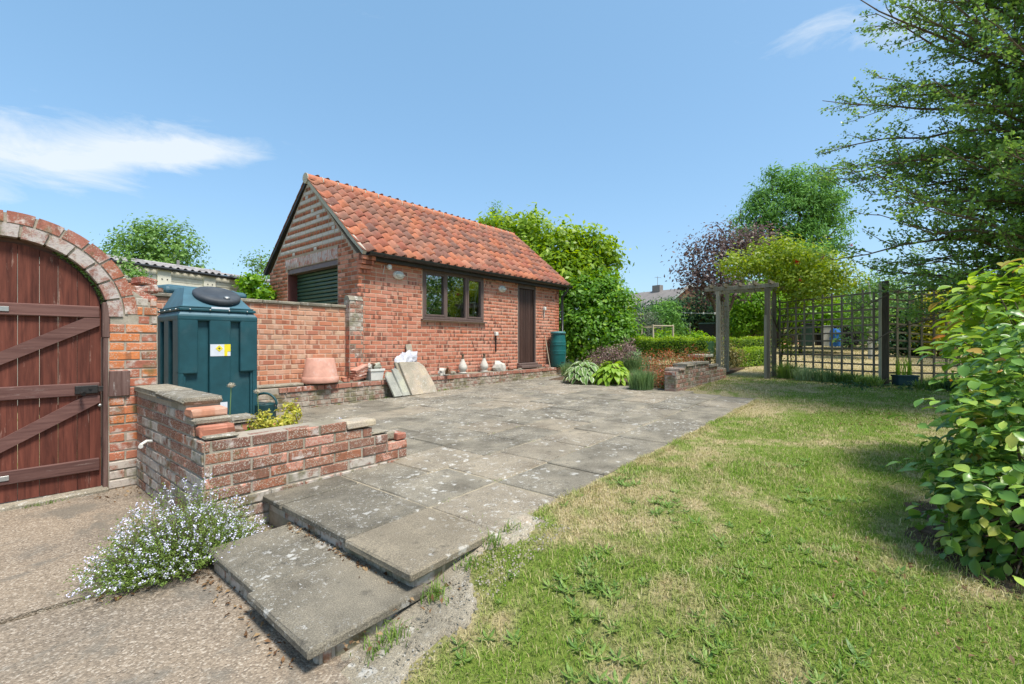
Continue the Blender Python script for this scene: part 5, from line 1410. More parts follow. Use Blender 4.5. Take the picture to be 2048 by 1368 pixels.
# ================================================================== ARCH AND TRELLIS
def slat(parent, a, b, w, d, mat, name, n):
    """flat board from a to b; n = direction its broad face looks"""
    a, b, n = Vector(a), Vector(b), Vector(n); ax = (b-a).normalized(); side = ax.cross(n).normalized(); nn = side.cross(ax).normalized()
    L = (b-a).length; m = MB(); m.box((-w/2, -d/2, 0), (w/2, d/2, L), .002 if w < .06 else .005)
    o = m.build(name, mat, parent, rnd=random.random())
    o.matrix_basis = Matrix.Translation(a) @ Matrix((side, nn, ax)).transposed().to_4x4()
    return o
def build_arch():
    zb = .39; x0, x1, ya, yb = 7.15, 7.92, -3.80, -4.84; ht = 2.40
    t = wthing('garden_arch', 'weathered timber garden arch with trellis sides over the lawn path', 'arch', ((x0+x1)/2, (ya+yb)/2, zb))
    for y in (ya, yb):
        for x in (x0, x1):
            s = .04 if not (y == yb and x == x0) else .055
            MB().box((x-s, y-s, zb-.1), (x+s, y+s, ht), .006, .003).build('post', 'trellis_wood' if y == ya else 'trellis_dark', t, rnd=random.random())
        n = 5 if y == ya else 4
        yo = y+(-.02 if y == ya else .02)
        for i in range(1, n): 
            x = x0+(x1-x0)*i/n; slat(t, (x, yo, zb+.02), (x, yo, ht-.22), .035, .014, 'trellis_wood', 'slat', (0, 1, 0))
        k = 14
        for i in range(k):
            z = zb+.1+(ht-.42-zb)*i/(k-1); slat(t, (x0+.05, yo+.018, z), (x1-.05, yo+.018, z), .035, .014, 'trellis_wood', 'slat', (0, 1, 0))
        # inner casing boards give the posts their stepped face
        slat(t, (x0-.045, y+(.035 if y == yb else -.035), zb), (x0-.045, y+(.035 if y == yb else -.035), ht-.6 if y == yb else ht-.1), .03, .05, 'trellis_wood', 'casing', (0, 1, 0))
    for x in (x0-.02, x1+.02):
        MB().box((x-.022, yb-.22, ht+.01), (x+.022, ya+.30, ht+.10), .006, .003).build('beam', 'trellis_wood', t, rnd=random.random())
    for i in range(5):
        y = ya+.12+(yb-ya-.2)*i/4
        MB().box((x0-.28, y-.022, ht+.075), (x1+.25, y+.022, ht+.15), .004, .003).build('rafter', 'trellis_dark', t, rnd=random.random())
    return t
build_arch()
def build_trellis():
    t = wthing('trellis_fence', 'dark square-lattice trellis fence running from the arch to the shrubs', 'trellis', (7.2, -6.5, .39))
    A = np.array([7.92, -4.95]); B = np.array([6.93, -6.87]); Cc = np.array([7.95, -8.45])
    def panel(P, Q, nx, nz, z0, z1a, z1b, mat, droop=0.):
        d = Q-P; L = np.linalg.norm(d); nn = np.array([d[1], -d[0]])/L
        if (CAM[:2]-P)@nn < 0: nn = -nn
        nv = (nn[0], nn[1], 0)
        for i in range(nx+1):
            f = i/nx; p = P+d*f; zt = z1a+(z1b-z1a)*f+random.uniform(-.06, .06)
            slat(t, (p[0], p[1], z0-.08), (p[0]+random.uniform(-.012, .012), p[1], zt), .037, .018, mat, 'slat', nv)
        for j in range(nz+1):
            g = j/nz; q = -.022
            za = z0+.06+(z1a-.1-z0)*g; zb_ = z0+.06+(z1b-.1-z0)*g
            slat(t, (P[0]+nv[0]*q, P[1]+nv[1]*q, za), (Q[0]+nv[0]*q, Q[1]+nv[1]*q, zb_+random.uniform(-.015, .015)), .034, .018, mat, 'slat', nv)
    panel(A, B, 11, 11, .40, 2.16, 2.20, 'trellis_dark')
    panel(B, Cc, 9, 11, .40, 2.22, 1.98, 'trellis_dark')
    MB().box((B[0]-.055, B[1]-.055, .3), (B[0]+.055, B[1]+.055, 2.36), .008, .004).build('post', 'post_dark', t)
    MB().box((B[0]-.085, B[1]+.05, .3), (B[0]-.035, B[1]+.10, 2.34), .006, .004).build('post', 'trellis_wood', t)
    MB().box((Cc[0]-.05, Cc[1]-.05, .3), (Cc[0]+.05, Cc[1]+.05, 2.2), .008, .004).build('post', 'post_dark', t)
build_trellis()
def build_trough2():
    c = at_ground(1810, 770); t = thing('planting_trough', 'dark grey rectangular trough at the foot of the trellis post', 'trough', c, R(-60))
    m = MB(); w, d, h = .17, .10, .19
    m.box((-w, -d, 0), (w, d, h), .012); m.box((-w-.012, -d-.012, h-.03), (w+.012, d+.012, h), .006); m.build('tub', 'tank_dark', t)
    C = rng.uniform([-w*.8, -d*.7, h], [w*.8, d*.7, h], (60, 3)); V, F = blades(C, rng.uniform(.2, .48, 60), rng.uniform(.008, .014, 60), rng.uniform(.1, .4, 60))
    link('foliage', np_mesh('foliage', V, F, np.tile(rng.random(60), 3)), LF['lime'], t)
build_trough2()

# ================================================================== THINGS BEYOND THE TRELLIS
def bin_(u, v, dist, w, h, mat, lid, name, label, cat='bin', rz=.3):
    c = at_depth(u, v, dist); t = thing(name, label, cat, c, rz)
    m = MB(); a, b = w*.42, w*.5; dd = .8
    vv = [(-a, -a*dd, 0), (a, -a*dd, 0), (a, a*dd, 0), (-a, a*dd, 0), (-b, -b*dd, h), (b, -b*dd, h), (b, b*dd, h), (-b, b*dd, h)]
    m.add(vv, [(3, 2, 1, 0), (4, 5, 6, 7), (0, 1, 5, 4), (1, 2, 6, 5), (2, 3, 7, 6), (3, 0, 4, 7)]).build('body', mat, t)
    MB().box((-b-.02, -b*dd-.03, h), (b+.02, b*dd+.02, h+.06), .02).build('lid', lid, t)
    return t
bin_(1612, 692, 17, .55, .78, 'green_plastic', 'black_plastic', 'wheelie_bin', 'dark green wheeled bin standing behind the trellis')
bin_(1640, 691, 17.2, .40, .75, 'black_plastic', 'black_plastic', 'wheelie_bin', 'narrow black wheeled bin between the green bin and glass cloche')
bin_(1654, 692, 16.6, .40, .68, 'white_stone', 'metal', 'cold_frame', 'pale greyish cold frame next to the blue barrel', 'cold frame')
lathe_thing('blue_barrel', 'bright blue plastic barrel behind the trellis', 'barrel', at_depth(1670, 693, 16.4), [(0, 0), (.17, 0), (.18, .03), (.185, .2), (.195, .22), (.185, .24), (.185, .46), (.195, .48), (.185, .5), (.17, .62), (.16, .64), (0, .64)], 'blue_plastic')
bin_(1692, 690, 16.8, .85, .62, 'black_plastic', 'black_plastic', 'compost_bin', 'wide black compost box behind the trellis', 'compost bin')
bin_(1417, 690, 19, .75, .85, 'black_plastic', 'green_plastic', 'compost_bin', 'black lidded compost bin against the dark fence', 'compost bin', .1)
def build_canes():
    for (u, v0, v1, lab) in ((1380, 688, 644, 'tall pale bamboo cane in front of the dark fence'), (1403, 688, 662, 'short pale cane in front of the dark fence')):
        a, b = at_depth(u, v0, 16.5), at_depth(u, v1, 16.5)
        o = MB().tube([tuple(np.array([0, 0, 0])), tuple(b-a)], .014, 6).build('bamboo_cane', 'pale_wood'); o.location = a; tag(o, lab, 'cane')
    t = wthing('fruit_frame', 'pale open timber frame among the vegetable beds', 'frame', at_depth(1325, 690, 16))
    P = {}
    for n_, (u, dd) in dict(a=(1283, 16.8), b=(1306, 15.2), c=(1346, 15.4), d=(1324, 17)).items():
        p = at_depth(u, 690, dd); P[n_] = p; MB().box((p[0]-.025, p[1]-.025, .5), (p[0]+.025, p[1]+.025, 1.78), .004).build('post', 'pale_wood', t, rnd=random.random())
    for a, b in (('a', 'b'), ('b', 'c'), ('c', 'd'), ('d', 'a')):
        slat(t, (P[a][0], P[a][1], 1.75), (P[b][0], P[b][1], 1.75), .05, .03, 'pale_wood', 'rail', (0, 0, 1))
    a, b = at_depth(1362, 625, 17), at_depth(1438, 626, 15)
    t = wthing('clothes_line', 'thin line with white pegs strung toward the arch', 'clothes line', a)
    MB().tube([tuple(a+(b-a)*f-np.array([0, 0, .02*math.sin(math.pi*f)])) for f in np.linspace(0, 1, 8)], .006, 5).build('line', 'white_plastic', t)
    for f in (.12, .3, .62, .9): p = a+(b-a)*f; MB().box((p[0]-.02, p[1]-.02, p[2]-.05), (p[0]+.02, p[1]+.02, p[2]+.02), .004).build('peg', 'white_plastic', t)
    c = at_ground(1905, 724); c = at_depth(1905, 715, 13.2); t = MB().box((-.06, -.06, -.1), (.06, .06, 1.55), .008).build('timber_post', 'pale_wood'); t.location = c; tag(t, 'pale new timber post in front of the golden shrub', 'post')
    # dark close-boarded fence
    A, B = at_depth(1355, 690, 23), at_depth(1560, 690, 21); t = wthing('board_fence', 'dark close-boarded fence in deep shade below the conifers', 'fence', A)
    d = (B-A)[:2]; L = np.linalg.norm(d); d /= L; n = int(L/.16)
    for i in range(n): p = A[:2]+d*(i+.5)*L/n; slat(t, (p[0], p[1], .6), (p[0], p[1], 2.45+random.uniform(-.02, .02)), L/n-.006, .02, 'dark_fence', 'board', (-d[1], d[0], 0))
build_canes()

def build_houses():
    zg0 = .6
    # long grey roof
    def P(u, v, d): return at_depth(u, v, d)
    a, b = P(1245, 590, 46), P(1385, 566, 40)
    d = (b-a)[:2]; L = float(np.linalg.norm(d)); d /= L; ang = math.atan2(d[1], d[0])
    t = thing('far_house', 'distant house with long grey tiled roof and a small chimney', 'house', (a[0], a[1], zg0), ang)
    zr = float(P(1330, 571, 43)[2])-zg0; x0, x1 = -2., L+7
    MB().box((x0+.4, .6, 0), (x1-.4, 7.4, zr-2.4)).build('wall', 'far_brick', t)
    MB().prism([(-.1, zr-2.6), (4, zr), (8.1, zr-2.6), (8.1, zr-2.75), (4, zr-.15), (-.1, zr-2.75)], 'x', x0, x1).build('roof', 'slate', t)
    ch = MB().box((L*.12, 3.7, zr-.5), (L*.12+.9, 4.3, zr+.55)).build('chimney', 'slate', t)
    MB().tube([(L*.12+.45, 4, zr+.5), (L*.12+.45, 4, zr+1.5)], .03, 5).tube([(L*.12+.1, 4, zr+1.45), (L*.12+.9, 4, zr+1.3)], .02, 5).build('aerial', 'metal', t)
    # brick gable house
    c = P(1382, 590, 34); dirv = CAM[:2]-c[:2]; ang = math.atan2(dirv[1], dirv[0])+R(90)
    t = thing('gabled_house', 'distant orange brick gable with white bargeboards among the trees', 'house', (c[0], c[1], zg0), ang)
    zt = float(P(1382, 566, 34)[2])-zg0; w = 1.6
    MB().prism([(-w, 0), (w, 0), (w, zt-1.4), (0, zt-.05), (-w, zt-1.4)], 'y', 0, 5).build('wall', 'far_brick', t)
    for s in (1, -1):
        MB().prism([(0, zt), (s*(w+.25), zt-1.6), (s*(w+.25), zt-1.78), (0, zt-.2)], 'y', -.15, -.03).build('bargeboard', 'white_plastic', t)
        MB().prism([(0, zt+.05), (s*(w+.3), zt-1.58), (s*(w+.3), zt-1.64), (0, zt-.02)], 'y', -.1, 5.1).build('roof', 'slate', t)
build_houses()

# ================================================================== TREES AND SHRUBS
def B(u, v, d, ru, rv, w=1.):
    c = at_depth(u, v, d); k = d/FPX; return (c[0], c[1], c[2], ru*k, ru*k, rv*k, w)
def base_at(u, d): c = at_depth(u, 700, d); return (c[0], c[1], float(zg(c[0]))-.05)

# bright magnolia-like tree behind the outbuilding
bush('magnolia_tree', 'bright green broad-leaved tree rising behind the outbuilding roof', 'tree', base_at(1085, 17),
     [B(1000, 470, 17.5, 48, 36), B(1060, 478, 17, 42, 38), B(1035, 530, 17, 60, 50), B(1125, 505, 16.5, 46, 36), B(1185, 510, 16.5, 40, 38), B(1110, 560, 16.5, 80, 50),
      B(1170, 560, 16.5, 55, 45), B(1066, 452, 17, 16, 24), B(1120, 468, 16.5, 14, 22), B(1150, 476, 16.5, 14, 18), B(1190, 478, 16.5, 24, 18), B(1215, 520, 16.5, 22, 26)], 17000, .21, 'bright', .16, clump_r=.5, per=30, aspect=.48, shell=.7)
bush('laurel_hedge', 'tall rounded glossy green laurel mass beside the outbuilding', 'hedge', base_at(1190, 15.5),
     [B(1175, 610, 15.5, 60, 50), B(1225, 620, 15.5, 42, 55), B(1165, 670, 15, 50, 48), B(1225, 675, 15, 48, 42), B(1140, 640, 15.2, 30, 70), B(1190, 575, 15.8, 45, 30)], 17000, .15, 'ivy', .1, clump_r=.34, per=24, aspect=.5, shell=.75)
bush('small_conifer', 'slim dark conifer tip poking above the magnolia tree', 'tree', base_at(990, 21),
     [B(992, 425, 21, 9, 26), B(988, 450, 21, 20, 22), B(985, 490, 21, 32, 36), B(985, 540, 21, 42, 50)], 3500, .16, 'conifer', .1, clump_r=.3, per=20, aspect=.3)
# dark conifer hedge in front of the houses
bush('conifer_hedge', 'dark green conifer hedge in front of the distant houses', 'hedge', base_at(1340, 23),
     [B(1285, 637, 23, 34, 30), B(1330, 628, 23, 36, 28), B(1375, 630, 23, 34, 34), B(1418, 612, 22, 34, 42), B(1330, 655, 22.5, 45, 32), B(1445, 610, 22, 30, 50), B(1475, 600, 22, 30, 55)], 12000, .2, 'conifer_dark', .14, clump_r=.42, per=28, aspect=.32, shell=.7)
bush('conifer', 'mid green feathery conifer standing before the dark hedge', 'tree', base_at(1335, 20.5),
     [B(1330, 640, 20.5, 30, 34), B(1345, 665, 20.5, 26, 26), B(1310, 660, 20.5, 22, 26)], 3600, .17, 'conifer', .08, clump_r=.32, per=24, aspect=.32)
bush('grey_shrub', 'grey-green wispy shrub beside the laurel mass', 'shrub', base_at(1290, 18),
     [B(1285, 645, 18, 30, 26), B(1280, 672, 18, 32, 26), B(1310, 670, 18, 22, 24)], 3200, .12, 'grey', .04, clump_r=.25, per=20, aspect=.3)
# purple plum
bush('plum_tree', 'purple-leaved plum tree behind the garden arch', 'tree', base_at(1440, 16.5),
     [B(1440, 500, 16.5, 48, 34), B(1395, 545, 16.5, 38, 40), B(1490, 490, 16.5, 42, 30), B(1440, 560, 16.5, 55, 40), B(1520, 480, 16.5, 26, 22), B(1380, 500, 16.5, 18, 14), B(1445, 462, 16.5, 12, 12)], 5600, .13, 'plum', .12, clump_r=.42, per=20, aspect=.5, shell=.5, tight=.7)
# big conifer
bush('tall_conifer', 'big feathery green conifer towering behind the climbing rose', 'tree', base_at(1585, 25),
     [B(1585, 362, 25, 36, 24), B(1560, 395, 25, 52, 30), B(1620, 390, 25, 52, 32), B(1530, 430, 25, 42, 30), B(1590, 430, 25, 66, 38), B(1650, 425, 25, 36, 34), B(1545, 480, 25, 58, 36), B(1625, 480, 25, 62, 40), B(1500, 420, 25, 16, 10), B(1510, 385, 25, 18, 10), B(1675, 390, 25, 16, 12), B(1590, 540, 24, 80, 50), B(1545, 350, 25, 14, 14), B(1620, 345, 25, 14, 10), B(1480, 440, 25, 14, 8), B(1690, 440, 25, 14, 10), B(1490, 465, 25, 22, 14), B(1525, 405, 25, 22, 12), B(1655, 360, 25, 16, 14)], 26000, .22, 'conifer', .26, clump_r=.60, per=34, aspect=.30, shell=.5, droop=.9, tight=.42)
# climbing rose on the arch
rose = bush('climbing_rose', 'yellow-green climbing rose sprawling over the arch and trellis', 'climber', (8.0, -4.95, .38),
     [B(1480, 530, 10.9, 48, 22), B(1540, 520, 10.8, 46, 30), B(1600, 520, 10.5, 52, 34), B(1650, 540, 10.3, 46, 34), B(1575, 560, 10.6, 40, 22), B(1620, 575, 10.3, 50, 26), B(1690, 565, 10, 30, 22), B(1550, 495, 10.8, 36, 14)], 8500, .085, 'rose', .03, clump_r=.22, per=22, aspect=.5, shell=.4, tight=.6, droop=.5)
for (u, v, s, mt) in ((1594, 524, .05, 'bloom_red'), (1645, 516, .03, 'bloom_red'), (1600, 560, .025, 'bloom_red'), (1702, 490, .025, 'bloom_red')):
    p = at_depth(u, v, 10.0)-np.array([8.0, -4.95, .38]); C = p+rng.normal(size=(26, 3))*s*.5; V, F = leaf_quads(C, unit(rng.normal(size=(26, 3))), np.full(26, s), np.full(26, s*.9))
    link('rose_bloom', np_mesh('rose_bloom', V, F), M[mt], rose)
# bright trees beyond the arch
for (nm, lab, u, d, bl, n, lf, mt) in (
  ('lime_tree', 'vivid green leafy tree seen through the garden arch', 1505, 18.5, [B(1490, 605, 18.5, 40, 36), B(1525, 625, 18.5, 40, 40), B(1480, 645, 18.5, 30, 30), B(1540, 590, 18.5, 40, 34)], 8000, .14, 'lime'),
  ('leafy_shrub', 'pale lime shrub behind the left trellis panel', 1600, 17.5, [B(1580, 620, 17.5, 40, 34), B(1625, 630, 17.5, 42, 30), B(1665, 625, 17.5, 34, 28)], 5000, .13, 'lime'),
  ('hedge_shrub', 'mid green hedge shrub behind the bins', 1700, 19, [B(1690, 610, 19, 50, 46), B(1640, 600, 20, 50, 50), B(1750, 615, 19, 46, 50), B(1800, 625, 18, 46, 50), B(1720, 660, 18.5, 50, 30)], 9000, .15, 'syc'),
  ('golden_shrub', 'golden yellow shrub glowing behind the right trellis panel', 1880, 14.5, [B(1872, 620, 14.5, 28, 36), B(1870, 670, 14.5, 32, 36), B(1890, 600, 14.5, 22, 20)], 4200, .11, 'gold'),
  ('dark_shrub', 'dark green shrub between birch and golden shrub', 1815, 15, [B(1812, 650, 15, 26, 50), B(1835, 690, 15, 24, 26), B(1800, 690, 15, 24, 24)], 3800, .12, 'conifer_dark'),
  ('back_hedge', 'deep green hedge closing the garden behind the golden shrub', 1960, 17, [B(1930, 620, 17, 60, 70), B(2020, 610, 17, 80, 80), B(2120, 600, 17, 90, 90), B(1960, 690, 16, 60, 40), B(1850, 580, 19, 60, 46)], 8500, .16, 'conifer_dark')):
    bush(nm, lab, 'tree' if 'tree' in nm else 'shrub', base_at(u, d), bl, n, lf, mt, .08, clump_r=.36, per=24, aspect=.5, shell=.6)
bush('hedge_backdrop', 'long mixed green hedge at the far end of the garden', 'hedge', base_at(1480, 30),
     [B(u, 652+random.uniform(-6, 6) if u < 1450 else 640+random.uniform(-6, 6), 30, 60, 44) for u in range(1260, 2200, 75)], 13000, .26, 'mid', .12, clump_r=.6, per=26, aspect=.5, shell=.7)
# a tree past the evergreen, outside the frame, that the window mirrors
bush('ash_tree', 'leafy tree past the big evergreen, mirrored in the outbuilding window', 'tree', (13.5, -12.2, .5),
     [(13.5, -12.2, 4.6, 2.6, 2.6, 2.0), (12.2, -11.2, 3.2, 1.9, 1.9, 1.6), (14.6, -13.0, 3.4, 2.0, 2.0, 1.7), (13.2, -12.0, 6.4, 1.6, 1.6, 1.3), (11.5, -10.6, 1.9, 1.6, 1.6, 1.4)], 8000, .2, 'mid', .2, clump_r=.5, per=24, aspect=.5, shell=.6)
# birch
def build_birch():
    c = at_ground(1742, 722); c = at_depth(1742, 715, 14.6); t = thing('birch_tree', 'white-barked young birch with twin stems on the far lawn', 'tree', c)
    for q, ang in ((-.1, -.12), (.1, .06), (.05, .16)):
        m = MB().tube([(q, 0, -.3), (q+ang*.6, .02, .6), (q+ang*1.3, -.05, 1.4), (q+ang*2.0, .05, 2.4)], [.07, .055, .04, .015], 8).build('trunk', 'birch', t)
    crown('crown', t, [(0, 0, 1.6, .75, .75, .7), (.1, 0, 2.2, .6, .6, .6), (-.2, .1, 1.1, .6, .6, .4)], 3200, .09, 'syc', clump_r=.3, per=18, aspect=.55, shell=.3, tight=.7)
build_birch()

# holly tree on the right: long sweeping limbs, open tiered sprays
def build_holly():
    base = np.array(at_depth(2330, 760, 6.2)); base[2] = float(zg(base[0]))-.05
    t = thing('holly_tree', 'large evergreen tree with small glossy leaves and sweeping open branches', 'tree', base)
    mb = MB(); P = []; N = []; Tt = []; O = []
    top = np.array([0, 0, 8.6])
    def stem(z): return np.array([.12*math.sin(z), .1*math.cos(z*1.3), z])
    mb.tube([tuple(stem(z)) for z in np.linspace(0, 8.2, 12)], list(np.linspace(.17, .02, 12)), 10)
    camdir = unit(CAM-base)[:2]; left = np.array([-E1[0]*1.0, -E2[0]*1.0]); left = -np.array([E1[0], E2[0]])       # image-left direction
    def twig(p, d, L, r):
        q = p+d*L; mb.tube([tuple(p), tuple((p+q)/2+rng.normal(size=3)*.02), tuple(q)], [r, r*.7, r*.35], 4, cap=False); return q
    nl = 230
    for i in range(nl):
        z = 1.45+6.7*((i+rng.random())/nl)**1.35
        spread = np.interp(z, [1.4, 2.0, 3.0, 4.0, 5.0, 6.0, 7.0, 8.2], [3.7, 4.2, 4.2, 4.0, 3.7, 3.3, 2.6, 1.0])*rng.uniform(.55, 1.06)
        a = rng.uniform(-math.pi, math.pi)
        if i % 5: a = rng.normal(.28, .55)                   # more limbs toward the open garden
        h = np.array([left[0]*math.cos(a)-left[1]*math.sin(a), left[0]*math.sin(a)+left[1]*math.cos(a)])
        rise = rng.uniform(-.12, .42) if z < 4 else rng.uniform(.05, .75)
        s0 = stem(z); k = 9; pts = []
        for j in range(k+1):
            f = j/k; pts.append(s0+np.array([h[0], h[1], rise*f-.12*f*f])*spread*f+rng.normal(size=3)*.03*f)
        r0 = .018+.018*spread/3
        mb.tube([tuple(q) for q in pts], list(np.linspace(r0, .005, k+1)), 5, cap=False)
        side = np.array([-h[1], h[0], 0])
        for j in range(2, k+1):
            f = j/k
            for s in ((1, -1) if j < k else (0,)):
                for rep in range(2):
                    if rng.random() < .12: continue
                    L = min(spread, 3.2)*rng.uniform(.10, .24)*(1.15-.5*f)
                    d = unit(np.array([h[0], h[1], 0])*.9+side*s*rng.uniform(.5, 1.3)+np.array([0, 0, rng.uniform(-.3, 1.0)]))
                    q0 = pts[j]+(pts[j-1]-pts[j])*rng.random(); q1 = twig(q0, d, L, .007)
                    m = int(14+22*L/.4)
                    ff = rng.uniform(.25, 1.08, (m, 1)); c = q0+(q1-q0)*ff+rng.normal(size=(m, 3))*np.array([.04, .04, .036])
                    P.append(c); Tt.append(unit(d*.5+rng.normal(size=(m, 3))*.6)); N.append(unit(np.array([0, -.25, .55])+rng.normal(size=(m, 3))*.75)); O.append(ff[:, 0]*.3)
    mb.build('trunk', 'twig', t, fix=False)
    P = np.concatenate(P); N = np.concatenate(N); Tt = np.concatenate(Tt); O = np.concatenate(O)
    L = .056*rng.uniform(.7, 1.25, len(P)); V, F = leaf_quads(P, N, L, L*.55, Tt, .16)
    rd = np.clip(rng.normal(.45, .22, len(P))+(O-.2), 0, 1)
    link('crown', np_mesh('crown', V, F, rd), LF['holly'], t)
    print('holly leaves', len(P))
build_holly()

# left background trees
bush('sycamore_tree', 'round green tree behind the corrugated garage roof', 'tree', tuple(at_depth(310, 720, 19)),
     [B(300, 490, 19, 58, 42), B(350, 500, 19, 46, 44), B(260, 510, 19, 42, 34), B(330, 470, 19, 40, 28), B(310, 550, 19, 90, 50)], 9500, .15, 'syc', .18, clump_r=.42, per=24, aspect=.55, shell=.6)
bush('young_tree', 'small pale tree between garage and outbuilding gable', 'tree', tuple(at_depth(525, 720, 19)),
     [B(522, 520, 19, 22, 18), B(535, 545, 19, 26, 24), B(505, 525, 19, 12, 9), B(530, 590, 19, 30, 40)], 1700, .12, 'syc', .08, clump_r=.3, per=18, aspect=.5, shell=.4, tight=.7)
# ivy on the garage corner and by the gable
bush('ivy', 'ivy hanging off the end of the garage gutter', 'climber', tuple(at_depth(497, 640, 9.6)), [B(496, 575, 9.6, 12, 20), B(492, 610, 9.6, 10, 22), B(505, 562, 9.6, 16, 10)], 900, .09, 'lime', .015, clump_r=.14, per=14, aspect=.7)
bush('ivy', 'ivy patch with yellow shoots below the lean-to', 'climber', tuple(at_depth(528, 650, 9.7)), [B(528, 590, 9.7, 18, 16), B(530, 610, 9.7, 20, 14)], 800, .09, 'lime', .015, clump_r=.14, per=14, aspect=.7)
bush('ivy', 'green creeper spilling over the wall behind the arch', 'climber', tuple(at_depth(270, 620, 6.3)), [B(262, 538, 6.3, 14, 10), B(245, 515, 6.3, 10, 8), B(280, 552, 6.3, 12, 8)], 380, .05, 'syc', .012, clump_r=.1, per=12, aspect=.6)
def build_arch_moss():
    t = thing('arch_creeper', 'thin green creeper lining the inside of the gate arch', 'climber', (AC[0], GY+.12, AC[1]))
    q = rng.uniform(R(8), R(62), 420); C = np.stack([(AR0-.012)*np.cos(q), -.05+rng.uniform(-.03, .03, 420), (AR0-.012)*np.sin(q)], 1)+rng.normal(size=(420, 3))*.006
    V, F = leaf_quads(C, unit(rng.normal(size=(420, 3))), np.full(420, .016), np.full(420, .010)); link('leaves', np_mesh('leaves', V, F, rng.random(420)), LF['syc'], t)
build_arch_moss()

# box hedges
def box_hedge(u0, u1, v0, v1, d0, d1, h, w, label):
    a, b = at_depth(u0, v0, d0), at_depth(u1, v1, d1); n = 5
    t = thing('box_hedge', label, 'hedge', ((a[0]+b[0])/2, (a[1]+b[1])/2, a[2]))
    o = np.array([(a[0]+b[0])/2, (a[1]+b[1])/2, a[2]]); d = (b-a)[:2]; L = np.linalg.norm(d); d /= L; s = np.array([-d[1], d[0]])
    N = int(L*h*2600*1.5+L*w*2600*.8); f = rng.uniform(-.5, .5, N)*L; face = rng.random(N)
    top = face < w/(w+2*h); y = np.where(top, rng.uniform(-.5, .5, N)*w, np.sign(rng.random(N)-.5)*w/2); z = np.where(top, h, rng.random(N)*h)
    wav = .04*np.sin(f*5)+.03*np.sin(f*11+1)
    C = np.stack([d[0]*f+s[0]*y, d[1]*f+s[1]*y, z+np.where(top, wav, wav*.5)], 1)+rng.normal(size=(N, 3))*.028
    nn = np.where(top[:, None], np.array([[0, 0, 1.]]), np.stack([s[0]*np.sign(y), s[1]*np.sign(y), .4+0*y], 1))
    V, F = leaf_quads(C, unit(nn+rng.normal(size=(N, 3))*.6), .05*rng.uniform(.7, 1.3, N), .03*rng.uniform(.7, 1.3, N))
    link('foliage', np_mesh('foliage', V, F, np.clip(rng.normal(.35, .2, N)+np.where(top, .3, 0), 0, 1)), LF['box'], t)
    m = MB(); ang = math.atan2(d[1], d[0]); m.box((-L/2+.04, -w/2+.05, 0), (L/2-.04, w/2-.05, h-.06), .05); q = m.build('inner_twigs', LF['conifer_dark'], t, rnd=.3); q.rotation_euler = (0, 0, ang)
box_hedge(1262, 1425, 712, 722, 15.0, 12.6, .55, .5, 'bright clipped box hedge running behind the flower bed')
box_hedge(1462, 1530, 735, 726, 13.0, 13.6, .50, .5, 'clipped box hedge seen through the arch, front row')
box_hedge(1440, 1540, 704, 704, 17, 17, .50, .5, 'clipped box hedge seen through the arch, back row')
bush('round_shrub', 'round brownish shrub just behind the arch post', 'shrub', base_at(1455, 12.6), [B(1452, 715, 12.6, 32, 30)], 1800, .055, 'bronze', .03, clump_r=.16, per=18, aspect=.5)
bush('vegetable_plant', 'leafy green plant growing by the bamboo canes', 'plant', base_at(1395, 15.5), [B(1395, 682, 15.5, 22, 16)], 700, .10, 'lime', .02, clump_r=.2, per=14, aspect=.6)
bush('vegetable_plant', 'fresh green plant growing inside the timber frame', 'plant', base_at(1325, 16.2), [B(1325, 680, 16.2, 24, 18)], 700, .10, 'lime', .02, clump_r=.2, per=14, aspect=.6)

# ------------------------------------------------------------------ flower bed plants
def leaf_blade_mesh(name, L, W, mats, edge=False, curl=.25, seed=0):
    """an ovate leaf with midrib fold and curl; optional pale margin"""
    n = 6; V = []; F = []; mi = []
    r = random.Random(seed); ws = [.30, .78, 1., .92, .62, .02]
    for i in range(n+1):
        f = i/n; w = W/2*([.10]+ws)[i]; y = L*f; z = -curl*L*f*f+.10*L*math.sin(f*2.4)
        cols = (-1, -.72, 0, .72, 1) if edge else (-1, 0, 1)
        for c in cols: V.append((c*w, y, z+abs(c)*W*.13))
    k = 5 if edge else 3
    for i in range(n):
        for j in range(k-1): F.append((i*k+j, i*k+j+1, (i+1)*k+j+1, (i+1)*k+j)); mi.append(1 if edge and j in (0, k-2) else 0)
    me = py_mesh(name, V, F, rnd=r.random(), smooth=True)
    for m in mats: me.materials.append(m)
    me.polygons.foreach_set('material_index', np.array(mi, np.int32)); me.update(); return me
def hosta(u, v, d, n, r, h, mats, edge, label, ground=None):
    c = at_ground(u, v); t = thing('hosta', label, 'plant', c)
    shapes = [leaf_blade_mesh('leaf', .165, .105, mats, edge, .45+.1*i, i) for i in range(5)]
    for i in range(n):
        f = (i/n)**.6; a = i*2.399; rr = r*f*rng.uniform(.8, 1.05); z = h*(1-.75*f*f)*rng.uniform(.85, 1.1)
        o = bpy.data.objects.new('leaf', shapes[i % 5]); col.objects.link(o); o.parent = t
        o.location = (rr*.72*math.cos(a), rr*.72*math.sin(a), z); o.rotation_euler = (R(18-35*f)+rng.uniform(-.2, .2), rng.uniform(-.25, .25), a-R(90)+rng.uniform(-.3, .3)); s = rng.uniform(.75, 1.15); o.scale = (s, s, s)
    mb = MB()
    for i in range(0, n, 3):
        f = (i/n)**.6; a = i*2.399; mb.tube([(0, 0, 0), (r*f*.4*math.cos(a), r*f*.4*math.sin(a), h*.6), (r*f*.7*math.cos(a), r*f*.7*math.sin(a), h*(1-.75*f*f))], .005, 4, cap=False)
    mb.build('stems', mats[0], t, fix=False)
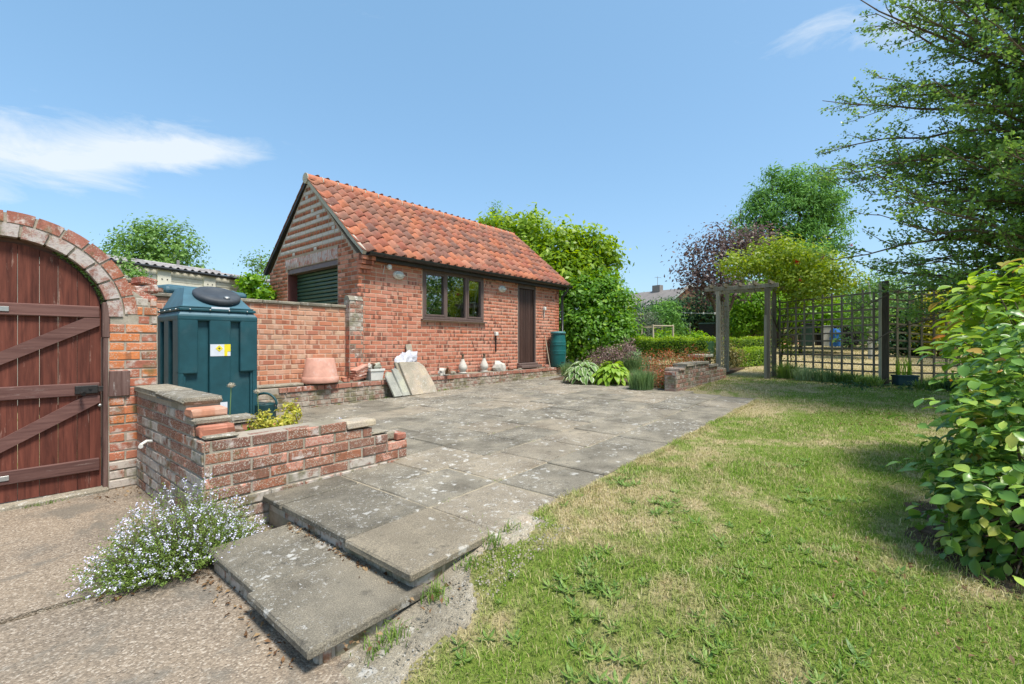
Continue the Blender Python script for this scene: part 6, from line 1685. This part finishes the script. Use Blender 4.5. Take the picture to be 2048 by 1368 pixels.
hosta(1168, 765, 9.3, 150, .55, .42, [LF['hosta'], LF['hosta_edge']], True, 'white-edged variegated hosta spilling onto the patio')
hosta(1226, 768, 9.0, 120, .48, .40, [LF['hosta_lime']], False, 'lime green hosta between variegated hosta and lavender')
hosta(1192, 752, 9.8, 70, .42, .42, [LF['hosta_lime']], False, 'lime hosta clump tucked behind the front hostas')
def spiky(name, label, u, v, n, r, h, mat, w=.008, lean=.5, cat='plant', d=None):
    c = at_ground(u, v) if d is None else at_depth(u, v, d); t = thing(name, label, cat, c)
    a = rng.uniform(0, 2*math.pi, n); q = r*np.sqrt(rng.random(n)); C = np.stack([q*np.cos(a)*.6, q*np.sin(a)*.6, 0*a], 1)
    V, F = blades(C, h*rng.uniform(.6, 1.1, n), w*rng.uniform(.7, 1.3, n), lean*rng.uniform(.2, 1.2, n)*(.4+q/r))
    link('foliage', np_mesh('foliage', V, F, np.tile(rng.random(n), 3)), LF[mat], t); return t
spiky('lavender', 'soft green lavender mound at the patio edge before the bed wall', 1282, 778, 900, .36, .42, 'lav')
spiky('lavender', 'taller lavender clump behind the lime hosta', 1262, 748, 800, .42, .55, 'lav')
spiky('lavender', 'small lavender tuft beside the water butt', 1138, 752, 500, .3, .38, 'lav')
bush('heuchera_shrub', 'dusky pink-brown shrub in the middle of the flower bed', 'shrub', at_ground(1222, 740), [B(1215, 712, 10.6, 34, 20), B(1245, 702, 10.8, 26, 18), B(1190, 722, 10.4, 22, 14), B(1262, 690, 11, 14, 16)], 1500, .055, 'dusky', .02, clump_r=.13, per=14, aspect=.5, shell=.3)
bush('russet_shrub', 'red and green flowering shrub spilling over the bed wall', 'shrub', at_ground(1345, 765), [B(1345, 725, 9.4, 52, 26), B(1310, 745, 9.0, 34, 26), B(1385, 712, 9.8, 34, 18), B(1318, 765, 8.7, 22, 18), B(1300, 718, 9.6, 26, 16)], 5200, .035, 'red', .02, clump_r=.10, per=14, aspect=.45, shell=.3)
bush('red_flowered_plant', 'low plant with orange-red flowers at the corner of bed wall', 'plant', at_ground(1328, 778), [B(1328, 762, 8.5, 16, 16), B(1335, 742, 8.6, 12, 10)], 700, .035, 'red', .01, clump_r=.08, per=12, aspect=.6)
spiky('iris_clump', 'pale blue-green iris leaves in the flower bed centre', 1285, 742, 300, .3, .45, 'sage', .014, .4)
bush('grey_plant', 'small silver-blue plant in the bed before the box hedge', 'plant', at_ground(1270, 730), [B(1268, 708, 11.5, 16, 7)], 260, .06, 'sage', .01, clump_r=.1, per=10)
# plants along the foot of the trellis
for (u, v, n, r, h, mt, w, lab) in ((1575, 756, 420, .32, .42, 'weed', .012, 'leafy weeds around the foot of the right arch post'), (1612, 760, 420, .36, .36, 'sage', .010, 'grey-green carnation tuft at the trellis foot'), (1650, 762, 420, .36, .30, 'lav', .010, 'tufted green plant at trellis foot next to carnations'),
                                    (1695, 764, 380, .36, .24, 'weed', .012, 'low green clump under the middle of the trellis'), (1738, 770, 380, .34, .22, 'weed', .012, 'low leafy clump left of the dark trellis post'), (1860, 778, 360, .34, .2, 'weed', .014, 'dark low plants under the right trellis panel'), (1905, 780, 360, .34, .24, 'conifer_dark', .014, 'shaded ground plants at the far end of trellis')):
    spiky('border_plant', lab, u, v, n, r, h, mt, w, .8)
bush('creeping_plant', 'dark creeping groundcover strip below the trellis', 'plant', at_ground(1790, 782), [B(1760, 778, 8.3, 60, 10), B(1840, 782, 8.2, 60, 11), B(1900, 785, 8.0, 40, 12), B(1690, 772, 8.8, 40, 8)], 1800, .05, 'conifer_dark', 0, clump_r=.10, per=12, aspect=.6)
bush('trellis_climber', 'leafy climber threaded through the trellis beside the arch', 'climber', (7.8, -5.15, .4), [B(1585, 640, 10.5, 18, 40), B(1590, 600, 10.4, 26, 24), B(1575, 690, 10.5, 14, 30), B(1640, 600, 9.9, 30, 14)], 1500, .055, 'rose', .012, clump_r=.12, per=12, aspect=.5, shell=.2)

# ------------------------------------------------------------------ the big shrubs on the right
def build_camellia():
    base = at_depth(2110, 1100, 2.15); base[2] = float(ground_z(base[0], base[1]))-.02
    t = thing('camellia', 'large glossy-leaved camellia bush crowding in beside the lawn', 'shrub', base)
    shapes = [leaf_blade_mesh('leaf', .072, .040, [LF['camellia']], False, .12+.05*(i % 5), 50+i) for i in range(14)]
    blobs = [B(2040, 900, 2.1, 105, 120), B(2010, 1010, 2.0, 95, 110), B(2090, 800, 2.2, 120, 110), B(2060, 1110, 2.0, 110, 110), B(2150, 960, 2.2, 150, 240), B(1985, 890, 2.2, 50, 55), B(2140, 720, 2.5, 130, 90)]
    blobs = [tuple(np.array(b[:3])-base)+tuple(b[3:]) for b in blobs]
    P, D, O = crown_points(blobs, 5200, .12, 12, .74, .9, .5)
    k = P[:, 2] > .03; P, D = P[k], D[k]
    # keep what is not buried deep inside another lobe
    ins = np.zeros(len(P), bool)
    for b in blobs: ins |= (((P-np.array(b[:3]))/np.array(b[3:6]))**2).sum(1) < .36
    P, D = P[~ins], D[~ins]
    N = unit(D*.5+np.array([0, 0, .7])+rng.normal(size=P.shape)*.38); T = unit(D*.8+np.array([0, 0, -.25])+rng.normal(size=P.shape)*.6)
    T = unit(T-(T*N).sum(1, keepdims=True)*N); Bv = np.cross(T, N)
    pc = P+base; dep = cam_depth(pc); rel = pc[:, :2]-CAM[:2]; uu = 1024+FPX*(rel@np.array([E1[0], E2[0]]))/dep; vv = 684-FPX*(pc[:, 2]-1.2)/dep
    vis = np.where((uu < 2048) & (vv < 1368) & (vv > 400), dep-.15*(D@np.array([*unit((CAM-base)), ])[:3]), 99)
    order = np.argsort(vis); front = set(order[:300].tolist())
    sv = np.array([[v.co[:] for v in m.vertices] for m in shapes]); fc = np.array([list(p.vertices) for p in shapes[0].polygons])
    VV = []; FF = []; rd = []; nv = 0
    for i in range(len(P)):
        s = rng.uniform(.7, 1.25); k = i % 14
        if i in front:
            o = bpy.data.objects.new('leaf', shapes[k]); col.objects.link(o); o.parent = t
            m = Matrix((Bv[i], T[i], N[i])).transposed().to_4x4(); m.translation = Vector(P[i]); o.matrix_local = m @ Matrix.Scale(s, 4)
        else:
            q = sv[k]*s; VV.append(P[i]+q[:, :1]*Bv[i]+q[:, 1:2]*T[i]+q[:, 2:]*N[i]); FF.append(fc+nv); nv += len(q); rd += [rng.random()]*len(fc)
    o = link('leaves', np_mesh('leaves', np.concatenate(VV), np.concatenate(FF), rd, True), LF['camellia'], t); o['kind'] = 'stuff'
    tips = [P[i]*.92 for i in order[:70:1]]
    mb = MB()
    for q in tips:
        a = np.array([rng.uniform(-.1, .1), rng.uniform(-.1, .1), 0]); m1 = a+(q-a)*.5+np.array([0, 0, .12])
        mb.tube([tuple(a), tuple(m1), tuple(q)], [.012, .007, .003], 5, cap=False)
    mb.build('stems', 'twig', t, fix=False)
build_camellia()
def build_bush_soil():
    c = at_depth(2110, 1100, 2.15); r = np.linspace(0, 1, 9); a = np.linspace(0, 2*math.pi, 33)[:-1]; V = []; F = []
    for i, q in enumerate(r):
        for j, t in enumerate(a):
            rad = q*(.62+.10*math.sin(3*t)+.06*math.sin(7*t+1)); x, y = c[0]+rad*math.cos(t), c[1]+rad*math.sin(t); V.append((x, y, float(ground_z(x, y))+.012*(1-q)+.004-.01*(q > .95)))
    n = len(a)
    for i in range(len(r)-1):
        for j in range(n): F.append((i*n+j, i*n+(j+1) % n, (i+1)*n+(j+1) % n, (i+1)*n+j))
    o = link('bare_earth', np_mesh('bare_earth', V, np.array(F), smooth=True), M['soil']); o['kind'] = 'structure'
build_bush_soil()
def build_pale_shrub():
    base = at_depth(2120, 800, 3.2); base[2] = float(zg(base[0]))-.03
    t = thing('pale_shrub', 'light green large-leaved shrub above the camellia', 'shrub', base)
    blobs = [B(2010, 640, 3.2, 70, 70), B(2060, 590, 3.2, 70, 60), B(1975, 700, 3.1, 48, 40), B(2100, 680, 3.3, 110, 120), B(1990, 590, 3.3, 36, 30), B(2035, 740, 3.0, 60, 60)]
    blobs = [tuple(np.array(b[:3])-base)+tuple(b[3:]) for b in blobs]
    shapes = [leaf_blade_mesh('leaf', .12, .060, [LF['pale']], False, .2+.08*(i % 4), 80+i) for i in range(10)]
    P, D, O = crown_points(blobs, 1300, .14, 10, .5, .6, .7); N = unit(D*.3+np.array([0, 0, 1.])+rng.normal(size=P.shape)*.3); T = unit(D+rng.normal(size=P.shape)*.6); T = unit(T-(T*N).sum(1, keepdims=True)*N); Bv = np.cross(T, N)
    pc = P+base; dep = cam_depth(pc); rel = pc[:, :2]-CAM[:2]; uu = 1024+FPX*(rel@np.array([E1[0], E2[0]]))/dep
    order = np.argsort(np.where(uu < 2048, dep, 99)); front = set(order[:250].tolist())
    sv = np.array([[v.co[:] for v in m.vertices] for m in shapes]); fc = np.array([list(p.vertices) for p in shapes[0].polygons]); VV = []; FF = []; rd = []; nv = 0
    for i in range(len(P)):
        s = rng.uniform(.6, 1.15); k = i % 10
        if i in front:
            o = bpy.data.objects.new('leaf', shapes[k]); col.objects.link(o); o.parent = t
            m = Matrix((Bv[i], T[i], N[i])).transposed().to_4x4(); m.translation = Vector(P[i]); o.matrix_local = m @ Matrix.Scale(s, 4)
        else:
            q = sv[k]*s; VV.append(P[i]+q[:, :1]*Bv[i]+q[:, 1:2]*T[i]+q[:, 2:]*N[i]); FF.append(fc+nv); nv += len(q); rd += [rng.random()]*len(fc)
    o = link('leaves', np_mesh('leaves', np.concatenate(VV), np.concatenate(FF), rd, True), LF['pale'], t); o['kind'] = 'stuff'
    mb = MB()
    for i in order[:40]:
        a = np.array([rng.uniform(-.1, .1), rng.uniform(-.1, .1), 0]); q = P[i]; mb.tube([tuple(a), tuple(a+(q-a)*.55+np.array([0, 0, .2])), tuple(q)], [.012, .008, .003], 5, cap=False)
    mb.build('stems', 'twig', t, fix=False)
build_pale_shrub()

# ------------------------------------------------------------------ planter plants, thyme
def build_thyme():
    c = np.array([-3.53, -4.0, 0.0]); t = thing('thyme', 'sprawling thyme bush covered in tiny white-lilac flowers on the path', 'plant', c)
    N = 2300; a = rng.uniform(0, 2*math.pi, N); q = np.sqrt(rng.random(N))
    # an uneven cushion, longer along the planter
    ex, ey, h = .45, .33, .36
    root = np.stack([ex*.55*q*np.cos(a), ey*.55*q*np.sin(a), 0*a], 1); tip = np.stack([ex*q*np.cos(a)*rng.uniform(.75, 1.15, N), ey*q*np.sin(a)*rng.uniform(.75, 1.15, N), h*(1-.78*q*q)*rng.uniform(.5, 1.15, N)*(1+.22*np.sin(a*3+1))], 1)
    rot = R(20); M2 = np.array([[math.cos(rot), -math.sin(rot), 0], [math.sin(rot), math.cos(rot), 0], [0, 0, 1]]); root = root@M2.T; tip = tip@M2.T
    per = 12; f = np.linspace(.25, 1, per); C = (root[:, None]+(tip-root)[:, None]*f[None, :, None]).reshape(-1, 3)+rng.normal(size=(N*per, 3))*.005
    d = np.repeat(unit(tip-root), per, 0); V, F = leaf_quads(C, unit(rng.normal(size=C.shape)+np.array([0, 0, .5])), .013*rng.uniform(.7, 1.4, len(C)), .005*rng.uniform(.7, 1.4, len(C)), d+rng.normal(size=C.shape)*.5)
    o = link('foliage', np_mesh('foliage', V, F, np.clip(np.repeat(rng.random(N), per)*.6+np.tile(f, N)*.4, 0, 1)), LF['thyme'], t)
    mb = []; S = np.concatenate([root[:, None], tip[:, None]], 1); w = np.array([.0012, 0, 0])
    V = np.concatenate([root-w, root+w, tip], 0); i = np.arange(N); link('stems', np_mesh('stems', V, np.stack([i, i+N, i+2*N], 1)), M['twig'], t)
    k = (rng.random(N) < .24) & (tip[:, 2] > .03); tp = tip[k]; ax = unit(tip-root)[k]; m = 11
    C = (tp[:, None]-ax[:, None]*rng.uniform(0, .035, (len(tp), m, 1))+rng.normal(size=(len(tp), m, 3))*.0055).reshape(-1, 3)
    V, F = leaf_quads(C, unit(rng.normal(size=C.shape)+np.array([0, -.2, .6])), .0085*rng.uniform(.7, 1.3, len(C)), .0075*rng.uniform(.7, 1.3, len(C))); link('flowers', np_mesh('flowers', V, F), M['bloom_white'], t)
build_thyme()
def allium(p, h, bend, label):
    t = thing('allium', label, 'flower', p)
    MB().tube([(0, 0, 0), (bend*.3, 0, h*.5), (bend, 0, h)], [.0045, .004, .0035], 7).build('stem', LF['sage'], t)
    C = unit(rng.normal(size=(240, 3)))*rng.uniform(.012, .026, (240, 1))*np.array([1.15, 1.15, .75])+np.array([bend, 0, h+.008]); V, F = leaf_quads(C, unit(C-np.array([bend, 0, h])), np.full(240, .009), np.full(240, .004)); link('seed_head', np_mesh('seed_head', V, F, np.clip(rng.normal(.6, .3, 240), 0, 1)), LF['seed'], t)
allium((-3.10, -3.42, .49), .40, .012, 'tall allium seed head in front of the tank label'); allium((-2.82, -3.20, .48), .33, -.012, 'shorter allium seed head near the right side of the tank')
def tuft(x, y, z, n, r, h, mat, label, leaf=.03, w=.5, name='planter_plant', shell=.2):
    bush(name, label, 'plant', (x, y, z), [(x, y, z+h*.55, r, r, h*.5)], n, leaf, mat, .004, clump_r=r*.4, per=10, aspect=w, shell=shell, tipk=6)
tuft(-2.84, -3.36, .48, 520, .11, .19, 'yellow', 'yellow variegated euonymus in the planter beside the allium')
tuft(-2.62, -3.28, .47, 480, .09, .25, 'yellow', 'yellow variegated sprig in front of the watering can')
tuft(-2.73, -3.42, .48, 260, .08, .14, 'yellow', 'small yellow-green sprig at the planter centre')
tuft(-3.02, -3.48, .49, 60, .06, .09, 'lime', 'soft green seedling at the planter corner')
tuft(-2.95, -3.40, .49, 40, .02, .22, 'thyme', 'upright thin green weed in the planter', .018)
tuft(-2.50, -3.55, .45, 60, .05, .07, 'lime', 'bright lime tuft by the cream planter stone')
for i, (x, y) in enumerate(((-2.42, -3.52), (-2.30, -3.50), (-2.22, -3.46))):
    t = thing('pinks_plant', ('grey-green pinks tuft beside lime planter tuft', 'grey-green pinks with pale flowers behind the cream stone', 'grey-green pinks tuft at the end of the planter')[i], 'plant', (x, y, .44))
    C = rng.normal(size=(70, 3))*np.array([.025, .025, 0]); V, F = blades(C, rng.uniform(.05, .13, 70), rng.uniform(.004, .006, 70), rng.uniform(.2, .9, 70)); link('foliage', np_mesh('foliage', V, F, np.tile(rng.random(70), 3)), LF['sage'], t)
    C = rng.normal(size=(16, 3))*np.array([.03, .03, .01])+np.array([0, 0, .10]); V, F = leaf_quads(C, unit(rng.normal(size=(16, 3))), np.full(16, .016), np.full(16, .014)); link('flowers', np_mesh('flowers', V, F), M['bloom_white'], t)
spiky('dry_weed', 'dry upright weed growing on the ledge beside the cream slab', 895, 748, 90, .07, .18, 'dead', .006, .5, d=float(cam_depth(np.array([1.5, -.15, .55]))))

# ================================================================== GRASS AND LITTER
def lawn_mask(x, y):
    ok = (x > -3.40) & (y < -5.40)
    ok |= (x > 3.75) & (y < -4.06) & (y > -5.5)
    ok |= (x > 9.0)
    edge = -5.56-.10*np.sin((x+3.42)/1.27*7)-.06*np.sin((x+3.42)/1.27*17+1)+.05*(x+3.42)/1.27
    ok &= ~((x < -2.2) & (x > -3.45) & (y > edge-.03))
    return ok
def build_grass():
    parts = []
    for (d0, d1, dens, h, w) in ((.8, 2.3, 15000, .030, .0032), (2.3, 4.0, 8000, .030, .0042), (4.0, 7.0, 3000, .032, .006), (7.0, 12.5, 1000, .034, .010), (12.5, 26., 160, .05, .02)):
        umax = 1.16; n = int(dens*(d1*d1-d0*d0)*umax)
        n = min(n, 150000)
        d = np.sqrt(rng.uniform(d0*d0, d1*d1, n)); s = rng.uniform(-.62, umax, n)*d
        x = CAM[0]+s*E1[0]+d*E1[1]; y = CAM[1]+s*E2[0]+d*E2[1]
        k = lawn_mask(x, y)
        # worn, thin places
        q = np.sin(x*2.3+1.7*np.sin(y*1.9))*np.cos(y*2.7+1.3*np.sin(x*1.3)); k &= rng.random(n) < .80+.35*q
        cb = at_depth(2110, 1100, 2.15); rr = np.hypot(x-cb[0], y-cb[1]); k &= rng.random(n) < np.clip((rr-.35)/.55, .02, 1)      # thin under the camellia
        x, y, d = x[k], y[k], d[k]; m = len(x)
        z = ground_z(x, y)-.003
        tall = np.where(rng.random(m) < .06, 1.7, 1.)*(1+.25*np.sin(x*3.1)*np.sin(y*2.3))
        V, F = blades(np.stack([x, y, z], 1), h*rng.uniform(.4, 1.15, m)*tall, w*rng.uniform(.7, 1.3, m), rng.uniform(.2, 1.2, m)); parts.append((V, F, np.tile(rng.random(m), 3)))
    # ragged fringe over the edge of the paving and along the haunching
    n = 5000; x = rng.uniform(-2.25, 3.5, n); y = -5.40+rng.normal(0, .022, n)+.02*np.sin(x*6)+.012*np.sin(x*17); z = zg(x)-.012
    V, F = blades(np.stack([x, y, z], 1), rng.uniform(.012, .04, n), rng.uniform(.003, .006, n), rng.uniform(.3, 1.3, n)); parts.append((V, F, np.tile(rng.random(n)*.9+.1, 3)))
    off = 0; VV = []; FF = []; RR = []
    for V, F, r in parts: VV.append(V); FF.append(F+off); RR.append(r); off += len(V)
    o = link('grass', np_mesh('grass', np.concatenate(VV), np.concatenate(FF), np.concatenate(RR)), M['grass']); tag(o, 'short patchy green and straw-coloured lawn grass', 'grass', kind='stuff')
    print('blades', sum(len(p[2]) for p in parts)//3)
build_grass()
def build_joint_weeds():
    parts = []
    def clump(x, y, z, n, r, h, w=.0035):
        C = np.stack([rng.normal(x, r, n), rng.normal(y, r, n), np.full(n, z)], 1); parts.append(blades(C, h*rng.uniform(.4, 1.2, n), np.full(n, w), rng.uniform(.2, 1.1, n))+(np.tile(rng.random(n)*.8, 3),))
    for i in range(26): x = -4.66+rng.normal(0, .012); y = rng.uniform(-5.6, -2.4); clump(x, y, -.03, int(rng.uniform(8, 60)), .022, rng.uniform(.02, .07))
    for i in range(16): x = rng.uniform(-4.6, -3.75); clump(x, -4.03+(x+4.62)*-.09+rng.normal(0, .01), -.03, int(rng.uniform(10, 40)), .02, rng.uniform(.02, .05))
    clump(-4.62, -4.45, -.03, 160, .035, .09); clump(-4.66, -4.85, -.03, 200, .05, .11)
    for i in range(9): clump(rng.uniform(-4.5, -3.6), -2.16+rng.normal(0, .006), .0, 14, .015, .03)
    for (x, y, n, h) in ((-3.26, -5.43, 60, .06), (-3.18, -5.45, 60, .08), (-2.93, -5.42, 90, .07), (-2.72, -5.42, 70, .06), (-2.55, -5.41, 60, .08), (-2.4, -5.40, 40, .05), (-2.46, -4.36, 40, .02), (-2.44, -5.15, 30, .10), (-1.95, -3.95, 30, .02)):
        clump(x, y, float(ground_z(x, y))+.01, n, .035, h, .005)
    for i in range(46):
        x = rng.uniform(-2.4, 3.4); y = rng.choice([-4.815, -4.27, -3.725, -3.18, -2.635, -2.09, -1.545])+rng.normal(0, .003); clump(x, y, float(zg(x))-.02, int(rng.uniform(5, 22)), .018, .03, .004)
    for i in range(30): x = rng.uniform(-1.9, 5.6); clump(x, -.40+rng.normal(0, .015), float(zg(x))-.01, int(rng.uniform(6, 26)), .025, .045, .005)
    off = 0; VV = []; FF = []; RR = []
    for V, F, r in parts: VV.append(V); FF.append(F+off); RR.append(r); off += len(V)
    o = link('joint_weeds', np_mesh('joint_weeds', np.concatenate(VV), np.concatenate(FF), np.concatenate(RR)), LF['tuft']); tag(o, 'small grass tufts and moss growing in paving and path joints', 'weeds', kind='stuff')
build_joint_weeds()
def build_rosettes():
    """plantain and dandelion rosettes in the lawn"""
    VV = []; FF = []; RR = []; off = 0
    shape = leaf_blade_mesh('weed_leaf', 1, .28, [LF['weed']], False, .25, 3); sv = np.array([v.co[:] for v in shape.vertices]); fc = np.array([list(p.vertices) for p in shape.polygons]); bpy.data.meshes.remove(shape)
    patches = [(1180, 1140, 26), (1330, 1010, 22), (1240, 960, 14), (1400, 1230, 16), (1260, 1300, 8), (1640, 1270, 10), (1560, 1080, 12), (1650, 1000, 14), (1720, 1130, 10), (1480, 1130, 16), (1700, 1340, 6), (1180, 1240, 10), (1110, 1000, 4), (960, 1180, 5), (1000, 1110, 4), (1760, 930, 10), (1560, 930, 10)]
    for (u, v, n) in patches:
        c = at_ground(u, v)
        for _ in range(n):
            x, y = c[0]+rng.normal(0, .13), c[1]+rng.normal(0, .10); z = float(ground_z(x, y))+.006
            if not lawn_mask(np.array(x), np.array(y)): continue
            k = int(rng.uniform(5, 10)); a0 = rng.uniform(0, 6.28); s = rng.uniform(.022, .055)
            for i in range(k):
                a = a0+6.283*i/k+rng.normal(0, .2); el = rng.uniform(.02, .4); L = s*rng.uniform(.7, 1.2); q = sv*L
                d = np.array([math.cos(a)*math.cos(el), math.sin(a)*math.cos(el), math.sin(el)]); b = np.array([-math.sin(a), math.cos(a), 0]); nn = np.cross(b, d)*-1
                nn = np.cross(d, -b)
                VV.append(np.array([x, y, z])+q[:, :1]*b+q[:, 1:2]*d+q[:, 2:]*np.abs(nn)*np.sign(nn[2])); FF.append(fc+off); off += len(sv); RR += [rng.random()]*len(fc)
    o = link('lawn_weeds', np_mesh('lawn_weeds', np.concatenate(VV), np.concatenate(FF), RR, True), LF['weed']); tag(o, 'flat rosettes of plantain and dandelion leaves in the lawn', 'weeds', kind='stuff')
build_rosettes()
def build_litter():
    C = []
    def scat(n, f):
        for _ in range(n): C.append(f())
    scat(420, lambda: (lambda p: (p[0], p[1], float(ground_z(p[0], p[1]))+.012))(at_ground(rng.normal(1760, 80), rng.uniform(790, 850))))
    scat(160, lambda: (lambda x, y: (x, y, float(ground_z(x, y))+.012))(rng.normal(-1.75, .35), rng.normal(-7.2, .3)))
    scat(150, lambda: (rng.uniform(-3.9, -3.1), rng.normal(-4.12, .06), .006))
    scat(90, lambda: (rng.normal(-3.03, .02), rng.uniform(-5.3, -4.15), .104))
    scat(90, lambda: (rng.normal(-3.50, .025), rng.uniform(-5.3, -4.15), .006))
    scat(40, lambda: (rng.normal(-3.5, .12), rng.normal(-2.3, .1), .006))
    scat(70, lambda: (rng.normal(-4.6, .1), rng.uniform(-4.2, -2.3), .006))
    scat(60, lambda: (rng.uniform(-3.4, -2.4), rng.normal(-5.45, .06), float(ground_z(-2.9, -5.45))+.03))
    C = np.array(C); n = len(C); N = unit(np.array([0, 0, 1.])+rng.normal(size=(n, 3))*.45); L = rng.uniform(.012, .035, n); V, F = leaf_quads(C, N, L, L*.5, None, .3)
    o = link('leaf_litter', np_mesh('leaf_litter', V, F, rng.random(n)), LF['dead']); tag(o, 'scattered dry brown leaves on lawn, path and steps', 'leaves', kind='stuff')
build_litter()
# a pebble-strewn crumbly surface on the haunching
def build_crumbs():
    n = 900; x = rng.uniform(-3.35, -2.2, n); y = rng.uniform(-5.66, -5.36, n); z = ground_z(x, y)+.018; s = rng.uniform(.002, .008, n)
    m = 500; x = np.concatenate([x, rng.normal(-3.02, .03, m)]); y = np.concatenate([y, rng.uniform(-5.3, -4.15, m)]); z = np.concatenate([z, np.full(m, .101)]); s = np.concatenate([s, rng.uniform(.002, .006, m)])
    b = np.array([[1, 0, 0], [-.5, .87, 0], [-.5, -.87, 0], [0, 0, 1.]]); V = (np.stack([x, y, z], 1)[:, None]+b[None]*s[:, None, None]*rng.uniform(.6, 1.4, (len(x), 4, 1))).reshape(-1, 3)
    i = np.arange(len(x))*4; F = np.concatenate([np.stack([i, i+1, i+3], 1), np.stack([i+1, i+2, i+3], 1), np.stack([i+2, i, i+3], 1)])
    o = link('grit', np_mesh('grit', V, F, rng.random(len(F))), M['stone']); tag(o, 'crumbs of grit and mortar beside the steps', 'grit', kind='stuff')
build_crumbs()
